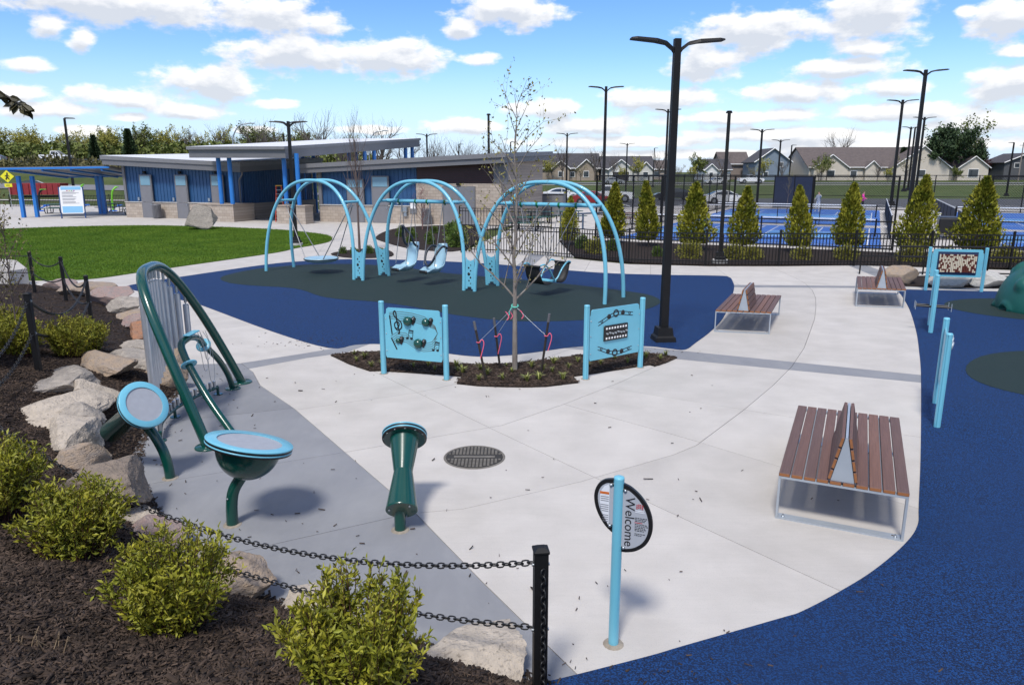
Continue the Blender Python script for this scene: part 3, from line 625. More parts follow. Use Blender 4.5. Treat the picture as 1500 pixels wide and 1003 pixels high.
# ---------------------------------------------------------------- chain posts and chains
def link_mesh_add(b, p, d, up, L=0.058, w=0.036, r=0.0055, n=5, k=12):
    d = d.normalized(); s = up - d*up.dot(d); s.normalize(); pts = []
    for i in range(k):
        a = 2*math.pi*i/k; c, sn = math.cos(a), math.sin(a)
        x = (L/2-w/2)*(1 if c > 0 else -1)*(abs(c) > 1e-6)+w/2*c; y = w/2*sn
        pts.append(p+d*x+s*y)
    b.tube(pts, r, n, closed=True)
def chain(A, B2, sag, label, name='chain'):
    A, B2 = Vector(A), Vector(B2); N = 200
    P = [A.lerp(B2, i/N)-Vector((0, 0, sag*4*(i/N)*(1-i/N))) for i in range(N+1)]
    S = [0]
    for i in range(N): S.append(S[-1]+(P[i+1]-P[i]).length)
    pitch = 0.045; m = int(S[-1]/pitch); b = MB(); j = 0
    for k in range(m):
        s = (k+0.5)*S[-1]/m
        while S[j+1] < s: j += 1
        f = (s-S[j])/(S[j+1]-S[j]); p = P[j].lerp(P[j+1], f); d = (P[j+1]-P[j]).normalized()
        u = Vector((0, 0, 1)) if abs(d.z) < 0.95 else Vector((1, 0, 0)); u = (u-d*u.dot(d)).normalized(); w = d.cross(u)
        ang = R(45) if k % 2 else R(-45)
        link_mesh_add(b, p, d, u*math.cos(ang)+w*math.sin(ang))
    o = b.build(name, BLACKP); return tag(o, label, 'chain', 'black chains between the posts')
def chain_post(x, y, z, h, w, label, sunk=0.0):
    t = thing('chain_post', label, 'post', (x, y, z), rnd.uniform(-0.2, 0.2), 'black posts carrying chains')
    b = MB(); b.box((0, 0, h/2-0.1), (w, w, h+0.2), bev=0.006); b.build('shaft', BLACK, t)
    b = MB(); b.box((0, 0, h+0.008), (w+0.012, w+0.012, 0.02), bev=0.004)
    b.add([(-w/2, -w/2, h+0.018), (w/2, -w/2, h+0.018), (w/2, w/2, h+0.018), (-w/2, w/2, h+0.018), (-w/4, -w/4, h+0.034), (w/4, -w/4, h+0.034), (w/4, w/4, h+0.034), (-w/4, w/4, h+0.034)], [(0, 1, 5, 4), (1, 2, 6, 5), (2, 3, 7, 6), (3, 0, 4, 7), (4, 5, 6, 7)]); b.build('cap', BLACK, t)
    for zz in (h-0.09, h-0.55):
        for sx in (-1, 1):
            b = MB(); b.tube([(sx*(w/2-0.004), 0.018*math.cos(a), zz+0.018*math.sin(a)) for a in np.linspace(0, 2*math.pi, 11)[:-1]], 0.005, 5, closed=True); b.cyl((sx*w/2, 0, zz), (sx*(w/2+0.012), 0, zz), 0.01, n=8); b.build('ring', STEEL, t)
    return t
NP = (0.18, 4.14, 0.0); OP = (-5.75, 6.75); FP = (-6.76, 10.07)
POSTS = [(NP[0], NP[1], -0.02, 1.12, 0.088, 'black square chain post beside the welcome sign'), (OP[0], OP[1], float(MH(*OP)), 1.05, 0.088, 'black chain post on the mulch bank left of the shrubs'), (FP[0], FP[1], float(MH(*FP)), 1.1, 0.076, 'black chain post in front of the low shrub clump'),
         (-9.1, 15.5, float(MH(-9.1, 15.5)), 1.05, 0.07, 'black chain post between the shrub clump and the pink granite boulder'), (-11.5, 18.6, float(MH(-11.5, 18.6)), 1.1, 0.07, 'black chain post behind the pink granite boulder'), (-13.2, 20.0, float(MH(-13.2, 20.0)), 1.1, 0.07, 'black chain post beside the pale concrete block'), (-17.6, 20.6, float(MH(-17.6, 20.6)), 1.1, 0.088, 'black chain post up the bank beyond the concrete block')]
for p in POSTS: chain_post(*p)
def top(i, dz): x, y, z, h = POSTS[i][:4]; return Vector((x, y, z+h-dz))
names = ['between the welcome sign post and the shrub bank', 'hanging across the mulch slope beside the low shrubs', 'looping over the low shrub clump', 'hanging by the pink granite boulder', 'between the two far posts by the lawn', 'reaching the concrete block']
for i, nm in enumerate(names):
    L = (top(i, 0)-top(i+1, 0)).length; sg = [0.66, 0.5, 0.42, 0.35, 0.2, 0.05][i]
    for dz, w in ((0.09, 'upper'), (0.55, 'lower')):
        A, B2 = top(i, dz), top(i+1, dz); d = (B2-A).normalized()*0.04
        chain(A+d, B2-d, sg*(1 if w == 'upper' else 0.72), w+' black link chain '+nm)
# spare chain tail hanging down the near post
x, y = NP[0], NP[1]
t = chain((x+0.012, y-0.052, 1.0), (x+0.018, y-0.054, 0.02), 0.0, 'slack chain end hanging down the near black post')
# ---------------------------------------------------------------- concrete block at the lawn edge
b = MB(); b.prism([(-1.4, 0), (1.3, 0), (1.3, 0.5), (0.9, 0.74), (-1.4, 0.82)], Matrix(((1, 0, 0), (0, 0, -1), (0, 1, 0))), (0, 0, 0), 0.6)
o = b.build('concrete_block', CONC); o.location = (-16.3, 22.6, 0.0); o.rotation_euler = (0, 0, R(-18)); tag(o, 'pale slanted concrete block wall end at the lawn edge', 'wall')
# ---------------------------------------------------------------- musical instruments
def ring_disc(b, c, M, r, mi=0): pass
def drum_head(parent, c, nrm, r, flip=False):
    """light blue double rim with grey membrane"""
    M = rotto(nrm)
    b = MB()
    for (z0, z1, rr) in ((0.0, 0.018, r), (-0.036, -0.018, r*0.995)):
        b.lathe([(r*0.74, z1), (rr-0.006, z1), (rr, z1-0.005), (rr, z0+0.005), (rr-0.006, z0), (r*0.74, z0), (r*0.74, z1)], 48, M, c)
    rim = b.build('rim', LBLUE, parent)
    b = MB(); b.lathe([(r*0.99, 0.0), (r*0.99, -0.018), (0.001, -0.018)], 48, M, c); b.lathe([(r*0.985, -0.036), (r*0.985, -0.05), (r*0.5, -0.05)], 48, M, c); b.build('gasket', BLACKP, parent)
    b = MB(); b.lathe([(r*0.745, 0.006), (0.001, 0.006)][::-1], 48, M, c); b.lathe([(r*0.75, 0.012), (r*0.735, 0.006)], 48, M, c); b.build('drum_head', MEMB, parent)
    for k in range(12):
        a = 2*math.pi*k/12+0.1; p = Vector(c)+M @ Vector((r*0.88*math.cos(a), r*0.88*math.sin(a), -0.058)); b = MB(); b.cyl(p, p+M @ Vector((0, 0, 0.012)), 0.011, n=8); b.build('bolt', STEEL, rim)
    return M
# kettle drum
t = thing('kettle_drum', 'dark green bowl shaped drum with wide light blue rim on a leaning post', 'drum', (-2.77, 6.64, 0))
nrm = Vector((0.20, 0.17, 0.96)).normalized(); c = Vector((0.24, 0.0, 0.86)); M = drum_head(t, c, nrm, 0.41)
b = MB(); prof = [(0.001, -0.36)]+[(0.305*math.sin(a), -0.05-0.31*math.cos(a)) for a in np.linspace(0.12, math.pi/2, 12)]+[(0.33, -0.045)]
b.lathe(prof, 36, M, c); b.build('bowl', DGREEN, t)
b = MB(); b.tube(smoothopen([(0, 0, -0.05), (0.01, 0, 0.2), (0.05, 0, 0.38), (0.17, 0, 0.56)], 6), 0.056, 18); b.build('post', DGREEN, t)
b = MB(); b.lathe([(0.056, 0.012), (0.085, 0.008), (0.09, 0.0)], 20); b.build('grout_ring', GROUT, t)
b = MB(); b.sphere((-0.002, -0.058, 0.30), 0.009); b.build('bolt', STEEL, t)
# tilted drum
t = thing('tilted_drum', 'long dark green tube drum with light blue ringed head tilted at the plaza', 'drum', (-3.9, 7.77, 0))
nrm = Vector((0.73, -0.42, 0.54)).normalized(); c = Vector((-0.15, -0.10, 0.91)); M = drum_head(t, c, nrm, 0.272)
b = MB(); b.lathe([(0.001, -0.84), (0.113, -0.84), (0.12, -0.83), (0.12, -0.05), (0.2, -0.045)], 30, M, c); b.build('tube_body', DGREEN, t)
att = c+M @ Vector((0, 0, -0.33))
b = MB(); b.tube(smoothopen([(0, 0, -0.05), (-0.01, 0.0, 0.15), (-0.07, 0.02, 0.36), (-0.22, 0.07, 0.58), tuple(att)], 6), 0.055, 18); b.build('leg', DGREEN, t)
b = MB(); b.lathe([(0.056, 0.012), (0.085, 0.008), (0.09, 0.0)], 20); b.build('grout_ring', GROUT, t)
# goblet drum
t = thing('goblet_drum', 'dark green waisted goblet drum leaning back on a short post', 'drum', (-1.09, 6.53, 0))
ax = Vector((-0.06, 0.79, 0.61)).normalized(); c0 = Vector((0.03, -0.06, 0.235)); M = rotto(ax)
b = MB(); b.lathe([(0.001, 0), (0.152, 0)], 36, M, c0); b.lathe([(0.152, 0), (0.156, 0.006), (0.154, 0.02), (0.094, 0.42)], 36, M, c0); b.lathe([(0.094, 0.42), (0.150, 0.79)], 36, M, c0); b.lathe([(0.150, 0.79), (0.21, 0.79)], 36, M, c0); b.build('body', DGREEN, t)
drum_head(t, c0+ax*0.85, ax, 0.232)
b = MB(); b.cyl((0, 0, -0.05), (0, 0, 0.34), 0.055, n=20); b.build('post', DGREEN, t)
b = MB(); b.lathe([(0.056, 0.012), (0.085, 0.008), (0.09, 0.0)], 20); b.build('grout_ring', GROUT, t)
for k in range(3):
    p = c0+M @ Vector((0.12*math.cos(2.1*k+0.2), 0.12*math.sin(2.1*k+0.2), 0.0)); b = MB(); b.cyl(p, p-ax*0.012, 0.010, n=8); b.build('bolt', STEEL, t)
# chime arch
FN, FF = Vector((-3.86, 8.73, 0)), Vector((-4.48, 11.66, 0)); APX = Vector((-0.78, -0.28, 2.13))
t = thing('chime_arch', 'tall dark green arch hung with a row of silver chime tubes', 'chimes', (-4.17, 10.2, 0))
O = Vector((-4.17, 10.2, 0))
def arch(s): 
    h = 1-abs(2*s-1)**3.3; g = 1-abs(2*s-1)**2.9
    return FN.lerp(FF, s)+Vector((APX.x*g, APX.y*g, APX.z*h))-O
b = MB(); b.tube([arch(s) for s in np.linspace(0, 1, 60)], 0.066, 18); b.build('arch', DGREEN, t)
for f in (FN, FF):
    b = MB(); b.lathe([(0.001, 0.022), (0.15, 0.022), (0.16, 0.012), (0.16, 0.0)], 28, None, f-O); b.build('base_plate', DGREEN, t)
NT = 13
for i in range(NT):
    u = i/(NT-1); s = 0.30+0.52*u; p = arch(s); zt = p.z-0.20; zb = 0.36+0.60*u**1.2
    b = MB(); b.cyl((p.x-0.02, p.y, zb), (p.x-0.02, p.y, zt), 0.043, n=16, caps=False); b.cyl((p.x-0.02, p.y, zb), (p.x-0.02, p.y, zt), 0.038, n=16, caps=False)
    tb = b.build('chime_tube', ALU, t)
    b = MB(); b.cyl((p.x-0.02, p.y, zt-0.005), (p.x-0.02, p.y, zt+0.008), 0.034, n=14); b.cyl((p.x-0.02, p.y, zt+0.03), (p.x-0.02, p.y, p.z-0.05), 0.020, n=10); b.cyl((p.x-0.02, p.y, zt), (p.x-0.02, p.y, zt+0.04), 0.009, n=6); b.build('hanger', STEEL, tb)
cur = smoothopen([(-4.56, 8.95, 0.10), (-4.72, 9.35, 0.12), (-4.80, 9.9, 0.12), (-4.75, 10.5, 0.12), (-4.62, 11.0, 0.12)], 5)
b = MB(); b.tube([p-O for p in cur], 0.028, 10)
for e in (cur[0], cur[-1], cur[10]): b.cyl((e.x-O.x, e.y-O.y, 0), (e.x-O.x, e.y-O.y, 0.12), 0.022, n=10); b.cyl((e.x-O.x, e.y-O.y, 0), (e.x-O.x, e.y-O.y, 0.012), 0.07, n=14)
rail = b.build('base_rail', DGREEN, t)
for i in range(1, len(cur)-1, 1):
    p = cur[i]-O; b = MB(); b.cyl((p.x, p.y, 0.10), (p.x, p.y, 0.235), 0.024, n=10); b.build('peg', STEEL, rail)
# mallet frame
t = thing('mallet_frame', 'low dark green bent pipe frame with light blue collars inside the chime arch', 'frame', (-4.3, 10.2, 0)); O = Vector((-4.3, 10.2, 0))
A0, B0 = Vector((-3.62, 9.05, 0)), Vector((-4.50, 11.3, 0))
b = MB(); b.tube([p-O for p in smoothopen([A0, (-4.02, 9.3, 0.42), (-4.36, 9.58, 0.80), (-4.50, 9.72, 0.96), (-4.58, 9.85, 1.08), (-4.56, 10.05, 1.13)], 6)], 0.05, 16); b.build('pipe', DGREEN, t)
b = MB(); b.tube([p-O for p in smoothopen([B0, (-4.50, 11.15, 0.28), (-4.53, 10.92, 0.58), (-4.57, 10.62, 0.85), (-4.57, 10.35, 1.05), (-4.56, 10.05, 1.13)], 6)], 0.046, 16); b.build('pipe', DGREEN, t)
for (p, d) in (((-4.40, 9.62, 0.85), (-0.5, 0.45, 0.75)), ((-4.58, 10.55, 0.90), (0.05, 0.62, -0.6))):
    M = rotto(d); b = MB(); b.lathe([(0.045, 0.012), (0.105, 0.012), (0.11, 0.006), (0.11, -0.006), (0.105, -0.012), (0.045, -0.012)], 28, M, Vector(p)-O); cl = b.build('collar', LBLUE, t)
    for k in range(6):
        a = k*math.pi/3; q = Vector(p)-O+M @ Vector((0.085*math.cos(a), 0.085*math.sin(a), 0)); b = MB(); b.cyl(q-M @ Vector((0, 0, 0.016)), q+M @ Vector((0, 0, 0.016)), 0.009, n=6); b.build('bolt', STEEL, cl)
b = MB(); b.box(Vector((-4.53, 10.08, 1.185))-O, (0.10, 0.34, 0.02), bev=0.006); b.build('top_plate', LBLUE, t)
for p in (A0, B0):
    b = MB(); b.lathe([(0.001, 0.02), (0.11, 0.02), (0.12, 0.01), (0.12, 0)], 24, None, p-O); b.build('base_plate', DGREEN, t)
for k, (dx, L) in enumerate(((0.0, 0.55), (0.05, 0.4), (0.09, 0.75))):
    p = Vector((-4.50+0.02*k, 10.12+dx, 1.17))-O; q = p+Vector((0.03, 0.04*k, -0.05))
    b = MB(); b.tube(smoothopen([p, p+Vector((0.05, 0.02, -L*0.5)), p+Vector((0.07, 0.05, -L)), p+Vector((0.09, 0.14, -L*0.92)), p+Vector((0.07, 0.17, -L*0.4)), p+Vector((0.03, 0.1, 0))], 5), 0.004, 5); b.build('mallet_cable', STEEL, t)
# ---------------------------------------------------------------- manhole cover
IRON = mat('cast_iron', (0.15, 0.138, 0.12), 0.8, metal=0.1, var=0.25, vscale=9, bump=0.3, bscale=60)
t = thing('manhole_cover', 'round dark cast iron manhole cover set in the pale concrete', 'manhole cover', (-0.46, 8.40, 0.002))
b = MB(); b.lathe([(0.001, 0.004), (0.345, 0.004), (0.35, 0.0)], 48); cov = b.build('lid', mat('iron_recess', (0.03, 0.028, 0.026), 0.9), t)
b = MB(); b.lathe([(0.352, 0.001), (0.356, 0.006), (0.372, 0.006), (0.378, -0.001)], 48); b.build('frame', IRON, t)
b = MB()
for i in range(-7, 8):
    for j in range(-7, 8):
        x, y = i*0.044, j*0.044
        if math.hypot(x, y) < 0.325 and abs(y) > 0.05: b.box((x, y, 0.006), (0.028, 0.028, 0.008))
b.box((0, 0, 0.005), (0.5, 0.05, 0.004)); b.build('tread', IRON, t)
# ---------------------------------------------------------------- welcome sign
def text_mesh(body, size, m, M4, extrude=0.0008, spacing=1.0):
    cu = bpy.data.curves.new('lettering', 'FONT'); cu.body = body; cu.size = size; cu.extrude = extrude; cu.align_x = 'CENTER'; cu.align_y = 'CENTER'; cu.space_character = spacing; cu.resolution_u = 3
    to = bpy.data.objects.new('tmp', cu); COL.objects.link(to); bpy.context.view_layer.update()
    me = bpy.data.meshes.new_from_object(to.evaluated_get(bpy.context.evaluated_depsgraph_get())); bpy.data.objects.remove(to); bpy.data.curves.remove(cu)
    me.transform(M4); me.materials.clear(); me.materials.append(m); return me
t = thing('welcome_sign', 'light blue post with a split round grey sign reading Welcome', 'sign', (0.75, 4.76, 0), R(-20))
b = MB(); b.cyl((0, 0, -0.05), (0, 0, 1.315), 0.0375, n=28); b.lathe([(0.0375, 0.0), (0.036, 0.01), (0.028, 0.014), (0.001, 0.015)], 28, None, (0, 0, 1.315)); b.build('post', LBLUE, t)
b = MB(); b.lathe([(0.0375, 0.012), (0.065, 0.014), (0.078, 0.0)], 14); b.build('grout_ring', GROUT, t)
SIGN = mat('sign_grey', (0.38, 0.40, 0.44), 0.45); SW = mat('sign_white', (0.68, 0.70, 0.74), 0.5); INK = mat('sign_ink', (0.012, 0.012, 0.014), 0.6); RED = mat('sign_red', (0.42, 0.03, 0.03), 0.6); ORG = mat('sign_orange', (0.55, 0.13, 0.02), 0.6)
MX = Matrix(((1, 0, 0), (0, 0, -1), (0, 1, 0)))        # local x,z plane, facing -y
RP = smoothopen([(0.032, 1.285), (0.09, 1.262), (0.16, 1.205), (0.215, 1.125), (0.245, 1.03), (0.243, 0.93), (0.205, 0.845), (0.14, 0.79), (0.075, 0.768), (0.032, 0.765)], 4)
LP = smoothopen([(-0.032, 0.90), (-0.085, 0.945), (-0.135, 1.02), (-0.165, 1.10), (-0.172, 1.18), (-0.15, 1.25), (-0.10, 1.295), (-0.032, 1.31)], 4)
for P, c in ((RP, (0.11, 1.02)), (LP, (-0.08, 1.13))):
    P = [(v.x, v.y) for v in P]; P = P if area(P) > 0 else P[::-1]
    b = MB(); b.prism(P, MX, (0, 0.0, 0), 0.026); fr = b.build('sign_frame', BLACKP, t)
    Q = [((x if abs(x) > 0.068 else math.copysign(0.034, x)), z) for x, z in inset(P, 0.028)]; b = MB(); b.prism(Q, MX, (0, 0, 0), 0.030); pn = b.build('sign_panel', SIGN, t)
M4 = Matrix.Translation((0.084, -0.0165, 1.005)) @ MX.to_4x4() @ Matrix.Rotation(-math.pi/2, 4, 'Z')
obj('lettering', text_mesh('Welcome', 0.095, INK, M4, 0.0006, 1.0), None, t)
b = MB(); r9 = random.Random(5)
for i, (z, w) in enumerate([(1.045, .075), (1.033, .08), (1.021, .06), (0.997, .082), (0.985, .085), (0.973, .07), (0.961, .08), (0.949, .06), (0.925, .07), (0.913, .05)]):
    x = 0.125
    while x < 0.125+w:
        q = r9.uniform(0.006, 0.016); b.box((x+q/2, -0.0165, z), (q, 0.001, 0.005)); x += q+0.004
b.build('small_print', INK, t)
b = MB(); b.box((0.15, -0.0165, 1.009), (0.055, 0.001, 0.005))
for k in range(4):
    for j in range(3): b.box((0.135+0.013*k, -0.0165, 1.125+0.012*j-0.006*abs(k-1.5)), (0.009, 0.001, 0.008))
b.build('emblem', RED, t)
b = MB(); b.box((0.155, -0.0165, 1.10), (0.06, 0.001, 0.006)); b.box((0.158, -0.0165, 1.088), (0.066, 0.001, 0.006)); b.build('caption', SW, t)
Q = [(-0.062, 0.955), (-0.062, 1.27), (-0.10, 1.25), (-0.128, 1.20), (-0.130, 1.13), (-0.112, 1.05)]
b = MB(); b.prism(ccw(Q), MX, (0, -0.0165, 0), 0.001); b.build('warning_label', SW, t)
b = MB(); b.box((-0.097, -0.0178, 1.20), (0.066, 0.001, 0.018)); b.build('warning_band', ORG, t)
b = MB()
for i in range(13):
    z = 1.172-0.0155*i; w = 0.058-0.0016*i*(i > 6)
    if i not in (3, 8): b.box((-0.066-w/2, -0.0178, z), (w, 0.001, 0.005))
b.build('small_print', mat('sign_grey_ink', (0.16, 0.16, 0.18), 0.6), t)
for (x, z) in ((0.05, 1.235), (0.05, 0.80), (-0.052, 1.265), (-0.052, 0.955)):
    b = MB(); b.sphere((x, -0.016, z), 0.013, rotto((0, -1, 0)), 12, 5, half=True); b.build('bolt', STEEL, t)
    b = MB(); b.box((x*0.72, -0.002, z), (0.034, 0.030, 0.03), bev=0.006); b.build('bracket', BLACKP, t)
# ---------------------------------------------------------------- planter bed with sapling
PLANT = [(-3.45, 13.47), (-2.94, 12.80), (-2.49, 12.34), (-2.31, 12.36), (-1.17, 12.10), (-0.85, 11.97), (-0.91, 11.56), (-0.56, 11.43), (-0.16, 11.38), (0.2, 11.36), (0.55, 11.39), (1.1, 11.62), (1.04, 11.99), (1.29, 12.12), (2.49, 12.76), (2.57, 12.67), (2.81, 12.91), (3.1, 13.28), (2.87, 13.52), (2.54, 13.66), (1.98, 13.70), (1.39, 13.53), (0.66, 13.12), (0.0, 12.84), (-0.62, 12.80), (-0.99, 12.80), (-1.66, 13.18), (-2.46, 13.75), (-3.0, 13.72)]
sheet('planter_bed', PLANT, 0.02, MULCH)
q = scatter_poly(PLANT, 9000, rng); chips('planter_bark', np.column_stack([q, np.full(len(q), 0.02)]), 'dark bark chips filling the small bed around the sapling', rng, 0.05)
LIRI = mat('lily_leaf', (0.16, 0.20, 0.035), 0.5, col2=(0.28, 0.27, 0.09), vscale=9, island=0.4)
def tuft_mesh(seed, n=26, L=0.17):
    rg = np.random.default_rng(seed); V = []; F = []
    for i in range(n):
        a = rg.uniform(0, 2*np.pi); tilt = rg.uniform(0.2, 1.0); l = L*rg.uniform(0.6, 1.15); w = 0.008
        d = np.array([math.cos(a), math.sin(a)]); s = np.array([-d[1], d[0]])*w; k = len(V)
        p0 = d*0.01; p1 = d*l*0.5*math.sin(tilt*0.7); p2 = d*l*math.sin(tilt)
        for (p, z, ww) in ((p0, -0.01, 1), (p1, l*0.55*math.cos(tilt*0.6), 1)): V += [(*(p-s*ww), z), (*(p+s*ww), z)]
        V.append((*p2, l*math.cos(tilt)*0.85)); F += [(k, k+1, k+3), (k, k+3, k+2), (k+2, k+3, k+4)]
    return npmesh('tuft', np.array(V), np.array(F), LIRI)
TUFT = [tuft_mesh(i) for i in (1, 2, 3)]
spots = [(-3.0, 13.45), (-2.75, 13.2), (-2.85, 12.95), (-2.45, 13.4), (-2.3, 13.15), (-2.35, 12.7), (-2.5, 12.55), (-2.0, 13.05), (-1.7, 13.0), (-1.75, 12.55), (-1.5, 12.65), (-1.35, 12.35), (-1.2, 12.75), (-1.0, 12.6), (-0.95, 12.3), (-0.85, 12.15), (-0.55, 12.35), (-0.42, 12.05), (-0.55, 11.7), (-0.15, 11.75), (0.0, 12.2), (-0.1, 12.55), (0.25, 11.65), (0.35, 12.55), (0.55, 12.35), (0.45, 11.75), (0.7, 12.2), (0.85, 11.75), (0.75, 12.8), (1.0, 12.5), (1.2, 12.9), (1.35, 12.6), (1.6, 12.75), (1.6, 13.3), (1.9, 13.1), (2.1, 12.85), (2.2, 13.4), (2.5, 13.2), (2.75, 13.1), (2.9, 13.35)]
for i, (x, y) in enumerate(spots):
    o = obj('grassy_plant', TUFT[i % 3], None, None, (x, y, 0.02), (0, 0, i*1.7)); s = rnd.uniform(0.65, 1.15); o.scale = (s, s, s)
    tag(o, 'small yellow green strap leaved plant in the sapling bed', 'plant', 'strap leaved plants in the sapling bed')
BARK = mat('grey_bark', (0.17, 0.14, 0.12), 0.9, col2=(0.26, 0.235, 0.21), vscale=18, bump=0.7, bscale=70, stretch=(1, 1, 0.35))
BUD = mat('young_leaf', (0.16, 0.15, 0.03), 0.6, col2=(0.25, 0.22, 0.06), vscale=4, island=0.4)
def grow(b, p, d, L, r, depth, rg, tips, up=0.25, split=(2, 3), nseg=4, spread=0.6, taper=0.55, n=6, wob=0.12):
    pts = [p.copy()]; rs = [r]
    for i in range(nseg):
        d = (d+Vector((rg.gauss(0, wob), rg.gauss(0, wob), rg.gauss(0, wob)+up*0.12))).normalized(); p = p+d*L/nseg; pts.append(p.copy()); rs.append(r*(1-(1-taper)*(i+1)/nseg)); tips.append((p.copy(), d.copy(), depth))
    b.tube(pts, rs, n, caps=False)
    if depth <= 0: return
    for k in range(rg.randint(*split)):
        i = rg.randint(1, nseg); q = pts[i]; a = rg.uniform(0, 2*math.pi)
        s = d.orthogonal().normalized(); s = Matrix.Rotation(a, 3, d) @ s
        nd = (d*(1-spread*0.5)+s*spread+Vector((0, 0, up))).normalized()
        grow(b, q, nd, L*rg.uniform(0.5, 0.75), rs[i]*0.62, depth-1, rg, tips, up, split, nseg, spread, taper, max(3, n-1), wob)
def sapling(name, label, loc, H, r, seed, levels, blen, leaves, lm, lsize, mats, z0=0.25, depth=1, up=0.35, spread=0.65, group=None, cat='tree'):
    t = thing(name, label, cat, loc, 0, group); rg = random.Random(seed); b = MB(); tips = []; p = Vector((0, 0, -0.05)); pts = [p]
    for i in range(14): p = Vector((0.0+rg.gauss(0, 0.014)*H/4*(i > 4), rg.gauss(0, 0.014)*H/4*(i > 4), H*(i+1)/14)); pts.append(p)
    rs = [r*(1-0.92*(i/14)**0.9) for i in range(15)]; b.tube(pts, rs, 8); b.build('trunk', mats, t)
    b = MB()
    for k in range(levels):
        f = z0+(0.96-z0)*(k+rg.random())/levels; i = min(13, int(f*14)); q = pts[i].lerp(pts[i+1], f*14-i); a = k*2.4+rg.gauss(0, 0.4)
        d = Vector((math.cos(a), math.sin(a), 0.75*up/0.35+1.0*f)).normalized()
        grow(b, q, d, blen*(1-0.62*f)*rg.uniform(0.75, 1.2), rs[i]*0.42+0.004, depth, rg, tips, up, (2, 4), 4, spread, 0.3, 5, 0.1)
    b.build('branches', mats, t)
    if leaves:
        P = []; D = []; g2 = np.random.default_rng(seed)
        for (q, d, dp) in tips:
            for j in range(leaves):
                P.append(np.array(q)+g2.normal(0, 0.02, 3)); D.append(np.array(d)*0.4+g2.normal(0, 1, 3))
        obj('leaves', leaf_mesh('leaves', np.array(P), np.array(D), lsize, 0.28, lm, g2), None, t)
    return t
sapling('staked_sapling', 'slender budding sapling guyed to three stakes in the small bed', (0.05, 12.39, 0.02), 4.6, 0.050, 12, 24, 1.35, 2, BUD, 0.05, BARK, 0.24, 1, up=0.24, spread=0.75)
STK = mat('dark_stake', (0.022, 0.016, 0.013), 0.8, var=0.3, vscale=10); PINK = mat('pink_tape', (0.75, 0.12, 0.20), 0.5); TEAL = mat('teal_strap', (0.10, 0.45, 0.36), 0.6)
TREE = Vector((0.05, 12.39, 0))
for (bx, by, tx, ty, tz, lab) in ((-0.42, 11.74, -0.62, 11.70, 1.02, 'dark leaning tree stake standing forward of the trunk with pink tape'), (-0.2, 12.43, -0.31, 12.33, 0.95, 'dark leaning tree stake right beside the sapling trunk'), (0.48, 11.99, 0.62, 11.9, 1.11, 'dark tree stake near the panel with the black slider plate')):
    t = thing('tree_stake', lab, 'stake', (bx, by, 0), 0, 'stakes guying the sapling'); B0 = Vector((bx, by, 0)); T0 = Vector((tx, ty, tz))
    dd = (T0-B0).normalized(); b = MB(); b.cyl((0, 0, -0.05), T0-B0, 0.021, 0.019, 10); b.build('stake', STK, t)
    b = MB(); b.cyl(T0-B0-dd*0.14, T0-B0+dd*0.005, 0.023, 0.022, 10); b.build('stake_sleeve', mat('grey_sleeve', (0.10, 0.10, 0.11), 0.6), t)
    q = B0.lerp(T0, 0.66)-B0; e = TREE+Vector((0, 0, 1.16))-B0
    b = MB(); b.tube([q, q.lerp(e, 0.5)-Vector((0, 0, 0.01)), e], 0.0045, 5); b.build('guy_wire', STEEL, t)
    b = MB(); b.tube([q+Vector((0.03*math.cos(a), 0.03*math.sin(a), 0.0)) for a in np.linspace(0, 6.28, 9)[:-1]], 0.008, 5, closed=True)
    b.tube(smoothopen([q+Vector((0.02, -0.02, 0)), q+Vector((0.06, -0.03, 0.05)), q+Vector((0.09, -0.03, -0.03)), q+Vector((0.03, -0.03, -0.2-0.12*rnd.random()))], 4), [0.008]*13, 4); b.build('pink_tape', PINK, t)
    m = q.lerp(e, 0.78); b = MB(); b.tube(smoothopen([m+Vector((-0.03, 0, 0.03)), m, m+Vector((0.03, -0.02, -0.06)), m+Vector((0.0, -0.02, -0.11))], 4), 0.009, 4); b.build('pink_tape', PINK, t)
t = thing('tree_strap', 'teal strap wrapped round the sapling trunk', 'strap', (0.05, 12.39, 0))
b = MB(); b.tube([(0.055*math.cos(a), 0.055*math.sin(a), 1.16+0.02*math.sin(a)) for a in np.linspace(0, 6.28, 13)[:-1]], 0.013, 6, closed=True); b.build('loop', TEAL, t)
b = MB(); b.tube([(-0.05, -0.03, 1.15), (-0.09, -0.04, 1.07), (-0.1, -0.05, 1.0)], 0.01, 5); b.build('strap_tail', TEAL, t)
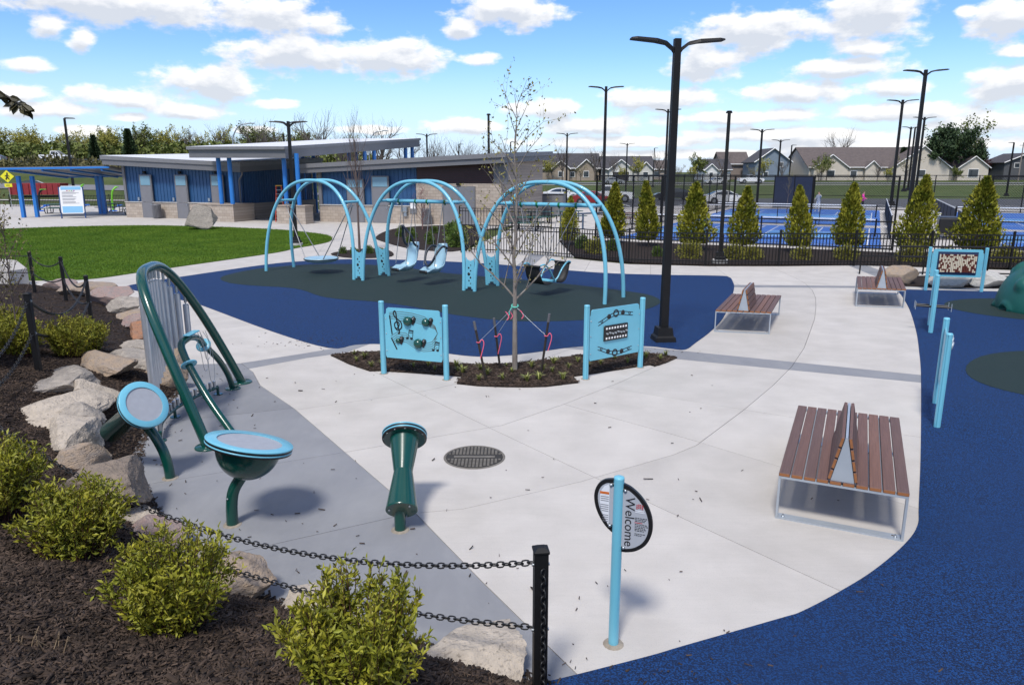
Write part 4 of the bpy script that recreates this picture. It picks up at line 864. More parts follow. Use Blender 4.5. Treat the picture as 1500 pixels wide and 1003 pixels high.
# ---------------------------------------------------------------- activity panels by the planter
def panel_frame(name, label, A, B2, h, group, board=(0.30, 1.17)):
    A, B2 = Vector((*A, 0)), Vector((*B2, 0)); c = (A+B2)/2; d = B2-A; w = d.length
    t = thing(name, label, 'play panel', c, math.atan2(d.y, d.x), group)
    for s in (-1, 1):
        b = MB(); n = 40; pr = []
        for i in range(n):      # extruded post with two shallow flutes
            a = 2*math.pi*i/n; r = 0.047-0.013*(abs(math.cos(a*2+0.5)) > 0.985); pr.append((r*math.cos(a), r*math.sin(a)))
        b.prism(pr, Matrix.Identity(3), (s*w/2, 0, h/2-0.03), h+0.0); b.lathe([(0.049, 0), (0.049, 0.012), (0.04, 0.026), (0.001, 0.03)], 20, None, (s*w/2, 0, h-0.03)); p = b.build('post', LBLUE, t)
        b = MB(); b.lathe([(0.047, 0.006), (0.07, 0.008), (0.076, 0)], 16, None, (s*w/2, 0, 0)); b.build('grout_ring', GROUT, p)
    bw = w-0.12; z0, z1 = board
    pts = [(-bw/2, z0+0.05), (-bw/2+0.02, z0), (bw/2-0.02, z0), (bw/2, z0+0.05), (bw/2, z1-0.12), (bw/2-0.03, z1-0.1), (bw/2-0.04, z1-0.02), (bw/2-0.07, z1), (-bw/2+0.07, z1), (-bw/2+0.04, z1-0.02), (-bw/2+0.03, z1-0.1), (-bw/2, z1-0.12)]
    b = MB(); b.prism(pts, MX, (0, 0, 0), 0.024); bd = b.build('board', LBLUE, t)
    for s in (-1, 1):
        for zz in (z0+0.12, z0+0.42, z0+0.68):
            b = MB(); b.sphere((s*(bw/2-0.025), -0.012, zz), 0.011, rotto((0, -1, 0)), 10, 4, half=True); b.build('bolt', STEEL, t)
    return t, bd, w
t, bd, w = panel_frame('music_panel', 'light blue music panel with staves, notes and green knobs', (-2.22, 12.21), (-1.10, 11.82), 1.28, 'light blue panels at the planter')
FR = (0, -0.0125, 0)
GREY = mat('engraved_grey', (0.10, 0.13, 0.12), 0.6)
def U(u, v): return (-0.46+0.92*u, 0.40+0.70*v)        # board coordinates 0..1
b = MB()
for k in range(5):
    o = 0.055*k; b.ribbon([U(*p) for p in [(0.02, 0.98-o*0.6-0.35*0), (0.25, 1.02-o), (0.5, 1.0-o*0.9), (0.75, 0.93-o*0.9), (0.95, 0.72-o*0.3), (0.99, 0.55), (0.93, 0.43-o*0.2)]], 0.008, MX, FR, 0.002)
    b.ribbon([U(*p) for p in [(0.04+o*0.3, 0.40-o*0.9), (0.18, 0.52-o), (0.36, 0.50-o), (0.52, 0.33-o*0.8), (0.70, 0.26-o*0.8), (0.88, 0.34-o), (0.98, 0.52-o*1.4)]], 0.008, MX, FR, 0.002)
b.build('stave_lines', GREY, bd)['kind'] = 'stuff'
b = MB(); b.ribbon([U(0.03, 0.92), U(0.07, 0.45)], 0.022, MX, FR, 0.004); b.build('bar_mark', BLACKP, bd)
b = MB(); b.ribbon([U(0.05, 0.36), U(0.16, 0.08)], 0.022, MX, FR, 0.004); b.build('bar_mark', BLACKP, bd)
cl = [U(0.13, 0.62), U(0.17, 0.60), U(0.21, 0.66), U(0.22, 0.73), U(0.18, 0.77), U(0.13, 0.72), U(0.14, 0.62), U(0.20, 0.56), U(0.27, 0.64), U(0.26, 0.76), U(0.19, 0.83), U(0.13, 0.9), U(0.11, 0.98), U(0.14, 1.03), U(0.165, 0.96), U(0.18, 0.75), U(0.22, 0.55), U(0.22, 0.49), U(0.19, 0.49)]
b = MB(); b.ribbon([(p[0], p[1]) for p in smoothopen([Vector(q) for q in cl], 4)], 0.021, MX, FR, 0.004); b.build('treble_clef', BLACKP, bd)
for (u, v, s) in ((0.40, 0.40, 1), (0.92, 0.16, 1)):
    b = MB()
    for du in (0.0, 0.085): b.ribbon([U(u+du, v-0.02+du*0), U(u+du+0.02, v+0.19)], 0.008, MX, FR, 0.004)
    b.ribbon([U(u+0.02, v+0.18), U(u+0.105, v+0.165)], 0.022, MX, FR, 0.004); b.ribbon([U(u+0.017, v+0.13), U(u+0.10, v+0.115)], 0.01, MX, FR, 0.004)
    for du in (-0.02, 0.065): x, z = U(u+du, v-0.02); b.prism([(x+0.026*math.cos(a), z+0.02*math.sin(a)) for a in np.linspace(0, 6.28, 13)[:-1]], MX, (0, -0.0145, 0), 0.004)
    b.build('note', BLACKP, bd)
for (u, v, r) in ((0.40, 0.80, 0.082), (0.76, 0.80, 0.070), (0.19, 0.30, 0.045), (0.60, 0.27, 0.082)):
    x, z = U(u, v); b = MB(); b.sphere((x, -0.012, z), r, rotto((0, -1, 0)), 24, 8, half=True); kn = b.build('knob', DGREEN, t)
    b = MB(); b.sphere((x+r*1.05+0.025, -0.012, z+0.045), 0.042, rotto((0, -1, 0)), 14, 5, half=True); b.ribbon([(x+r+0.0, z-0.05), (x+r+0.03, z), (x+r*1.05+0.03, z+0.05)], 0.045, MX, FR, 0.012); b.build('handle', BLACKP, kn)
    b = MB(); b.sphere((x+r*1.05+0.025, -0.05, z+0.05), 0.010, None, 8, 4); b.build('bolt', STEEL, kn)
t, bd, w = panel_frame('slider_panel', 'light blue panel with black slider plate and wave marks', (1.24, 11.87), (2.29, 12.62), 1.27, 'light blue panels at the planter')
b = MB(); b.box((0, -0.022, 0.735), (0.56, 0.03, 0.27), bev=0.012); pl = b.build('slider_plate', BLACKP, t)
for i in range(8):
    for z, h in ((0.82, 0.035), (0.65, 0.035)):
        b = MB(); b.box((-0.225+0.064*i, -0.038, z), (0.034, 0.004, h)); b.build('white_square', WHITE, pl)
    b = MB(); b.cyl((-0.225+0.064*i, -0.036, 0.735+0.01*math.sin(i*2)), (-0.225+0.064*i, -0.07, 0.735+0.01*math.sin(i*2)), 0.013, 0.016, 10); b.build('slider_pin', SILVER, pl)
for z0, sgn in ((1.03, 1), (0.44, -1)):
    P = [Vector((-0.40+0.08*i, z0+sgn*0.05*math.sin(-0.9+i*0.5)+0.01*sgn*(i-5))) for i in range(11)]
    b = MB(); b.ribbon(P, 0.011, MX, FR, 0.003); b.ribbon([p+Vector((0.0, -0.055)) for p in P], 0.011, MX, FR, 0.003); b.build('wave_line', INK, bd)
    for (i, r, open_) in ((1, 0.026, 1), (3, 0.043, 0), (5, 0.066, 1), (7, 0.043, 0), (9, 0.026, 1)):
        x, z = P[i].x, P[i].y-0.02; b = MB()
        if open_: b.lathe([(r*0.62, 0.0), (r*0.62, 0.005), (r, 0.005), (r, 0)], 20, MX, (x, -0.0125, z))
        else: b.lathe([(0.001, 0.005), (r, 0.005), (r, 0)], 20, MX, (x, -0.0125, z))
        b.build('dot', INK, bd)
# ---------------------------------------------------------------- benches
WOOD = [ramp_grain(mat('slat_wood_%d' % i, c, 0.6, var=0.1, vscale=3, bump=0.25, bscale=30, stretch=(60, 2, 60), spec=0.3), (70, 1.5, 70), 0.5, tuple(x*0.6 for x in c)) for i, c in enumerate([(0.155, 0.088, 0.073), (0.185, 0.100, 0.076), (0.135, 0.083, 0.073)])]
WEND = mat('slat_end', (0.27, 0.105, 0.035), 0.7, var=0.15, vscale=20)
SL_L, SL_W, SL_H = 2.38, 0.103, 0.036
def slat_mesh(w_, L, h, k):
    b = MB(); b.box((0, 0, 0), (w_, L, h), bev=0.004)
    me = b.mesh('slat', [WOOD[k], WEND])
    for p in me.polygons:
        if abs(p.normal.y) > 0.9: p.material_index = 1
    return me
SEAT = [slat_mesh(SL_W, SL_L, SL_H, k) for k in range(3)]; BK_L = 1.22; BACK = [slat_mesh(0.098, BK_L, 0.030, k) for k in range(3)]
def bench(label, FL, FRt, run=0.0):
    FL, FRt = Vector((*FL, 0)), Vector((*FRt, 0)); d = FRt-FL      # run: the seat runs off square by this angle
    t = thing('double_bench', label, 'bench', (FL+FRt)/2, math.atan2(d.y, d.x), 'double sided slatted benches')
    W = 1.15
    tn = math.tan(run)
    for yy in (0.0, SL_L*math.cos(run)-0.05):
        b = MB(); c = 0.012; X0 = -tn*yy
        b.box((X0, yy+0.045, 0.008), (W, 0.11, 0.016)); b.box((X0, yy+0.03, 0.445), (W, 0.075, 0.022))
        for s in (-1, 1): b.box((X0+s*(W/2-0.011), yy+0.03, 0.227), (0.022, 0.075, 0.42))
        fr = b.build('end_frame', SILVER, t)
        for s in (-1, 1):
            b = MB(); b.sphere((X0+s*(W/2-0.07), yy+0.03, 0.016), 0.016, None, 10, 4, half=True); b.cyl((X0+s*(W/2-0.07), yy+0.03, 0.016), (X0+s*(W/2-0.07), yy+0.03, 0.045), 0.008, n=8); b.build('anchor_bolt', STEEL, fr)
    b = MB()
    for s in (-1, 1): b.box((s*0.35-tn*(SL_L/2), SL_L/2*math.cos(run), 0.443), (0.05, SL_L-0.14, 0.02), rot=run)
    b.build('beam', SILVER, t)
    for i in range(10):
        o = obj('seat_slat', SEAT[rnd.randrange(3)], None, t, (-W/2+SL_W/2+i*(W-SL_W)/9-math.sin(run)*SL_L/2, math.cos(run)*SL_L/2-0.01, 0.475), (0, 0, run))
    for yy in (0.03, BK_L-0.03):
        b = MB(); b.prism([(-0.105, 0), (0.105, 0), (0.014, 0.43), (-0.014, 0.43)], Matrix.Rotation(run, 3, 'Z') @ MX, (-math.sin(run)*yy, math.cos(run)*yy, 0.494), 0.05); b.build('back_bracket', SILVER, t)
    for s in (-1, 1):
        lean = math.atan2(0.091, 0.43)
        for k in range(4):
            f = (k+0.5)/4; x = s*(0.105-0.091*f+0.017); z = 0.50+0.45*f
            obj('back_slat', BACK[rnd.randrange(3)], None, t, (x*math.cos(run)-math.sin(run)*BK_L/2, math.cos(run)*BK_L/2+x*math.sin(run)-0.005, z), (0, s*(math.pi/2-lean), run))
    b = MB(); b.box((-math.sin(run)*BK_L/2, math.cos(run)*BK_L/2, 0.925), (0.022, BK_L-0.02, 0.03), rot=run); b.build('back_spine', SILVER, t)
    return t
bench('double sided brown slatted bench near the edge of the blue rubber, standing alone', (2.66, 6.79), (3.70, 6.30))
bench('double sided brown slatted bench beside the tall light pole and swing area', (4.42, 15.60), (5.54, 15.35), R(-12))
bench('double sided brown slatted bench next to the edging rocks by the fence', (8.92, 18.70), (10.06, 18.45), R(-12))
# ---------------------------------------------------------------- light poles
def pole_mesh(H, w0, w1, kind):
    """square steel pole with skirt; heads: two gull-wing arms or one"""
    b = MB(); b.add([(sx*w/2, sy*w/2, z) for z, w in ((0, w0), (H, w1)) for sx, sy in ((-1, -1), (1, -1), (1, 1), (-1, 1))], [(0, 1, 5, 4), (1, 2, 6, 5), (2, 3, 7, 6), (3, 0, 4, 7), (4, 5, 6, 7)])
    shaft = b.mesh('pole_shaft', BLACK)
    k = w0/0.155; b = MB(); b.add([(sx*w/2, sy*w/2, z) for z, w in ((0, 0.43*k), (0.10*k, 0.40*k), (0.13*k, 0.33*k), (0.29*k, 0.29*k), (0.30*k, w0)) for sx, sy in ((-1, -1), (1, -1), (1, 1), (-1, 1))], [(4*j+i, 4*j+(i+1) % 4, 4*j+4+(i+1) % 4, 4*j+4+i) for j in range(4) for i in range(4)])
    skirt = b.mesh('base_cover', BLACK); heads = []
    for s in ((-1, 1) if kind == 2 else (1,)):
        b = MB(); sec = [(0.0, -0.30, 0.06, 0.10), (0.10, -0.16, 0.09, 0.075), (0.22, -0.06, 0.16, 0.06), (0.42, -0.015, 0.26, 0.055), (0.80, 0.02, 0.27, 0.045), (0.90, 0.025, 0.22, 0.03)]
        if kind == 1: sec = [(0.0, 0.02, 0.12, 0.08), (0.12, 0.03, 0.24, 0.07), (0.5, 0.04, 0.26, 0.05), (0.58, 0.04, 0.2, 0.03)]
        v = []
        for (x, z, w, h) in sec:
            for (yy, zz) in ((-w/2, 0), (-w/2*0.8, h), (w/2*0.8, h), (w/2, 0)): v.append((s*x*k*1.0, yy*k, H+z*k+zz*k-0.05*k))
        n = len(sec); f = [(4*j+i, 4*j+(i+1) % 4, 4*j+4+(i+1) % 4, 4*j+4+i) for j in range(n-1) for i in range(4)]+[tuple(range(4*n-4, 4*n))]
        if s < 0: f = [tuple(reversed(q)) for q in f]
        b.add(v, f); heads.append(b.mesh('lamp_head', BLACK))
    return shaft, skirt, heads
PM = {}
def light_pole(x, y, H, w, kind, rz, label, group='black light poles', z=0.0, foot=False):
    key = (H, w, kind)
    if key not in PM: PM[key] = pole_mesh(H, w, w*0.8, kind)
    sh, sk, hd = PM[key]; t = thing('light_pole', label, 'light pole', (x, y, z), rz, group)
    obj('pole_shaft', sh, None, t); obj('base_cover', sk, None, t)
    for h in hd: obj('lamp_head', h, None, t)
    if foot:
        b = MB(); b.cyl((0, 0, -0.2), (0, 0, 0.14), 0.3, n=20); o = b.build('concrete_foot', CURB, t)
        for c in t.children:
            if not c.name.startswith('concrete'): c.location.z = 0.14
    return t
light_pole(3.13, 14.75, 5.85, 0.155, 2, R(6), 'tall black double headed light pole on the blue rubber beside a bench')
light_pole(-10.2, 34.7, 5.5, 0.15, 2, R(-4), 'black double headed light pole at the tip of the lawn', foot=True)
light_pole(7.97, 28.0, 5.4, 0.15, 1, R(75), 'black single headed light pole on a round concrete foot behind the fence', foot=True)
# ---------------------------------------------------------------- arched swing set
SA, SB = Vector((-8.32, 26.15, 0)), Vector((2.77, 19.52, 0)); sdv = SB-SA; SL = sdv.length; BAY = SL/3
swing = thing('swing_frame', 'light blue swing frame of three double arches with perforated foot panels', 'swing set', SA, math.atan2(sdv.y, sdv.x))
def frame_pt(u, v, z): return Vector((u, v, z))
PW = 0.19; HT = 3.13
def arch_pts(x0, x1, side, n=44):
    pts = []
    for i in range(n+1):
        a = math.pi*i/n; c, s = math.cos(a), math.sin(a)
        x = (x0+x1)/2-(x1-x0)/2*math.copysign(abs(c)**0.80, c); z = HT*abs(s)**0.82
        v = side*(0.64-0.36*(z/HT)**1.2); pts.append((x, v, z))
    pts[0] = (x0, side*0.64, -0.03); pts[-1] = (x1, side*0.64, -0.03); return pts
for k in range(3):
    x0 = k*BAY+(PW if k else 0); x1 = (k+1)*BAY-(PW if k < 2 else 0)
    for s in (-1, 1):
        b = MB(); b.tube(arch_pts(x0, x1, s), 0.055, 14); b.build('arch_tube', LBLUE, swing)
def vat(z): return 0.64-0.36*(z/HT)**1.2
def xat(x0, x1, z, right):
    s = (z/HT)**(1/0.82); c = math.sqrt(max(0, 1-s*s)); return (x0+x1)/2+(1 if right else -1)*(x1-x0)/2*c**0.80
# bay 1 short cross bars
for rt in (0, 1):
    z = 2.45; x = xat(0, BAY-PW, z, rt); b = MB(); b.cyl((x, -vat(z), z), (x, vat(z), z), 0.042, n=14); b.build('cross_bar', LBLUE, swing)
# bays 2, 3 long beams
for k in (1, 2):
    x0 = k*BAY+PW; x1 = (k+1)*BAY-(PW if k < 2 else 0); z = 2.52; xa, xb = xat(x0, x1, z, 0), xat(x0, x1, z, 1)
    b = MB(); b.cyl((xa, 0, z), (xb, 0, z), 0.058, n=16); bm_ = b.build('top_beam', LBLUE, swing)
    for x in (xa, xb):
        b = MB(); b.cyl((x, -vat(z), z), (x, vat(z), z), 0.042, n=12); b.build('yoke', LBLUE, swing)
    for f in ((0.18, 0.42, 0.58, 0.82) if k == 1 else (0.2, 0.38, 0.62, 0.8)):
        x = xa+(xb-xa)*f; b = MB(); b.cyl((x-0.03, 0, z), (x+0.03, 0, z), 0.066, n=14); b.box((x, 0, z-0.075), (0.04, 0.03, 0.05)); b.build('hanger_clamp', mat('clamp_green', (0.01, 0.16, 0.06), 0.4), swing)
# perforated foot panels between neighbouring legs
def foot_panel():
    b = MB(); hw = PW-0.045; z0, z1 = 0.06, 0.98
    holes = [(0.03, 0.76, 0.018), (-0.04, 0.68, 0.028), (0.03, 0.60, 0.022), (-0.03, 0.50, 0.048), (0.03, 0.40, 0.030), (-0.02, 0.31, 0.024), (0.04, 0.23, 0.018)]
    bm = bmesh.new()
    out = [(-hw, z0), (-hw*0.5, z0+0.01), (-hw*0.45, z0+0.07), (hw*0.45, z0+0.07), (hw*0.5, z0+0.01), (hw, z0), (hw, z1), (hw*0.8, z1-0.06), (0, z1-0.10), (-hw*0.8, z1-0.06), (-hw, z1)]
    b.prism(out, MX, (0, 0, 0), 0.03)
    me = b.mesh('foot_panel', LBLUE); h = MB()
    for (x, z, r) in holes: h.lathe([(0.001, 0.003), (r, 0.003), (r, -0.036), (0.001, -0.036)], 16, MX, (x, -0.0155, z))
    return me, h.mesh('perforation', BLACKP)
FPM, FPH = foot_panel()
for k in (1, 2):
    for s in (-1, 1):
        o = obj('foot_panel', FPM, None, swing, (k*BAY, s*0.615, 0), (s*0.06, 0, 0))
        ho = obj('perforation', FPH, None, o); ho['kind'] = 'stuff'
WS = swing.matrix_basis.copy(); bpy.context.view_layer.update(); WS = swing.matrix_world.copy()
SEATB = mat('swing_seat_blue', (0.30, 0.48, 0.58), 0.35, var=0.05, vscale=4, coat=0.2); CHN = mat('chain_steel', (0.30, 0.30, 0.30), 0.45, metal=0.7)
def hung(name, label, u, rz=0.0, z=0.0):
    p = WS @ Vector((u, 0, 0)); return thing(name, label, 'swing', (p.x, p.y, 0), swing.rotation_euler.z+rz, 'swings hanging in the arches')
def rope(t, a, b2, name='hanging_chain', r=0.012): b = MB(); b.tube([a, b2], r, 6); return b.build(name, CHN, t)
# disc swing in bay 1
u0 = (BAY-PW)/2; t = hung('disc_swing', 'round pale blue disc swing on four slanting ropes', u0)
b = MB(); b.lathe([(0.001, 0.40), (0.36, 0.385), (0.50, 0.42), (0.565, 0.47), (0.575, 0.51), (0.54, 0.545), (0.47, 0.535), (0.35, 0.52), (0.001, 0.515)], 32); b.build('disc_seat', SEATB, t)
for rt in (0, 1):
    z = 2.45; x = xat(0, BAY-PW, z, rt)-u0
    for s in (-1, 1): rope(t, (x, s*0.06, z-0.12), ((0.42 if rt else -0.42), s*0.33, 0.53), 'rope', 0.016)
    b = MB(); b.cyl((x, 0, z-0.02), (x, 0, z-0.16), 0.025, n=8); b.box((x, 0, z-0.15), (0.05, 0.16, 0.04)); b.build('shackle', STEEL, t)
b = MB()
b.tube([(0.577*math.cos(a), 0.577*math.sin(a), 0.505) for a in np.linspace(0, 2*math.pi, 33)[:-1]], 0.02, 6, closed=True); b.build('rim_pad', BLACKP, t)
# bucket seats in bay 2
def bucket(label, u, rz, harness):
    t = hung('bucket_swing', label, u, rz); n = 11
    def shell(off):
        V = []; prof = [(-0.56, 0.42, 0.19), (-0.50, 0.43, 0.21), (-0.36, 0.41, 0.23), (-0.18, 0.40, 0.25), (0.0, 0.43, 0.26), (0.12, 0.55, 0.26), (0.20, 0.74, 0.26), (0.27, 0.98, 0.25), (0.32, 1.16, 0.21), (0.335, 1.24, 0.13)]
        for j, (y, z, w) in enumerate(prof):
            for i in range(n):
                f = -1+2*i/(n-1); e = abs(f)**2.6; side = 0.13 if j < 4 else 0.16
                fw = max(0.0, min(1.0, (j-4)/3)); yy = y-e*side*1.1*fw-off*0.0; zz = z+e*side*(1-fw)*(0.5 if j < 2 else 1.15)
                V.append((f*w, yy+(off*fw), zz-off*(1-fw)))
        return V, len(prof)
    V1, m = shell(0); V2, _ = shell(0.045); k = len(V1); F = []
    for j in range(m-1):
        for i in range(n-1):
            a = j*n+i; F += [(a, a+1, a+n+1, a+n), (k+a, k+a+n, k+a+n+1, k+a+1)]
    rim = [i for i in range(n)]+[j*n+n-1 for j in range(1, m)]+[(m-1)*n+i for i in range(n-2, -1, -1)]+[j*n for j in range(m-2, 0, -1)]
    for a, c in zip(rim, rim[1:]+rim[:1]): F.append((a, k+a, k+c, c))
    b = MB(); b.add(V1+V2, F, 0, True); sh = b.build('seat_shell', SEATB, t)
    b = MB(); b.box((0, -0.565, 0.435), (0.36, 0.07, 0.09), bev=0.02); b.build('front_pad', BLACKP, t)
    b = MB(); b.tube(smoothopen([(-0.06, -0.54, 0.47), (-0.055, -0.3, 0.48), (-0.05, -0.05, 0.52)], 4), 0.018, 6); b.tube(smoothopen([(0.06, -0.54, 0.47), (0.055, -0.3, 0.48), (0.05, -0.05, 0.52)], 4), 0.018, 6); b.build('seat_groove', SEATB, t)
    if harness == 'up':
        b = MB(); b.tube(smoothopen([(-0.23, 0.16, 1.12), (-0.24, 0.02, 1.22), (-0.22, -0.06, 1.45), (-0.12, -0.12, 1.62), (-0.02, -0.22, 1.76), (0.02, -0.22, 1.76), (0.12, -0.12, 1.60), (0.22, -0.06, 1.45), (0.24, 0.02, 1.22), (0.23, 0.16, 1.12)], 5), 0.036, 8)
    else:
        b = MB(); b.tube(smoothopen([(-0.23, 0.20, 1.12), (-0.26, 0.0, 1.18), (-0.25, -0.22, 1.0), (-0.18, -0.34, 0.76), (-0.05, -0.38, 0.62), (0.05, -0.38, 0.62), (0.18, -0.34, 0.76), (0.25, -0.22, 1.0), (0.26, 0.0, 1.18), (0.23, 0.20, 1.12)], 5), 0.036, 8)
    b.build('harness_bar', mat('harness_navy', (0.015, 0.022, 0.035), 0.45), t)
    for s in (-1, 1):
        rope(t, (s*0.30, 0, 2.40), (s*0.26, -0.34, 0.60)); rope(t, (s*0.30, 0, 2.40), (s*0.27, 0.10, 1.02)); b = MB(); b.cyl((s*0.30, 0, 2.46), (s*0.30, 0, 2.36), 0.018, n=6); b.build('shackle', STEEL, t)
    return t
x0 = BAY+PW; x1 = 2*BAY-PW; xa, xb = xat(x0, x1, 2.52, 0), xat(x0, x1, 2.52, 1)
bucket('pale blue bucket swing seat with its dark harness raised', xa+(xb-xa)*0.30, R(-14), 'up')
bucket('pale blue bucket swing seat with its dark harness lowered', xa+(xb-xa)*0.70, R(-14), 'down')
# face to face swing in bay 3
x0 = 2*BAY+PW; x1 = 3*BAY; xa, xb = xat(x0, x1, 2.52, 0), xat(x0, x1, 2.52, 1); uc = (xa+xb)/2
t = hung('double_swing', 'black sling face to face swing with pale blue curved bars', uc, R(78))
SLING = mat('black_sling', (0.011, 0.011, 0.012), 0.6)
for s in (-1, 1):
    P = [(s*0.10, 0.40), (s*0.30, 0.36), (s*0.48, 0.42), (s*0.60, 0.62), (s*0.66, 0.86)]; P = [p for p in smoothopen([Vector((a, c2)) for a, c2 in P], 4)]
    V = [(p.x, y, p.y) for p in P for y in (-0.27, 0.27)]+[(p.x-s*0.0, y, p.y-0.025) for p in P for y in (-0.27, 0.27)]; k = len(P)
    F = [(2*i, 2*i+1, 2*i+3, 2*i+2) for i in range(k-1)]+[(2*k+2*i, 2*k+2*i+2, 2*k+2*i+3, 2*k+2*i+1) for i in range(k-1)]+[(2*i, 2*i+2, 2*k+2*i+2, 2*k+2*i) for i in range(k-1)]+[(2*i+1, 2*k+2*i+1, 2*k+2*i+3, 2*i+3) for i in range(k-1)]+[(2*k-2, 2*k-1, 4*k-1, 4*k-2), (0, 2*k, 2*k+1, 1)]
    b = MB(); b.add(V, F, 0, True); b.build('sling_seat', SLING, t)
    b = MB(); b.cyl((s*0.665, -0.28, 0.87), (s*0.665, 0.28, 0.87), 0.035, n=10); b.build('back_bar', SLING, t)
    for y in (-0.30, 0.30):
        b = MB(); b.tube(smoothopen([(s*0.66, y, 0.90), (s*0.50, y*1.05, 0.92), (s*0.28, y*1.05, 0.76), (s*0.10, y*1.0, 0.52), (0, y*0.9, 0.43), (s*-0.05, y*0.8, 0.42)], 5), 0.024, 8); b.build('curved_bar', LBLUE, t)
b = MB(); b.cyl((0, -0.3, 0.42), (0, 0.3, 0.42), 0.03, n=10); b.box((0, 0, 0.40), (0.22, 0.5, 0.03)); b.build('centre_bar', LBLUE, t)
for f in (0.2, 0.38, 0.62, 0.8):
    x = xa+(xb-xa)*f-uc
    for y in (-0.42, 0.42): rope(t, (-x*math.sin(R(-78)) *0.0+x*0.21, -x*0.98, 2.42), (y, -math.copysign(0.3, x), 0.88), r=0.010)
# ---------------------------------------------------------------- right hand play pieces
t, bd, w = panel_frame('bead_panel', 'light blue panel with a grid of cream and brown tumblers', (12.20, 21.35), (13.66, 21.05), 1.28, None, (0.42, 1.22))
b = MB(); b.box((0, -0.02, 0.82), (1.06, 0.03, 0.66), bev=0.01); fr = b.build('bead_frame', mat('navy_frame', (0.012, 0.03, 0.08), 0.5), t)
CREAM = mat('cream_bead', (0.62, 0.55, 0.42), 0.5); BRN = mat('brown_bead', (0.12, 0.028, 0.018), 0.5); bc, bb = MB(), MB()
for i in range(22):
    for j in range(11):
        (bc if rnd.random() < 0.56 else bb).cyl((-0.475+0.0452*i, -0.055, 0.562+0.047*j), (-0.475+0.0452*i, -0.055, 0.606+0.047*j), 0.021, n=8)
bc.build('cream_beads', CREAM, fr)['kind'] = 'stuff'; bb.build('brown_beads', BRN, fr)['kind'] = 'stuff'
def fluted_post(parent, x, y, h, r=0.047):
    b = MB(); n = 40; pr = [((r-0.013*(abs(math.cos(4*math.pi*i/n+0.5)) > 0.985))*math.cos(2*math.pi*i/n), (r-0.013*(abs(math.cos(4*math.pi*i/n+0.5)) > 0.985))*math.sin(2*math.pi*i/n)) for i in range(n)]
    b.prism(pr, Matrix.Identity(3), (x, y, h/2-0.03), h); b.lathe([(r+0.002, 0), (r+0.002, 0.014), (r*0.8, 0.028), (0.001, 0.03)], 20, None, (x, y, h-0.03)); return b.build('post', LBLUE, parent)
t = thing('step_post', 'light blue post panel with two black bar handles on the blue rubber', 'play panel', (9.3, 15.9, 0), R(62))
for s in (-1, 1): fluted_post(t, s*0.45, 0, 1.27)
for (dx, z) in ((-0.1, 0.55), (0.95, 0.42)):
    b = MB(); b.cyl((dx-0.2, -0.33, z), (dx-0.2, 0.33, z), 0.022, n=10); hb = b.build('bar_handle', BLACKP, t)
    for s in (-1, 1): b = MB(); b.box((dx-0.2, s*0.34, z), (0.05, 0.012, 0.17), bev=0.004); b.build('handle_end', SILVER, hb)
b = MB(); b.box((0, 0, 0.72), (0.8, 0.022, 0.75), bev=0.008); b.build('board', LBLUE, t)
b = MB(); b.box((0.42, 0, 0.46), (1.3, 0.045, 0.045), bev=0.008); b.build('support_rail', SILVER, t)
t = thing('edge_panel', 'light blue two post panel seen edge on beside the pale walkway', 'play panel', (6.1, 10.0, 0), math.atan2(1.12, 0.61))
for s in (-1, 1): fluted_post(t, s*0.60, 0, 1.32, 0.042)
b = MB(); b.box((0, 0, 0.80), (1.1, 0.024, 0.78), bev=0.008); b.build('board', LBLUE, t)
for i in range(6):
    b = MB(); b.lathe([(0.03, -0.012), (0.062, -0.012), (0.062, 0.012), (0.03, 0.012), (0.03, -0.012)], 14, rotto((0, 1, 0.2)), (-0.38+0.15*i, -0.055, 1.10+0.04*math.sin(i))); b.build('spinner_ring', SILVER, t)
# climbing dome
t = thing('climbing_dome', 'teal green plastic climbing dome with bumps and ringed holes', 'climbing dome', (13.75, 18.15, 0))
TEALP = mat('teal_plastic', (0.005, 0.085, 0.070), 0.4, var=0.08, vscale=3, bump=0.05, bscale=90)
bm = bmesh.new(); bmesh.ops.create_uvsphere(bm, u_segments=120, v_segments=60, radius=1.0); r4 = random.Random(4); sp = []
for i in range(400):
    v = Vector((r4.gauss(0, 1), r4.gauss(0, 1), abs(r4.gauss(0.3, 0.7)))).normalized()
    if all((v-s[0]).length > 0.40 for s in sp): sp.append((v, r4.choice((0, 1, 0, 2)), r4.uniform(0.11, 0.16)))
for v in bm.verts:
    n = v.co.normalized(); d = 0.0
    for (c, k, r) in sp:
        e = (n-c).length
        if k == 1: d += 0.085*max(0, 1-(e/r)**2)
        elif k == 0: d += 0.06*math.exp(-((e-r)/0.035)**2)-0.12*math.exp(-(e/(r*0.62))**4)
        else: d += 0.05*max(0, 1-(e/(r*0.7))**2)
    p = n*(1+d); v.co = Vector((p.x*1.36, p.y*1.30, p.z*1.42 if p.z > 0 else p.z*0.1))
bmesh.ops.delete(bm, geom=[v for v in bm.verts if v.co.z < -0.06], context='VERTS')
me = bpy.data.meshes.new('dome_shell'); bm.to_mesh(me); bm.free(); me.polygons.foreach_set('use_smooth', [True]*len(me.polygons)); obj('dome_shell', me, TEALP, t)
b = MB(); b.box((-0.84, -1.13, 0.18), (0.16, 0.012, 0.09), rot=R(-37)); b.build('white_label', WHITE, t)
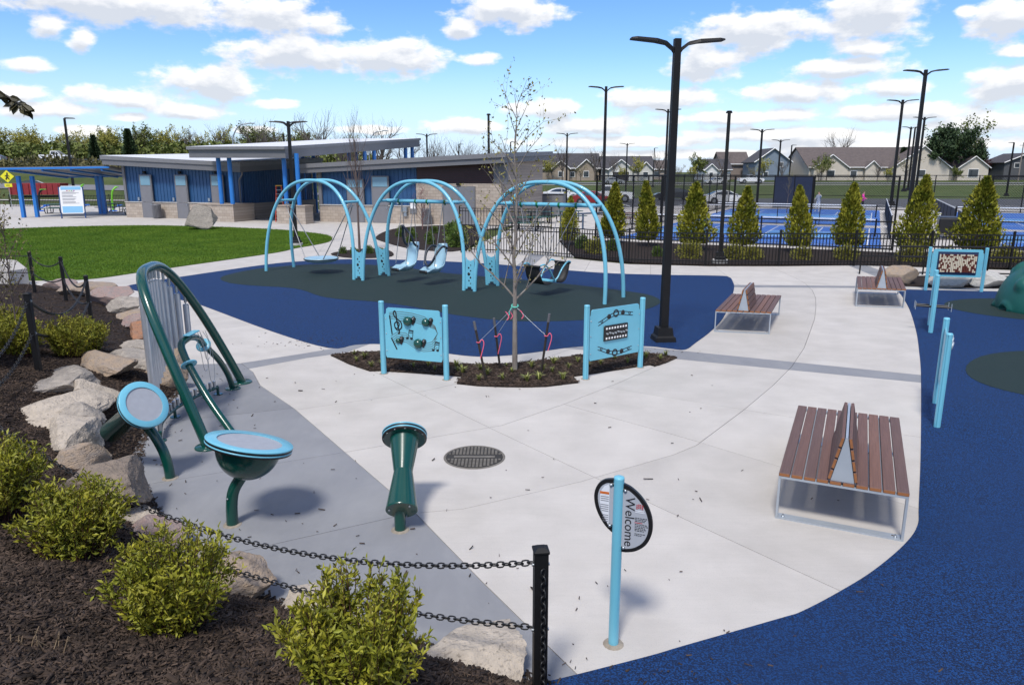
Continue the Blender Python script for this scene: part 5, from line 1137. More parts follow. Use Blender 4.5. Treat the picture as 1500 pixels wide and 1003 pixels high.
# rocks and bed beyond the rubber
sheet('curb', [(11.5, 21.6), (11.75, 21.95), (14.3, 21.55), (22, 20.6), (22, 20.25), (14.22, 21.15)], 0.011, CURB)
sheet('shrub_bed', smoothclosed([(11.9, 22.2), (12.3, 23.6), (14, 24.3), (18, 24.0), (23, 23.0), (22, 20.9), (17, 21.35), (14.3, 21.75)], 4), 0.03, MULCH)
for i, (x, y, w, h, c, lab) in enumerate([(12.05, 22.5, 1.1, 0.55, 'tan', 'rounded tan boulder behind the bench by the fence'), (13.25, 22.0, 1.2, 0.45, 'white', 'pale grey boulder behind the bead panel'), (14.5, 21.95, 1.3, 0.42, 'white', 'wide pale grey slab boulder beside the bead panel'), (16.2, 21.9, 1.0, 0.4, 'grey', 'grey boulder behind the climbing dome')]):
    tag(obj('boulder', rock_mesh('boulder', w, w*0.6, h, 51+i, RM[c]), None, None, (x, y, 0.0), (0, 0, 0.1*i)), lab, 'boulder', 'boulders in the bed by the fence')
# ---------------------------------------------------------------- picket fence with bed of evergreens behind
sheet('evergreen_bed', [(2.6, 30.0), (4.7, 28.1), (7.4, 27.35), (13, 27.5), (18, 26.5), (30, 25.4), (36, 25.5), (21.0, 32.5), (16.6, 31.7), (3.4, 38.0), (2.4, 37.6)], 0.012, MULCH, 0.06)
sheet('patio', [(-2.1, 32.0), (0, 32.4), (2.55, 30.1), (2.35, 37.7), (3.4, 38.05), (16.6, 31.75), (21.0, 32.55), (37, 25.4), (66, 50), (60, 62), (36, 73), (20, 78), (-2, 66), (0.4, 49)], 0.0, CONC, 0.06)
FPATH = [Vector(p) for p in ((-2.2, 31.75, 0), (0.0, 31.0, 0), (2.24, 29.75, 0), (4.45, 27.85, 0), (7.2, 27.15, 0), (9.9, 27.1, 0), (12.7, 27.1, 0), (15.3, 26.75, 0), (18.0, 26.35, 0), (20.8, 26.0, 0), (23.6, 25.6, 0))]
fence = thing('picket_fence', 'black metal picket fence running along the far edge of the plaza', 'fence', (8, 28, 0))
FO = Vector((8, 28, 0)); b = MB(); b.box((0, 0, 0.60), (0.026, 0.026, 1.12)); PICK = b.mesh('picket', BLACK)
b = MB(); b.box((0, 0, 0.64), (0.065, 0.065, 1.30)); b.box((0, 0, 1.30), (0.078, 0.078, 0.03)); b.sphere((0, 0, 1.32), 0.03, None, 8, 4); FPOST = b.mesh('fence_post', BLACK)
for i, p in enumerate(FPATH):
    obj('fence_post', FPOST, None, fence, p-FO)
    if i == len(FPATH)-1: break
    q = FPATH[i+1]; d = q-p; L = d.length; ang = math.atan2(d.y, d.x)
    for z in (0.16, 1.02, 1.19):
        b = MB(); b.box((0, 0, 0), (L-0.06, 0.035, 0.04)); o = b.build('fence_rail', BLACK, fence, (p+q)/2-FO+Vector((0, 0, z)), (0, 0, ang))
    n = int(L/0.118)
    for k in range(1, n): obj('picket', PICK, None, fence, p.lerp(q, k/n)-FO, (0, 0, ang))
def hand_rail(name, label, P, h, rails, m=None, every=1.8, r=0.022):
    m = m or BLACK; P = [Vector(p) for p in P]; t = thing(name, label, 'handrail', P[0])
    for a, c in zip(P, P[1:]):
        L = (c-a).length; n = max(1, round(L/every))
        for z in rails: b = MB(); b.cyl(a-P[0]+Vector((0, 0, z)), c-P[0]+Vector((0, 0, z)), r, n=8); b.build('rail', m, t)
        for k in range(n+1): p = a.lerp(c, k/n)-P[0]; b = MB(); b.cyl(p-Vector((0, 0, 0.05)), p+Vector((0, 0, h)), r*1.15, n=8); b.build('rail_post', m, t)
    return t
hand_rail('ramp_handrail', 'black tubular handrail behind the bead panel', [(11.9, 24.9, 0), (16.0, 24.5, 0), (21.5, 23.9, 0)], 1.0, (0.96, 0.62))
hand_rail('ramp_handrail', 'black tubular handrail beside the grey paving band', [(12.7, 23.9, 0), (16.5, 23.4, 0), (21.0, 22.7, 0)], 1.05, (1.03, 0.7, 0.2), every=1.2)
hand_rail('ramp_handrail', 'blue grey sloping handrail beside the courts', [(2.9, 44, 0), (7.2, 47.5, 0)], 0.95, (0.93,), mat('blue_rail', (0.06, 0.09, 0.14), 0.5), 2.0, 0.05)
# ---------------------------------------------------------------- arborvitae
ARB = mat('arborvitae_leaf', (0.105, 0.128, 0.011), 0.75, col2=(0.31, 0.29, 0.032), vscale=2.2, island=0.45, spec=0.2, thr=(0.35, 0.65))
ARBD = mat('arborvitae_stem', (0.07, 0.05, 0.03), 0.9, var=0.2)
def arb_meshes(seed, H, Rm):
    rg = np.random.default_rng(seed); b = MB(); b.tube([(0, 0, -0.05), (0.01, 0, H*0.5), (0, 0, H*0.93)], [0.05, 0.03, 0.008], 6)
    n = 5200; u = rg.random(n)**1.25; z = 0.10*H+u*0.9*H; a = rg.uniform(0, 2*np.pi, n)
    lob = 1+0.22*np.sin(3*a+z*2.3+seed)*np.sin(z*3.1+seed)+0.15*np.sin(5*a-z*4)
    rr = Rm*np.clip((1-u)**0.75*(0.55+0.45*np.minimum(1, u*6)), 0.03, 1)*lob; f = rg.random(n)**0.45
    P = np.column_stack([rr*f*np.cos(a), rr*f*np.sin(a), z]); D = np.column_stack([np.cos(a)*0.65, np.sin(a)*0.65, 0.9+0.5*rg.random(n)])+rg.normal(0, 0.28, (n, 3))
    k = 60; t2 = rg.integers(0, n, k); 
    return b.mesh('stem', ARBD), leaf_mesh('foliage', P, D, 0.12, 0.26, ARB, rg, 0.3)
AV = [arb_meshes(31, 2.8, 0.80), arb_meshes(32, 2.9, 0.70), arb_meshes(33, 3.0, 0.88)]
ARBS = [(2.64, 35.0, 2.24, 0, 'short arborvitae at the patio end of the evergreen row'), (4.9, 36.2, 2.85, 1, 'arborvitae in front of the white pickup'), (6.41, 34.4, 2.94, 1, 'arborvitae standing behind the tallest light pole'), (8.04, 32.56, 2.88, 0, 'arborvitae in front of the white sedan'), (10.2, 32.56, 2.73, 2, 'arborvitae right beside the single headed pole on a round foot'), (12.46, 31.71, 2.78, 0, 'broad arborvitae in front of the navy windscreen'), (14.44, 31.71, 2.89, 1, 'narrow arborvitae in front of the person in pink'), (16.45, 30.1, 3.2, 2, 'tallest arborvitae with a crooked yellowing top'), (18.95, 30.0, 3.15, 2, 'arborvitae standing before the right hand court'), (22.0, 29.4, 3.0, 0, 'arborvitae at the far end of the evergreen row')]
for i, (x, y, h, k, lab) in enumerate(ARBS):
    t = thing('arborvitae', lab, 'evergreen', (x, y, 0), i*1.3, 'row of arborvitae behind the picket fence'); s = h/(2.8, 2.9, 3.0)[k]; wv = 0.86+0.3*((i*0.618) % 1); t.scale = (s*wv, s*wv, s); t.rotation_euler = (R(3.5*math.sin(i*2.3)), R(3.5*math.cos(i*3.1)), i*1.3)
    obj('stem', AV[k][0], None, t); obj('foliage', AV[k][1], None, t)
YSH = mat('gold_shrub_leaf', (0.14, 0.15, 0.015), 0.7, col2=(0.24, 0.22, 0.03), vscale=5, island=0.35)
def ball_meshes(seed, m, n=1500, rx=0.5, rz=0.42, leaf=0.07):
    rg = np.random.default_rng(seed); v = rg.normal(size=(n, 3)); v /= np.linalg.norm(v, axis=1, keepdims=True); r = rg.random((n, 1))**0.4*(1+0.15*np.sin(7*v[:, :1]+5*v[:, 1:2]))
    P = v*r*np.array([rx, rx, rz]); P[:, 2] = np.abs(P[:, 2]+rz*0.6); b = MB()
    for k in range(10): a = k*0.63; b.tube([(0, 0, -0.04), (rx*0.6*math.cos(a), rx*0.6*math.sin(a), rz*1.0)], 0.008, 3)
    return b.mesh('stems', ARBD), leaf_mesh('leaves', P, v+np.array([0, 0, 0.5]), leaf, 0.3, m, rg)
BV = [ball_meshes(41, YSH), ball_meshes(42, YSH)]
for i, (x, y) in enumerate([(9.6, 29.2), (8.9, 29.3), (11.6, 29.2), (13.3, 29.1), (15.6, 28.6), (17.2, 28.9), (19.2, 28.4), (21.5, 28.0), (7.2, 29.6), (3.6, 31.5)]):
    t = thing('gold_shrub', 'low yellow green shrub in the bark bed behind the picket fence', 'shrub', (x, y, 0), i, 'low shrubs behind the picket fence'); s = rnd.uniform(0.75, 1.05); t.scale = (s, s, s)
    obj('stems', BV[i % 2][0], None, t); obj('leaves', BV[i % 2][1], None, t)
# ---------------------------------------------------------------- sport courts
CT = thing('court_frame_reference', 'x', 'x'); bpy.data.objects.remove(CT)
CO = Vector((4.4, 38.7, 0)); ca = R(-26); CM = Matrix.Translation(CO) @ Matrix.Rotation(ca, 4, 'Z')
def C(a, b2, z=0.0): return CM @ Vector((a, b2, z))
CBLUE = mat('court_blue', (0.055, 0.155, 0.47), 0.7, var=0.08, vscale=0.8, spec=0.3); CLIGHT = mat('court_light_blue', (0.11, 0.29, 0.60), 0.7, var=0.06, vscale=0.8, spec=0.3)
court = sheet('court_surface', [C(a, b2).to_2d() for a, b2 in ((0.9, 0.7), (13.5, 0.7), (13.5, 14.5), (0.9, 14.5))], 0.006, CBLUE, 0.02)
sheet('court_surface', [C(a, b2).to_2d() for a, b2 in ((0.9, 16.6), (13.5, 16.6), (13.5, 38.2), (0.9, 38.2))], 0.006, CBLUE, 0.02)
sheet('court_surface', [C(a, b2).to_2d() for a, b2 in ((18.0, 2.8), (44, 2.8), (44, 15), (18.0, 15))], 0.006, CBLUE, 0.02)
sheet('court_surface', [C(a, b2).to_2d() for a, b2 in ((18.0, 16.6), (44, 16.6), (44, 38.2), (18.0, 38.2))], 0.006, CBLUE, 0.02)
LINE = mat('court_line', (0.70, 0.71, 0.72), 0.7)
def cline(p, q, w=0.06):
    p, q = C(*p), C(*q); d = (q-p).normalized(); nrm = Vector((-d.y, d.x, 0))*w/2
    o = sheet('court_line', [v.to_2d() for v in (p-nrm, q-nrm, q+nrm, p+nrm)], 0.014, LINE, 0.003)
for ax, bs in ((1.5, (1.5, 13.7)), (18.8, (3.4, 14.4)), (1.5, (20.0, 33.4)), (18.8, (20.0, 33.4))):
    for k in range(2 if ax < 10 else 3):
        a0 = ax+k*(6.1 if ax < 10 else 7.6); a1 = a0+(5.3 if ax < 10 else 6.1); b0, b1 = bs; m = (b0+b1)/2
        sheet('court_zone', [C(a, b2).to_2d() for a, b2 in ((a0, m-2.1), (a1, m-2.1), (a1, m+2.1), (a0, m+2.1))], 0.010, CLIGHT, 0.003)
        for p, q in (((a0, b0), (a1, b0)), ((a0, b1), (a1, b1)), ((a0, b0), (a0, b1)), ((a1, b0), (a1, b1)), ((a0, m-2.1), (a1, m-2.1)), ((a0, m+2.1), (a1, m+2.1)), (((a0+a1)/2, b0), ((a0+a1)/2, m-2.1)), (((a0+a1)/2, m+2.1), ((a0+a1)/2, b1))): cline(p, q)
        p, q = C(a0-0.3, m), C(a1+0.3, m); L = (q-p).length; t = thing('court_net', 'low black pickleball net with a white top band on the blue courts', 'net', p, ca, 'nets on the blue courts')
        b = MB()
        for i in range(int(L/0.06)): b.box((i*0.06, 0, 0.45), (0.006, 0.006, 0.86))
        for i in range(15): b.box((L/2, 0, 0.04+0.06*i), (L, 0.006, 0.006))
        nn = b.build('net_mesh', BLACKP, t); nn['kind'] = 'stuff'
        b = MB(); b.box((L/2, 0, 0.90), (L, 0.02, 0.06)); b.build('net_band', WHITE, t)
        for x in (0, L): b = MB(); b.cyl((x, 0, 0), (x, 0, 0.95), 0.045, n=8); b.build('net_post', BLACK, t)
def chain_fence(label, pts, h, post, pitch=0.11, wire=0.011, screen=None, mid=None, top_mat=None, sh=None):
    P = [C(*p) for p in pts]; t = thing('chain_link_fence', label, 'fence', P[0], 0, 'chain link fences round the courts'); O = P[0]; wires = MB()
    for a, c in zip(P, P[1:]):
        L = (c-a).length; n = max(1, round(L/post)); d = (c-a).normalized(); sd2 = Vector((-d.y, d.x, 0))*wire/2; ang = math.atan2(d.y, d.x)
        for k in range(n+1): p = a.lerp(c, k/n)-O; b = MB(); b.cyl(p-Vector((0, 0, 0.05)), p+Vector((0, 0, h+0.03)), 0.045 if h > 2 else 0.028, n=8); b.build('fence_post', BLACK, t)
        for z in ((h, 0.06) if mid is None else (h, mid, 0.06)):
            b = MB(); b.box((0, 0, 0), (L, 0.055, 0.055)); b.build('fence_rail', (top_mat if (top_mat and z == h) else BLACK), t, (a+c)/2-O+Vector((0, 0, z)), (0, 0, ang))
        if screen:
            b = MB(); b.box((0, 0, (sh or h)/2), (L, 0.012, (sh or h)-0.1)); b.build('windscreen', screen, t, (a+c)/2-O, (0, 0, ang))
        else:
            m = int((L+h)/pitch); up = Vector((0, 0, wire/1.4))
            for k in range(m):
                for s in (1, -1):
                    x0 = k*pitch-(h if s > 0 else 0); x1 = x0+s*h; z0, z1 = 0.06, h
                    if s < 0: x0, x1 = k*pitch, k*pitch-h
                    lo, hi = min(x0, x1), max(x0, x1)
                    f0 = 0.0; f1 = 1.0
                    for (xx, which) in ((0, 'lo'), (L, 'hi')):
                        pass
                    # clip to [0, L]
                    def tz(x): return (x-x0)/(x1-x0)
                    ta, tb = 0.0, 1.0
                    if lo < 0: tt = tz(0); ta, tb = (max(ta, tt), tb) if x1 > x0 else (ta, min(tb, tt))
                    if hi > L: tt = tz(L); ta, tb = (ta, min(tb, tt)) if x1 > x0 else (max(ta, tt), tb)
                    if tb-ta < 0.01: continue
                    q0 = a+d*(x0+(x1-x0)*ta)+Vector((0, 0, z0+(z1-z0)*ta))-O; q1 = a+d*(x0+(x1-x0)*tb)+Vector((0, 0, z0+(z1-z0)*tb))-O
                    wires.add([q0-up, q0+sd2, q0-sd2, q1-up, q1+sd2, q1-sd2], [(0, 1, 4, 3), (1, 2, 5, 4), (2, 0, 3, 5)])
    if wires.f: wires.build('wire_mesh', BLACK, t)['kind'] = 'stuff'
    return t
NAVY = mat('navy_windscreen', (0.010, 0.018, 0.045), 0.8, var=0.15, vscale=2, bump=0.3, bscale=6)
chain_fence('tall black chain link fence along the near side of the first blue court', [(0, 0), (13.9, 0)], 3.2, 3.1, mid=1.25)
chain_fence('tall black chain link fence along the near side of the right hand courts', [(17.6, 2.2), (36, 2.2)], 3.2, 3.3, mid=1.25)
chain_fence('tall black chain link fence on the patio side of the courts', [(0, 0), (0, 39)], 3.2, 3.3, pitch=0.2)
chain_fence('tall black chain link fence at the far end of the first courts', [(0, 39), (4.2, 39)], 3.1, 3.2, pitch=0.2, mid=1.25)
chain_fence('tall black chain link fence at the far end of the right hand courts', [(7.8, 39), (44, 39)], 3.1, 3.2, pitch=0.2, mid=1.25)
chain_fence('navy windscreen panels on the far court fence', [(4.2, 39), (7.8, 39)], 3.1, 2.2, screen=NAVY)
RAILW = mat('pale_rail', (0.55, 0.55, 0.55), 0.5)
chain_fence('low navy screened divider fence left of the court path', [(13.9, 6), (13.9, 15)], 1.2, 2.3, screen=NAVY, top_mat=RAILW)
chain_fence('low navy screened divider fence right of the court path', [(17.6, 5), (17.6, 15)], 1.2, 2.3, screen=NAVY, top_mat=RAILW)
chain_fence('low navy screened divider fence between the two back courts', [(13.9, 17), (13.9, 34)], 1.2, 2.7, screen=NAVY, top_mat=RAILW)
chain_fence('low navy screened divider fence at the back of the court path', [(17.6, 17), (17.6, 34)], 1.2, 2.7, screen=NAVY, top_mat=RAILW)
chain_fence('low chain link fence between front and back courts', [(2, 15.6), (12.5, 15.6)], 1.2, 2.5, pitch=0.14, top_mat=RAILW)
# round white tables with chairs on the court path, benches
WP = mat('white_plastic', (0.72, 0.72, 0.72), 0.5)
for (a, b2, lab) in ((15.8, 12.5, 'white round cafe table on the path between the courts'), (15.8, 17.0, 'white round cafe table farther along the court path')):
    p = C(a, b2); t = thing('cafe_table', lab, 'table', p, 0.3); b = MB(); b.cyl((0, 0, 0.72), (0, 0, 0.75), 0.5, n=20); b.build('table_top', WP, t); b = MB(); b.cyl((0, 0, 0), (0, 0, 0.72), 0.04, n=8); b.cyl((0, 0, 0), (0, 0, 0.03), 0.3, n=16); b.build('pedestal', WP, t)
    for k in range(3):
        q = p+Vector((0.85*math.cos(2.1*k), 0.85*math.sin(2.1*k), 0)); c = thing('plastic_chair', 'white plastic chair pulled up to a '+('near' if b2 < 14 else 'farther')+' cafe table on the court path', 'chair', q, 2.1*k+math.pi/2, 'white chairs on the court path')
        b = MB(); b.box((0, 0, 0.44), (0.44, 0.42, 0.04), bev=0.01); b.build('seat', WP, c); b = MB(); b.box((0, -0.2, 0.68), (0.44, 0.04, 0.44), rot=Matrix.Rotation(0.15, 3, 'X'), bev=0.01); b.build('backrest', WP, c)
        for sx in (-1, 1):
            for sy in (-1, 1): b = MB(); b.cyl((sx*0.19, sy*0.18, 0), (sx*0.18, sy*0.17, 0.43), 0.018, n=6); b.build('leg', WP, c)
def court_bench(a, b2, rz, lab):
    t = thing('court_bench', lab, 'bench', C(a, b2), rz); b = MB(); b.box((0, 0, 0.45), (1.8, 0.3, 0.05), bev=0.01); b.build('seat', mat('bench_green', (0.02, 0.06, 0.05), 0.5), t)
    for s in (-1, 1): b = MB(); b.tube([(s*0.7, -0.2, 0), (s*0.7, -0.12, 0.42), (s*0.7, 0.12, 0.42), (s*0.7, 0.2, 0)], 0.03, 6); b.build('leg', BLACK, t)
court_bench(5, 15.1, ca, 'low dark bench on the strip between front and back courts'); court_bench(9, 15.1, ca, 'second low dark bench beside the low chain link fence'); court_bench(22.5, 15.8, ca, 'dark bench behind the right hand court')
t = thing('equipment_cart', 'black covered equipment cart beside the low divider fence', 'cart', C(16.6, 8.6), ca)
b = MB(); b.box((0, 0, 0.65), (0.9, 1.7, 0.8), bev=0.05); b.build('cover', BLACKP, t)
b = MB(); b.box((0, 0, 1.08), (0.8, 1.6, 0.03)); b.build('lid', mat('dark_lid', (0.03, 0.03, 0.035), 0.5), t)
for sx in (-1, 1):
    for sy in (-1, 1): b = MB(); b.cyl((sx*0.45, sy*0.7, 0.1), (sx*0.52, sy*0.7, 0.1), 0.1, n=12); b.build('wheel', BLACKP, t)
# ---------------------------------------------------------------- park building
BO = Vector((-29.6, 57.3, 0)); BR = R(-17.5); BMX = Matrix.Translation(BO) @ Matrix.Rotation(BR, 4, 'Z')
bld = thing('park_building', 'long blue sided park building with grey sloped roofs and a raised canopy', 'building', BO, BR)
SIDB = mat('blue_siding', (0.019, 0.074, 0.185), 0.5, var=0.08, vscale=1.5); SIDM = mat('maroon_siding', (0.045, 0.016, 0.017), 0.6, var=0.15, vscale=2)
def block_mat():
    m = mat('split_face_block', (0.36, 0.30, 0.245), 0.9, bump=0.4, bscale=25, spec=0.2); t = m.node_tree; N = t.nodes.new; L = t.links.new; bs = t.nodes['Principled BSDF']
    tcn = N('ShaderNodeTexCoord'); mp = N('ShaderNodeMapping'); mp.inputs['Rotation'].default_value = (R(90), 0, 0); L(tcn.outputs['Object'], mp.inputs[0])
    br = N('ShaderNodeTexBrick'); L(mp.outputs[0], br.inputs['Vector']); br.inputs['Scale'].default_value = 1.0; br.inputs['Brick Width'].default_value = 0.4; br.inputs['Row Height'].default_value = 0.2; br.inputs['Mortar Size'].default_value = 0.012
    br.inputs['Color1'].default_value = (0.34, 0.285, 0.235, 1); br.inputs['Color2'].default_value = (0.43, 0.37, 0.31, 1); br.inputs['Mortar'].default_value = (0.26, 0.22, 0.19, 1); L(br.outputs[0], bs.inputs['Base Color']); return m
BLOCK = block_mat(); TRIM = mat('grey_trim', (0.15, 0.15, 0.16), 0.5, var=0.06); ROOFW = mat('white_membrane', (0.62, 0.63, 0.65), 0.6, var=0.04, vscale=0.5); FASC = mat('grey_fascia', (0.135, 0.135, 0.145), 0.5, var=0.06, vscale=0.8); FASL = mat('light_fascia', (0.17, 0.17, 0.18), 0.45, var=0.05)
DOOR = mat('grey_door', (0.17, 0.17, 0.185), 0.5, var=0.05); COLB = mat('bright_blue_paint', (0.02, 0.17, 0.52), 0.4, var=0.05); PANE = mat('transom_glass', (0.16, 0.30, 0.40), 0.12, spec=0.8)
def wall(x0, x1, y, z0, z1a, z1b, m, ribs=0.3, name='siding', thick=0.2, axis='x'):
    """vertical wall along local x (or y) with raised ribs; top slopes from z1a to z1b"""
    b = MB()
    def add(xa, xb, off, za, zb, ta, tb):
        if axis == 'x': v = [(xa, y-off, za), (xb, y-off, zb), (xb, y-off, tb), (xa, y-off, ta), (xa, y+thick, za), (xb, y+thick, zb), (xb, y+thick, tb), (xa, y+thick, ta)]
        else: v = [(y+off, xa, za), (y+off, xb, zb), (y+off, xb, tb), (y+off, xa, ta), (y-thick, xa, za), (y-thick, xb, zb), (y-thick, xb, tb), (y-thick, xa, ta)]
        b.add(v, [(0, 1, 2, 3), (5, 4, 7, 6), (4, 0, 3, 7), (1, 5, 6, 2), (3, 2, 6, 7), (4, 5, 1, 0)])
    add(x0, x1, 0, z0, z0, z1a, z1b)
    if ribs:
        n = int((x1-x0)/ribs)
        for i in range(n):
            a = x0+(i+0.5)*(x1-x0)/n; f = (a-x0)/(x1-x0); top_ = z1a+(z1b-z1a)*f-0.02
            add(a-0.035, a+0.035, 0.035, z0+0.01, z0+0.01, top_, top_)
    return b.build(name, m, bld)
def roof_slab(name, P, th, m_top, lip=0.28):
    """P: four top corners (ccw); fascia of two tiers"""
    P = [Vector(p) for p in P]; c = sum(P, Vector())/4; b = MB(); dn = Vector((0, 0, -1))
    top_ = P; r1 = [p+dn*lip for p in P]; q = [c+(p-c)*0.985 for p in P]; r2 = [p+dn*lip for p in q]; r3 = [p+dn*th for p in q]
    b.add(top_, [(0, 1, 2, 3)], 0)
    b.add(top_+r1, [(i, 4+i, 4+(i+1) % 4, (i+1) % 4) for i in range(4)], 1); b.add(r1+r2, [(i, 4+i, 4+(i+1) % 4, (i+1) % 4) for i in range(4)], 1)
    b.add(r2+r3, [(i, 4+i, 4+(i+1) % 4, (i+1) % 4) for i in range(4)], 2); b.add(r3, [(3, 2, 1, 0)], 2)
    return b.build(name, [m_top, FASL, FASC], bld)
def door(x, w, h, z_tr, m=DOOR, y=-0.17, double=False):
    b = MB(); b.box((x, y-0.03, h/2), (w+0.16, 0.10, h+0.08)); fr = b.build('door_frame', TRIM, bld)
    dh = z_tr or h
    for k in range(2 if double else 1):
        ww = w/2-0.01 if double else w; xx = x+(k-0.5)*(w/2) if double else x
        b = MB(); b.box((xx, y-0.075, dh/2), (ww, 0.05, dh-0.02)); d = b.build('door', m, bld)
        b = MB(); b.box((xx+(ww*0.4 if not double or k == 0 else -ww*0.4), y-0.115, 1.02), (0.05, 0.05, 0.14)); b.build('door_handle', STEEL, d)
    if z_tr: b = MB(); b.box((x, y-0.085, (z_tr+h)/2+0.02), (w-0.06, 0.03, h-z_tr-0.12)); b.build('transom', PANE, fr)
# left block
wall(0.0, 10.6, 0.0, 1.15, 3.95, 3.55, SIDB, 0.30); 
b = MB(); b.box((5.3, -0.06, 0.575), (10.72, 0.32, 1.15)); b.build('block_base', BLOCK, bld)
b = MB(); b.box((5.3, -0.09, 1.17), (10.76, 0.36, 0.05)); b.build('base_cap', CURB, bld)
b = MB(); b.box((0.0, -0.05, 2.52), (0.22, 0.2, 2.7)); b.build('corner_trim', TRIM, bld)
wall(0.0, 9.0, 10.6, 1.15, 3.55, 4.2, SIDB, 0.30, axis='y')
b = MB(); b.box((10.62, 4.5, 0.575), (0.30, 9.3, 1.15)); b.build('block_base', BLOCK, bld)
wall(0.0, 9.0, 0.0, 0.0, 3.95, 4.6, BLOCK, 0, 'end_wall', axis='y'); 
b = MB(); b.box((5.3, 9.0, 1.9), (10.6, 0.2, 3.8)); b.build('back_wall', BLOCK, bld)
for x in (2.1, 5.35, 8.55):
    door(x, 0.95, 3.15, 2.35); b = MB(); b.box((x-0.1, -0.16, 3.36), (0.22, 0.2, 0.2), bev=0.03); b.build('wall_lamp', BLACK, bld)
    b = MB(); b.box((x-0.95, -0.06, 1.40), (0.16, 0.08, 0.24)); b.build('service_box', STEEL, bld)
roof_slab('roof', [(-1.3, -0.9, 4.62), (11.2, -0.9, 4.05), (11.2, 10.0, 4.55), (-1.3, 10.0, 5.0)], 0.68, ROOFW)
b = MB(); b.tube(smoothopen([(11.0, -0.5, 3.55), (10.85, -0.35, 3.2), (10.55, -0.25, 2.9), (10.5, -0.25, 2.6), (10.5, -0.25, 0.3)], 4), 0.06, 8); b.build('downpipe', TRIM, bld)
# planter pier with twin columns left, twin piers right
b = MB(); b.box((10.1, -1.35, 0.575), (2.9, 2.3, 1.15)); b.box((10.1, -1.35, 1.19), (3.0, 2.4, 0.07)); b.build('pier', BLOCK, bld)
for x0 in (15.75, 17.0): b = MB(); b.box((x0, -2.35, 0.575), (0.95, 0.95, 1.15)); b.box((x0, -2.35, 1.19), (1.05, 1.05, 0.07)); b.build('pier', BLOCK, bld)
for x in (10.5, 11.4, 15.75, 16.75):
    b = MB(); b.cyl((x, -2.3, 1.2), (x, -2.3, 4.6), 0.15, n=16); b.build('column', COLB, bld)
for x in (10.5, 16.2):
    for y in (8.0, 15.5): b = MB(); b.cyl((x, y, 0), (x, y, 5.6), 0.16, n=12); b.build('column', COLB, bld)
    for y in (9.6, 16.9): b = MB(); b.cyl((x, y, 0), (x, y, 5.7), 0.16, n=12); b.build('column', COLB, bld)
roof_slab('canopy_roof', [(8.85, -3.4, 5.08), (16.6, -3.4, 5.02), (16.6, 18.0, 6.42), (8.85, 18.0, 6.48)], 0.75, ROOFW, 0.2)
# right block
wall(17.0, 24.35, 0.0, 1.15, 3.45, 3.8, SIDB, 0.30)
b = MB(); b.box((20.68, -0.06, 0.575), (7.4, 0.32, 1.15)); b.build('block_base', BLOCK, bld); b = MB(); b.box((20.68, -0.09, 1.17), (7.42, 0.36, 0.05)); b.build('base_cap', CURB, bld)
wall(24.38, 30.35, 0.0, 2.66, 3.8, 4.1, SIDM, 0, 'maroon_siding')
b = MB()
for i in range(9): b.box((27.37, -0.008, 2.72+0.15*i), (5.9, 0.02, 0.02))
b.build('siding_groove', BLACKP, bld)['kind'] = 'stuff'
b = MB(); b.box((27.37, -0.04, 1.33), (5.98, 0.28, 2.66)); b.build('block_base', BLOCK, bld)
wall(0.0, 10.0, 30.35, 0.0, 4.1, 4.5, BLOCK, 0, 'end_wall', axis='y'); wall(0.0, 10.0, 17.2, 0.0, 3.45, 3.9, SIDB, 0, 'end_wall', axis='y')
b = MB(); b.box((17.05, -0.05, 1.7), (0.24, 0.26, 3.4)); b.build('corner_trim', TRIM, bld); b = MB(); b.box((30.3, -0.05, 3.35), (0.9, 0.26, 1.4)); b.build('corner_trim', FASC, bld)
door(19.85, 1.15, 2.9, 2.3); door(21.75, 1.15, 3.1, 2.35); door(27.45, 2.15, 2.45, 0, double=True, y=-0.16)
b = MB(); b.box((27.45, -0.26, 2.62), (0.3, 0.16, 0.16), bev=0.03); b.build('wall_lamp', BLACK, bld)
for (x, z, w, h) in ((18.75, 1.42, 0.2, 0.26), (23.0, 1.42, 0.2, 0.26)): b = MB(); b.box((x, -0.08, z), (w, 0.12, h)); b.build('service_box', STEEL, bld)
b = MB(); b.box((23.6, -0.34, 0.95), (0.42, 0.36, 0.34), bev=0.04); b.box((23.6, -0.25, 0.7), (0.2, 0.2, 0.4)); b.build('drinking_fountain', STEEL, bld)
b = MB(); b.box((24.15, -0.2, 1.15), (0.5, 0.1, 0.95)); nb = b.build('notice_case', TRIM, bld); b = MB(); b.box((24.15, -0.262, 1.25), (0.36, 0.02, 0.5)); b.build('notice_sheet', WHITE, nb)
roof_slab('roof', [(15.9, -0.95, 3.92), (30.9, -0.95, 4.58), (30.9, 11.0, 4.95), (15.9, 11.0, 4.25)], 0.62, ROOFW)
# step ladder in the breezeway
t = thing('step_ladder', 'open orange step ladder in the breezeway', 'ladder', BMX @ Vector((14.3, -1.0, 0)), BR+0.5); LAD = mat('ladder_orange', (0.55, 0.06, 0.025), 0.5)
for s in (-1, 1):
    b = MB(); b.cyl((s*0.24, 0.55, 0), (s*0.16, 0, 2.45), 0.03, n=6); b.build('rear_leg', LAD, t); b = MB(); b.cyl((s*0.30, -0.5, 0), (s*0.18, 0, 2.45), 0.035, n=6); b.build('side_rail', LAD, t)
for k in range(1, 9): f = k/9; b = MB(); b.box((0, -0.5*(1-f), 2.45*f), (0.58-0.22*f, 0.08, 0.03)); b.build('rung', STEEL, t)
b = MB(); b.box((0, 0, 2.47), (0.42, 0.2, 0.06)); b.build('top_cap', mat('ladder_yellow', (0.6, 0.35, 0.03), 0.5), t)
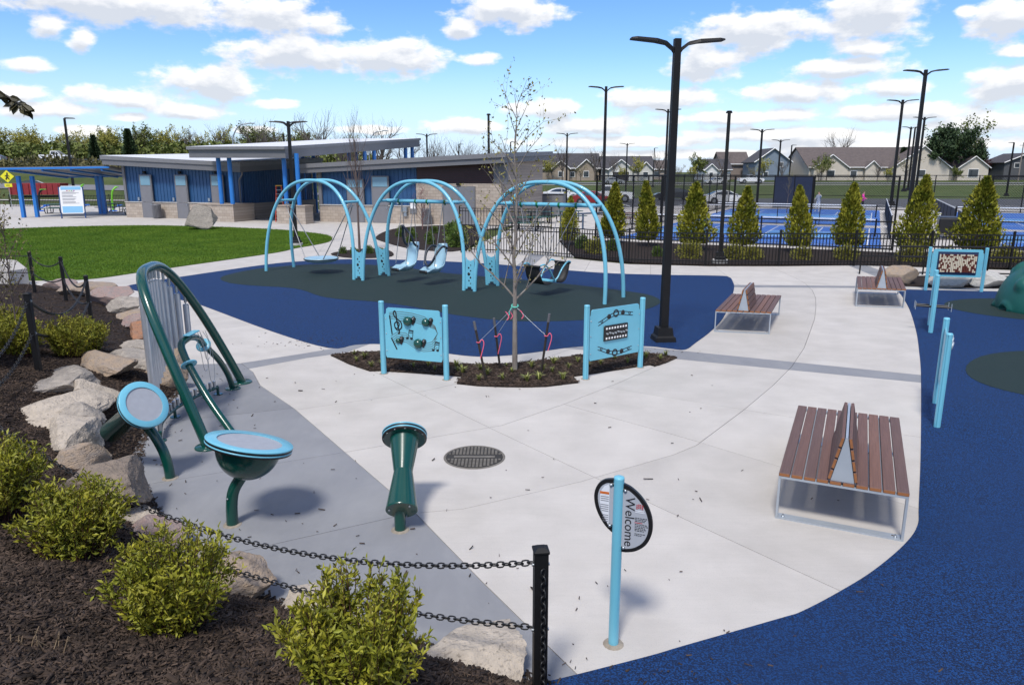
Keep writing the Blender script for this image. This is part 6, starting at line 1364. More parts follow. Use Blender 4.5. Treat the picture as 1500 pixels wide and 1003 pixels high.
# trash cans
def trash_can(p, lab, group='slatted grey litter bins'):
    t = thing('litter_bin', lab, 'bin', p, 0, group); b = MB(); b.cyl((0, 0, 0.02), (0, 0, 0.95), 0.27, n=20); b.build('liner', BLACKP, t)
    for k in range(22): a = 2*math.pi*k/22; b = MB(); b.box((0.305*math.cos(a), 0.305*math.sin(a), 0.52), (0.02, 0.055, 0.95), rot=a); b.build('slat', TRIM, t)
    b = MB(); b.lathe([(0.32, 0.98), (0.32, 1.04), (0.18, 1.07), (0.16, 1.0)], 24); b.build('lid_ring', FASC, t)
trash_can(BMX @ Vector((3.35, -0.75, 0)), 'grey slatted litter bin between the blue wall doors'); trash_can(BMX @ Vector((25.3, -0.75, 0)), 'grey slatted litter bin in front of the maroon siding')
tag(obj('boulder', rock_mesh('boulder', 2.2, 1.3, 1.25, 77, RM['grey']), None, None, (-18.7, 44.6, 0.0), (0, 0, 0.2)), 'big grey boulder standing on the lawn near the building', 'boulder')
# ---------------------------------------------------------------- picnic shelter, sign board
def at_px(*a): return None
sh = thing('picnic_shelter', 'low flat roofed picnic shelter with bright blue posts and beams', 'shelter', (-36.7, 57.8, 0), R(-2))
BSTEEL = COLB
for (x, y) in ((-0.6, -1.2), (0.05, -0.6), (2.2, 4.2), (2.75, 3.9)): b = MB(); b.box((x, y, 1.55), (0.24, 0.24, 3.1)); b.build('post', BSTEEL, sh)
b = MB(); b.add([(-1.3, -2.0, 3.60), (6.2, -0.6, 3.72), (6.2, 5.4, 3.12), (-1.3, 5.4, 3.00), (-1.3, -2.0, 3.74), (6.2, -0.6, 3.86), (6.2, 5.4, 3.26), (-1.3, 5.4, 3.14)], [(3, 2, 1, 0), (4, 5, 6, 7), (0, 1, 5, 4), (1, 2, 6, 5), (2, 3, 7, 6), (3, 0, 4, 7)]); b.build('roof_deck', FASL, sh)
for (p, q) in (((-1.3, -2.02, 3.62), (6.2, -0.62, 3.74)), ((-1.3, 5.4, 2.98), (6.2, 5.4, 3.10)), ((-0.9, -1.7, 3.50), (-0.9, 5.2, 2.93)), ((1.4, -1.3, 3.52), (1.4, 5.2, 2.95)), ((3.4, -1.0, 3.54), (3.4, 5.2, 2.97)), ((5.6, -0.7, 3.56), (5.6, 5.2, 3.0))):
    p, q = Vector(p), Vector(q); b = MB(); b.box((0, 0, 0), (0.14, 0.14, (q-p).length), bev=0.01); b.build('beam', BSTEEL, sh, (p+q)/2, rotto(q-p).to_euler())
t = thing('info_board', 'white leaning rules board with pale blue header and footer', 'sign', (-33.0, 55.7, 0), R(22))
RX = Matrix.Rotation(R(-8), 3, 'X')
b = MB(); pts = [(-0.68, 0.35), (0.68, 0.35), (0.75, 0.45), (0.75, 2.25), (0.62, 2.40), (-0.62, 2.40), (-0.75, 2.25), (-0.75, 0.45)]; b.prism(pts, RX @ MX, (0, 0, 0), 0.05); b.build('board', WHITE, t)
HB = mat('header_blue', (0.22, 0.48, 0.72), 0.5)
for (z0, z1) in ((0.42, 0.90), (2.12, 2.36)): b = MB(); b.prism([(-0.66, z0), (0.66, z0), (0.66, z1), (-0.66, z1)], RX @ MX, (0, -0.03, 0), 0.01); b.build('board_band', HB, t)
b = MB()
for k in range(16):
    z = 1.95-0.06*k
    if k % 4 == 3: continue
    w = rnd.uniform(0.7, 1.15); b.prism([(-0.6, z), (-0.6+w, z), (-0.6+w, z+0.022), (-0.6, z+0.022)], RX @ MX, (0, -0.03, 0), 0.008)
b.build('text_lines', mat('print_grey', (0.22, 0.22, 0.25), 0.6), t)['kind'] = 'stuff'
for k, c in enumerate(((0.5, 0.05, 0.05), (0.6, 0.4, 0.02), (0.05, 0.3, 0.1), (0.3, 0.05, 0.3))): b = MB(); b.prism([(-0.3+0.15*k, 2.03), (-0.2+0.15*k, 2.03), (-0.2+0.15*k, 2.08), (-0.3+0.15*k, 2.08)], RX @ MX, (0, -0.031, 0), 0.008); b.build('colour_mark', mat('mark_%d' % k, c, 0.6), t)
for s in (-1, 1): b = MB(); b.cyl((s*0.78, 0.05, 0), (s*0.78, 0.33, 2.3), 0.05, n=8); b.build('leg', mat('board_leg_blue', (0.02, 0.06, 0.18), 0.5), t)
# ---------------------------------------------------------------- picnic tables
TG = mat('table_green', (0.012, 0.07, 0.06), 0.5)
def picnic(name, lab, p, rz, m, group=None):
    t = thing(name, lab, 'picnic table', p, rz, group); b = MB(); b.box((0, 0, 0.75), (1.85, 0.75, 0.05), bev=0.01); b.build('table_top', m, t)
    for s in (-1, 1):
        b = MB(); b.box((0, s*0.7, 0.45), (1.85, 0.27, 0.05), bev=0.01); b.build('seat', m, t)
        b = MB(); b.tube(smoothopen([(s*0.6, -0.72, 0.43), (s*0.6, -0.6, 0.05), (s*0.6, 0, 0.03), (s*0.6, 0.6, 0.05), (s*0.6, 0.72, 0.43)], 4), 0.035, 6); b.tube([(s*0.6, -0.25, 0.72), (s*0.6, -0.3, 0.04)], 0.03, 6); b.tube([(s*0.6, 0.25, 0.72), (s*0.6, 0.3, 0.04)], 0.03, 6); b.build('leg_frame', BLACK, t)
    return t
for i, (x, y, r) in enumerate([(-31.0, 61.0, 0.2), (-28.6, 62.6, 0.5), (-38.4, 62.5, 0.1), (-34.6, 64.0, -0.2)]): picnic('picnic_table', 'dark green picnic table on the paving under the blue shelter', (x, y, 0), r, TG, 'picnic tables by the shelter')
picnic('picnic_table', 'brown picnic table at the end of the court path', (7.6, 49.0, 0), 0.3, mat('table_brown', (0.13, 0.045, 0.03), 0.6))
for i, (x, y, r) in enumerate([(1.9, 50.5, 0.1), (4.0, 51.5, 0.6), (0.9, 44.5, -0.2)]): picnic('picnic_table', 'dark green picnic table on the patio beside the building', (x, y, 0), r, TG, 'picnic tables on the patio')
for (x, y, m, lab, w) in ((1.35, 57.5, mat('bin_purple', (0.07, 0.012, 0.16), 0.5), 'tall purple storage locker on the patio', 1.3), (3.2, 58.5, mat('bin_grey', (0.16, 0.16, 0.17), 0.5), 'tall grey storage locker beside the purple one', 1.9)):
    t = thing('storage_locker', lab, 'locker', (x, y, 0), -0.3); b = MB(); b.box((0, 0, 0.85), (w, 0.9, 1.65), bev=0.03); b.build('cabinet', m, t); b = MB(); b.box((0, 0, 1.70), (w+0.08, 0.98, 0.07), bev=0.02); b.build('lid', BLACKP, t)
    for s in (-1, 1): b = MB(); b.box((s*w*0.24, -0.465, 0.85), (w*0.45, 0.03, 1.5), bev=0.008); b.build('cabinet_door', m, t)
# ---------------------------------------------------------------- planted beds by the building
sheet('round_bed', smoothclosed([(-7.3, 39.5), (-7.3, 44.5), (-6.2, 47.0), (-4.2, 48.0), (-2.2, 47.2), (-1.7, 41), (-2.2, 32.6), (-4.4, 33.1), (-6.4, 36.6)], 4), 0.03, MULCH)
sheet('tree_bed', smoothclosed([(-7.7, 31.1), (-7.0, 32.9), (-5.9, 33.1), (-5.1, 31.4), (-5.1, 29.9), (-6.5, 29.6)], 4), 0.03, MULCH)
BARET = mat('bare_twig', (0.115, 0.085, 0.075), 0.9, var=0.2, vscale=4)
sapling('bare_street_tree', 'slender leafless tree in the bed behind the swings', (-6.7, 32.2, 0.02), 5.3, 0.06, 61, 30, 1.9, 0, BUD, 0.05, BARET, 0.33, 2, up=0.9, spread=0.45)
t = sapling('bare_shrub', 'low bare twiggy shrub in the round bed by the building', (-5.4, 44.5, 0.02), 2.0, 0.04, 62, 16, 1.2, 1, mat('red_bud', (0.20, 0.07, 0.08), 0.7), 0.04, mat('reddish_twig', (0.17, 0.10, 0.09), 0.9), 0.12, 2, up=0.6, spread=0.6, cat='shrub')
GRL = mat('fresh_green_leaf', (0.05, 0.105, 0.012), 0.6, col2=(0.11, 0.16, 0.025), vscale=5, island=0.35); GV = ball_meshes(43, GRL, 1300, 0.45, 0.5, 0.10)
for i, (x, y, s) in enumerate([(-2.9, 37.0, 1.15), (-2.6, 35.2, 1.0), (-2.5, 34.0, 1.0), (-2.9, 40.5, 0.7), (-6.3, 42, 0.5), (-5.6, 41, 0.45), (-5.2, 38.6, 0.45), (-4.2, 37.2, 0.5), (-4.4, 41.6, 0.5), (-6.0, 39.4, 0.45), (-5.0, 36.0, 0.4), (-3.9, 35.2, 0.45), (-6.7, 31.0, 0.35), (-6.1, 31.2, 0.4), (-5.5, 30.7, 0.35), (-7.2, 31.2, 0.35), (3.2, 33.5, 0.7), (4.5, 32.5, 0.6), (6.0, 30.2, 0.5)]):
    t = thing('green_plant', 'fresh green leafy plant in the bark '+('beds by the building' if i < 16 else 'bed behind the picket fence'), 'plant', (x, y, 0.02), i, 'green plants in the bark beds'); t.scale = (s, s, s); obj('stems', GV[0], None, t); obj('leaves', GV[1], None, t)
fence2 = [Vector(p) for p in ((-3.3, 46.6, 0), (-0.6, 45.8, 0), (2.4, 45.0, 0))]
t = thing('picket_fence', 'short black picket fence in front of the building corner', 'fence', fence2[0]); obj('fence_post', FPOST, None, t)
for p, q in zip(fence2, fence2[1:]):
    d = q-p; L = d.length; ang = math.atan2(d.y, d.x)
    for z in (0.16, 1.02, 1.19): b = MB(); b.box((0, 0, 0), (L-0.08, 0.035, 0.04)); b.build('fence_rail', BLACK, t, (p+q)/2-fence2[0]+Vector((0, 0, z)), (0, 0, ang))
    obj('fence_post', FPOST, None, t, q-fence2[0])
    for k in range(1, int(L/0.2)): obj('picket', PICK, None, t, p.lerp(q, k/int(L/0.2))-fence2[0], (0, 0, ang))
# ---------------------------------------------------------------- car park, roads
def drape(name, pts_fn, m, z, nx_=40, ny_=4):
    b = MB(); V = []
    for j in range(ny_+1):
        for i in range(nx_+1):
            x, y = pts_fn(i/nx_, j/ny_); V.append((x, y, TH(x, y)-0.06+z))
    b.add(V, [(j*(nx_+1)+i, j*(nx_+1)+i+1, (j+1)*(nx_+1)+i+1, (j+1)*(nx_+1)+i) for j in range(ny_) for i in range(nx_)], 0, True)
    o = b.build(name, m); o['kind'] = 'structure'; return o
drape('car_park', lambda u, v: (-6+86*u, 74+26*v-4*u), ASPH, 0.05)
ROADM = mat('worn_asphalt', (0.15, 0.15, 0.155), 0.9, var=0.1, vscale=0.3)
drape('road', lambda u, v: (-20+220*u, 168+9*v), ROADM, 0.10, 60); drape('sidewalk', lambda u, v: (-20+220*u, 158+2*v), CONC, 0.10, 60)
drape('sidewalk', lambda u, v: (-6+86*u, 71.2+1.6*v-4*u), CONC, 0.09)
drape('road', lambda u, v: (-190+178*u, 139+7*v), ROADM, 0.12, 60); drape('path', lambda u, v: (-110+95*u, 96+2.5*v-10*u), CONC, 0.10, 40)
drape('drive', lambda u, v: (-90+70*u, 112+5*v-8*u), ROADM, 0.10, 40)
b = MB()
for i in range(22): b.box((0+3.0*i, 78.5-0.14*i, 0.0), (0.12, 5, 0.004))
o = b.build('parking_lines', LINE); o['kind'] = 'structure'; o.location.z = 0.0
# ---------------------------------------------------------------- vehicles
CARW = mat('car_white', (0.70, 0.71, 0.72), 0.25, coat=0.6); CARS = mat('car_silver', (0.38, 0.40, 0.42), 0.3, metal=0.5, coat=0.5); CARR = mat('car_red', (0.22, 0.012, 0.015), 0.3, coat=0.6); CARD = mat('car_dark', (0.02, 0.022, 0.026), 0.3, coat=0.6)
TYRE = mat('tyre', (0.015, 0.015, 0.015), 0.85); RIM = mat('wheel_rim', (0.35, 0.36, 0.37), 0.35, metal=0.8); LAMP = mat('lamp_lens', (0.55, 0.56, 0.58), 0.15); TAIL = mat('tail_lens', (0.30, 0.01, 0.01), 0.2)
def side_shape(prof, half, inset_top, z_belt, m):
    b = MB(); n = len(prof); L = []; Rr = []
    for (x, z) in prof:
        w = half-(inset_top*max(0, z-z_belt)); L.append((x, -w, z)); Rr.append((x, w, z))
    b.add(L+Rr, [tuple(range(n)), tuple(range(2*n-1, n-1, -1))]+[(i, n+i, n+(i+1) % n, (i+1) % n) for i in range(n)]); return b.mesh('body', m)
def vehicle(kind, paint, loc, rz, label, group=None):
    t = thing('parked_'+kind if kind != 'sedan' else 'parked_car', label, 'pickup' if kind == 'pickup' else 'car', loc, rz, group)
    if kind == 'pickup':
        body = [(-2.85, 0.55), (-2.75, 0.42), (2.7, 0.40), (2.88, 0.55), (2.88, 0.98), (2.75, 1.12), (1.25, 1.22), (1.15, 1.22), (-0.75, 1.20), (-2.85, 1.22)]; cab = [(1.22, 1.18), (0.45, 1.88), (0.25, 1.93), (-0.62, 1.93), (-0.72, 1.88), (-0.80, 1.18)]; wx = (1.85, -1.75); wr = 0.42; hw = 0.98; glass = [((1.02, 1.28), (0.42, 1.80), (0.30, 1.80), (0.30, 1.28)), ((0.22, 1.28), (0.22, 1.80), (-0.58, 1.80), (-0.66, 1.28))]; wind = [(1.18, 1.24), (0.50, 1.84)]; rear = [(-0.79, 1.30), (-0.735, 1.80)]
    else:
        body = [(-2.35, 0.50), (-2.28, 0.32), (2.25, 0.30), (2.38, 0.48), (2.34, 0.72), (2.05, 0.86), (1.15, 0.98), (-1.75, 1.02), (-2.30, 0.98)]; cab = [(1.20, 0.94), (0.35, 1.38), (0.0, 1.46), (-0.6, 1.46), (-1.2, 1.33), (-1.95, 0.98)]; wx = (1.45, -1.42); wr = 0.34; hw = 0.92; glass = [((0.92, 1.0), (0.32, 1.32), (0.05, 1.38), (0.05, 1.0)), ((-0.02, 1.0), (-0.02, 1.39), (-0.6, 1.38), (-1.1, 1.24), (-1.45, 1.03))]; wind = [(1.16, 0.98), (0.38, 1.36)]; rear = [(-1.88, 1.02), (-1.24, 1.31)]
    obj('body', side_shape(body, hw, 0.1, 0.8, paint), None, t); obj('cabin', side_shape(cab, hw-0.04, 0.28, 1.0, paint), None, t)
    for s in (-1, 1):
        for g in glass:
            b = MB(); P = [(x, s*(hw-0.04-0.28*max(0, z-1.0)+0.006), z) for x, z in g]; b.add(P, [tuple(range(len(P))) if s < 0 else tuple(range(len(P)-1, -1, -1))]); b.build('side_window', GLASS, t)
        for x in wx:
            b = MB(); b.lathe([(wr*0.6, -0.12), (wr*0.96, -0.12), (wr, -0.08), (wr, 0.08), (wr*0.96, 0.12), (wr*0.6, 0.12), (wr*0.6, -0.12)], 20, rotto((0, 1, 0)), (x, s*(hw-0.09), wr)); w = b.build('wheel', TYRE, t)
            b = MB(); b.lathe([(0.001, 0.0), (0.03, 0.005), (wr*0.6, -0.01)], 12, rotto((0, s, 0)), (x, s*(hw+0.015), wr)); b.build('rim', RIM, w)
            b = MB(); b.lathe([(wr*1.0, 0.0), (wr*1.16, 0.0)], 20, rotto((0, s, 0)), (x, s*(hw+0.004), wr+0.02)); b.build('wheel_arch', BLACKP, w)
        b = MB(); b.box((body[3][0]-0.06, s*(hw-0.28), body[4][1]-0.06 if kind == 'pickup' else 0.66), (0.16, 0.36, 0.16), bev=0.02); b.build('headlight', LAMP, t)
        b = MB(); b.box((body[0][0]+0.04, s*(hw-0.14), 0.95 if kind == 'pickup' else 0.84), (0.14, 0.22, 0.22 if kind == 'pickup' else 0.12), bev=0.02); b.build('tail_light', TAIL, t)
        b = MB(); b.box((wind[0][0]-0.2, s*(hw+0.06), wind[0][1]+0.08), (0.12, 0.2, 0.14), bev=0.03); b.build('mirror', paint, t)
    for nm, (p, q) in (('windscreen', wind), ('rear_window', rear)):
        b = MB(); w0, w1 = hw-0.14, hw-0.30; sx = 0.012 if nm == 'windscreen' else -0.012
        P = [(p[0]+sx, -w0, p[1]+0.012), (p[0]+sx, w0, p[1]+0.012), (q[0]+sx, w1, q[1]+0.012), (q[0]+sx, -w1, q[1]+0.012)]; b.add(P, [(0, 1, 2, 3)]); b.build(nm, GLASS, t)
    b = MB(); b.box((body[3][0]+0.02, 0, 0.55), (0.12, 2*hw-0.1, 0.22), bev=0.04); b.build('bumper', BLACKP if kind == 'pickup' else paint, t)
    return t
vehicle('pickup', CARW, (11.1, 86, 0), R(-4), 'white crew cab pickup truck behind the court fence')
vehicle('sedan', CARW, (23.3, 81, 0), R(-4), 'sleek white sedan parked beyond the first court')
vehicle('sedan', CARS, (1.9, 84, 0), R(-10), 'silver car parked beyond the patio lockers'); vehicle('sedan', CARW, (6.2, 93, 0), R(-4), 'white car parked behind the arched swing')
vehicle('sedan', CARR, (8.6, 78.5, 0), R(-4), 'dark red car half hidden beside the white pickup'); vehicle('sedan', CARD, (20.0, 92, 0), R(176), 'dark car behind the tallest light pole')
vehicle('pickup', CARW, (54.5, 171, TH(54, 171)), R(4), 'white pickup passing on the far road'); vehicle('sedan', CARW, (45.0, 165.5, TH(45, 165)), R(184), 'white car parked in front of the small grey roofed house')
vehicle('sedan', CARS, (22.5, 166, TH(22, 166)), R(0), 'silver car parked in front of the white garage house'); vehicle('sedan', CARS, (-98, 142, TH(-98, 142)+0.1), R(178), 'silver car on the raised road before the wood'); vehicle('pickup', CARW, (-87, 144, TH(-87, 144)+0.1), R(2), 'white pickup on the raised road before the wood')
vehicle('sedan', CARD, (-69, 108, TH(-69, 108)+0.05), R(20), 'dark car on the drive behind the shelter')
# ---------------------------------------------------------------- houses
SHING = mat('dark_shingle', (0.055, 0.053, 0.06), 0.9, var=0.2, vscale=2, bump=0.3, bscale=8); SHINB = mat('brown_shingle', (0.105, 0.085, 0.08), 0.9, var=0.15, vscale=1.5, bump=0.3, bscale=8)
def house(label, px, y, w, d, eave, ridge, wallc, roofm, gables=(), ridge_dir='x', rz=0.0, garage=None, windows=()):
    z = TH(px, y)-0.1; t = thing('house', label, 'house', (px, y, z), rz, 'houses beyond the road'); wm_ = mat('wall_'+'_'.join('%02d' % int(c*100) for c in wallc), wallc, 0.85, var=0.05, vscale=1)
    b = MB(); b.box((0, 0, eave/2), (w, d, eave))
    if ridge_dir == 'y': b.add([(-w/2, -d/2, eave), (w/2, -d/2, eave), (0, -d/2, ridge-0.12), (-w/2, d/2, eave), (w/2, d/2, eave), (0, d/2, ridge-0.12)], [(0, 1, 2), (4, 3, 5)])
    else: b.add([(-w/2, -d/2, eave), (-w/2, d/2, eave), (-w/2, 0, ridge-0.12), (w/2, -d/2, eave), (w/2, d/2, eave), (w/2, 0, ridge-0.12)], [(1, 0, 2), (3, 4, 5)])
    b.build('walls', wm_, t); o = 0.5; th = 0.18
    def roofhalf(P):
        b = MB(); P = [Vector(p) for p in P]; Q = [p-Vector((0, 0, th)) for p in P]; b.add(P+Q, [(0, 1, 2, 3), (7, 6, 5, 4)]+[(i, 4+i, 4+(i+1) % 4, (i+1) % 4) for i in range(4)]); b.build('roof', roofm, t)
    if ridge_dir == 'x':
        k = (ridge-eave)/(d/2)*o
        roofhalf([(-w/2-o, -d/2-o, eave-k+th), (w/2+o, -d/2-o, eave-k+th), (w/2+o, 0, ridge+th), (-w/2-o, 0, ridge+th)]); roofhalf([(w/2+o, d/2+o, eave-k+th), (-w/2-o, d/2+o, eave-k+th), (-w/2-o, 0, ridge+th), (w/2+o, 0, ridge+th)])
    else:
        k = (ridge-eave)/(w/2)*o
        roofhalf([(-w/2-o, -d/2-o, eave-k+th), (0, -d/2-o, ridge+th), (0, d/2+o, ridge+th), (-w/2-o, d/2+o, eave-k+th)]); roofhalf([(0, -d/2-o, ridge+th), (w/2+o, -d/2-o, eave-k+th), (w/2+o, d/2+o, eave-k+th), (0, d/2+o, ridge+th)])
        for s in (-1, 1): b = MB(); b.tube([(s*(w/2+o), -d/2-o-0.03, eave-k+0.1), (0, -d/2-o-0.03, ridge+0.1)], 0.14, 4); b.build('barge_board', WHITE, t)
    b = MB(); b.box((0, -d/2-0.5, eave+0.02), (w+0.9, 0.1, 0.2)) if ridge_dir == 'x' else None
    if b.f: b.build('gutter', WHITE, t)
    for (gx, gw, gh, gd) in gables:          # front cross gables
        ge = eave; yy = -d/2-gd
        b = MB(); b.box((gx, yy+gd/2+0.2, ge/2), (gw, gd+0.4, ge)); b.add([(gx-gw/2, yy, ge), (gx+gw/2, yy, ge), (gx, yy, ge+gh)], [(0, 1, 2)]); gb = b.build('gable_wing', wm_, t)
        kk = gh/(gw/2)*0.4
        for s in (-1, 1):
            P = [Vector(p) for p in ((gx+s*(gw/2+0.4), yy-0.4, ge-kk+0.12), (gx, yy-0.4, ge+gh+0.12), (gx, yy+gd+d/2, ge+gh+0.12), (gx+s*(gw/2+0.4), yy+gd+d/2, ge-kk+0.12))]; Q = [p-Vector((0, 0, 0.15)) for p in P]
            b = MB(); b.add(P+Q, [(0, 1, 2, 3) if s < 0 else (3, 2, 1, 0), (7, 6, 5, 4)]+[(i, 4+i, 4+(i+1) % 4, (i+1) % 4) for i in range(4)]); b.build('roof', roofm, t)
            b = MB(); b.tube([P[0]+Vector((0, -0.04, -0.06)), P[1]+Vector((0, -0.04, -0.06))], 0.13, 4); b.build('barge_board', WHITE, t)
    if garage:
        gx, gy, gw = garage; b = MB(); b.box((gx, gy-0.05, 1.15), (gw, 0.12, 2.3)); b.build('garage_door', mat('garage_dark', (0.03, 0.03, 0.035), 0.6), t); b = MB(); b.box((gx, gy-0.03, 1.25), (gw+0.35, 0.08, 2.55)); b.build('garage_frame', WHITE, t)
    for (x, yy, zz, ww, hh) in windows:
        b = MB(); b.box((x, yy-0.03, zz), (ww+0.24, 0.1, hh+0.24)); fr = b.build('window', WHITE, t); b = MB(); b.box((x, yy-0.07, zz), (ww, 0.06, hh)); b.build('pane', GLASS, fr)
    return t
house('tan house with long dark roof and two small front gables', 15.4, 205, 15.5, 11, 3.2, 7.0, (0.30, 0.25, 0.20), SHING, ((-2.5, 4.5, 1.9, 1.2), (4.2, 5.0, 2.2, 1.2)), windows=((-2.5, -6.7, 1.7, 1.2, 1.3), (4.2, -6.7, 1.7, 1.3, 1.4), (0.7, -5.5, 1.6, 1.1, 1.2)))
house('grey gable house half hidden beyond the building corner', 3.6, 207, 6.5, 10, 3.2, 6.8, (0.28, 0.30, 0.32), SHING, (), 'y', windows=((0, -5, 1.8, 1.4, 1.3),))
house('white house with a dark double garage door', 30.2, 200, 13, 11, 3.0, 6.2, (0.52, 0.52, 0.50), SHING, ((-2.2, 6.0, 2.3, 1.5), (4.3, 3.6, 1.7, 0.8)), garage=(-2.2, -7.0, 4.2), windows=((4.3, -6.3, 1.6, 1.2, 1.3),))
house('small pale house with grey roof beside a green tree', 56.5, 212, 8.0, 9, 2.8, 5.6, (0.62, 0.63, 0.63), SHING, ((-1.6, 3.4, 1.5, 0.8),), windows=((1.8, -4.5, 1.5, 1.2, 1.1), (-1.6, -5.3, 1.5, 0.9, 1.1)))
house('blue grey two storey house with a steep gable', 71.0, 210, 9.5, 11, 5.0, 8.4, (0.17, 0.215, 0.27), SHING, (), 'y', windows=((-1.8, -5.5, 1.6, 1.1, 1.2), (2.2, -5.5, 4.2, 0.9, 1.1)))
house('brown roofed house behind the blue grey gable', 64.5, 222, 8, 9, 4.4, 7.8, (0.22, 0.18, 0.16), SHINB, ())
house('dark grey two storey house by the maroon tree', 143, 214, 12, 10, 4.8, 7.2, (0.075, 0.08, 0.09), SHING, (), 'y', windows=((-2.6, -5, 4.0, 1.3, 1.1), (2.4, -5, 4.0, 1.6, 1.3)))
house('sprawling pale house with wide brown hipped looking roof and several gables', 104, 212, 48, 20, 3.4, 8.8, (0.52, 0.47, 0.40), SHINB, ((-19, 9, 3.2, 2), (-7.5, 3.6, 1.6, 1), (4.5, 15, 5.4, 3), (19, 8, 2.8, 2)), windows=((4.5, -13, 1.8, 2.2, 1.8), (19, -12, 1.9, 2.6, 2.0), (-19, -12, 1.8, 2.0, 1.6), (-2.5, -10, 1.7, 1.6, 1.5), (12.3, -10, 1.7, 1.3, 1.5), (-12, -10, 1.7, 1.6, 1.5)))
house('low tan house between the garage house and the small pale house', 42.0, 222, 9, 9, 2.9, 5.4, (0.36, 0.30, 0.26), SHINB, (), windows=((0, -4.5, 1.5, 1.6, 1.2),))
# ---------------------------------------------------------------- more light poles
for (x, y, h, k, rz, lab) in [(5.91, 81.2, 7.5, 2, 0, 'slim double headed car park light before the tan house'), (16.92, 111, 7.5, 2, 0, 'slim double headed car park light before the white garage house'), (24.32, 73.8, 7.5, 2, 0, 'slim double headed light between the sedan and the blue grey house'), (34.65, 97.6, 7.5, 2, 0, 'slim double headed light left of the sprawling house'), (45.27, 122.3, 7.5, 1, 0, 'slim single headed light at the left gable of the sprawling house'), (72.0, 108.5, 7.5, 1, R(180), 'slim light pole before the maroon tree'), (-9.29, 82.6, 7.5, 2, 0, 'slim double headed light rising behind the canopy roof'), (-8.19, 116.4, 7.5, 1, 0, 'slim single headed light far behind the building'), (-1.74, 56.5, 7.6, 1, R(90), 'black single headed pole right behind the building roof end'), (-0.19, 106, 7.5, 1, 0, 'slim light far behind the sapling'), (-25.3, 84, 7.5, 1, R(180), 'slim single light behind the breezeway roof'), (-20.16, 68.4, 7.9, 2, R(10), 'double headed light just behind the breezeway'), (28.1, 149, 7.5, 1, 0, 'slim far light near the green tree')]:
    light_pole(x, y, h, 0.20, k, rz, lab, 'slim lights far behind', TH(x, y)-0.06)
for (x, y, h, k, rz, lab) in [(8.08, 66, 10.6, 2, 0, 'tall court light with twin heads over the first court'), (18.26, 89.3, 10.6, 2, 0, 'tall court light partly behind the thick plaza pole'), (29.72, 55.5, 10.6, 2, R(-8), 'tallest court light standing on the court path'), (39.74, 77.9, 10.6, 2, R(-8), 'twin headed court light beyond the court path'), (55.28, 102.1, 10.6, 2, 0, 'twin headed court light before the dark conifers'), (66.7, 127, 10.6, 2, 0, 'far twin headed court light against the dark conifers'), (69.5, 131, 10.6, 1, 0, 'far single court light against the dark conifers'), (-47.1, 80.2, 8.95, 1, R(20), 'leaning looking black light pole beside the picnic shelter')]:
    light_pole(x, y, h, 0.26, k, rz, lab, 'tall lights round the courts', TH(x, y)-0.06)
for (x, y, h, s, lab) in [(-32.1, 87, 8.9, 1, 'curved arm street light behind the blue wall'), (-19.5, 103, 8.9, 1, 'curved arm street light behind the canopy')]:
    t = thing('street_light', lab, 'street light', (x, y, TH(x, y)-0.1), 0, 'curved arm street lights'); b = MB(); b.tube(smoothopen([(0, 0, 0), (0, 0, h*0.7), (0.15, 0, h*0.85), (0.9, 0, h*0.97), (2.0, 0, h)], 5), 0.07, 6); b.build('mast', STEEL, t); b = MB(); b.box((2.3, 0, h), (0.7, 0.25, 0.12), bev=0.03); b.build('lamp_head', STEEL, t)
t = thing('utility_pole', 'grey wooden utility pole beside the dark grey house', 'pole', (128.5, 190, TH(128, 190)-0.1)); b = MB(); b.cyl((0, 0, 0), (0, 0, 9.6), 0.17, 0.12, 8); b.build('shaft', BARK, t); b = MB(); b.box((0, 0, 8.9), (1.8, 0.12, 0.12)); b.build('cross_arm', BARK, t)
# ---------------------------------------------------------------- trees
LEAFY = [mat('spring_leaf_yellow', (0.20, 0.205, 0.026), 0.7, col2=(0.33, 0.30, 0.055), vscale=0.35, island=0.3), mat('spring_leaf_green', (0.075, 0.11, 0.016), 0.7, col2=(0.15, 0.165, 0.03), vscale=0.35, island=0.3), mat('conifer_leaf', (0.018, 0.042, 0.013), 0.8, col2=(0.045, 0.080, 0.026), vscale=0.5, island=0.35), mat('pale_leaf', (0.16, 0.15, 0.055), 0.7, col2=(0.24, 0.21, 0.10), vscale=0.4, island=0.3), mat('maroon_leaf', (0.035, 0.012, 0.014), 0.7, col2=(0.07, 0.022, 0.022), vscale=0.5, island=0.3)]
BARKF = mat('far_bark', (0.105, 0.088, 0.076), 0.9, var=0.2, vscale=2)
def tree_proto(seed, H, crown, m, per, lsize, spread=0.6, depth=3, up=0.25, lean=0.0):
    rg = random.Random(seed); b = MB(); tips = []; tr = MB(); tr.tube([(0, 0, -0.3), (0.05*H*lean, 0, H*0.2), (0.08*H*lean, 0.02, H*0.42)], [H*0.022, H*0.018, H*0.014], 7, caps=False)
    for k in range(7):
        a = k*2.4; z = H*(0.22+0.03*k); d = Vector((math.cos(a)*crown, math.sin(a)*crown, 1.0)).normalized()
        grow(b, Vector((0.05*H*lean, 0, z)), d, H*0.42*rg.uniform(0.75, 1.1), H*(0.009 if per else 0.012), depth-1, rg, tips, up, (3, 4) if per else (4, 5), 4, spread, 0.35 if per else 0.5, 4, 0.12)
    me_l = None
    if per:
        g2 = np.random.default_rng(seed); P = []; 
        for (q, d, dp) in tips:
            if dp < depth-1:
                for j in range(per): P.append(np.array(q)+g2.normal(0, H*0.022, 3))
        P = np.array(P); me_l = leaf_mesh('leaves', P, g2.normal(0, 1, P.shape), lsize, 0.38, m, g2)
    return tr.mesh('trunk', BARKF), b.mesh('limbs', BARKF), me_l
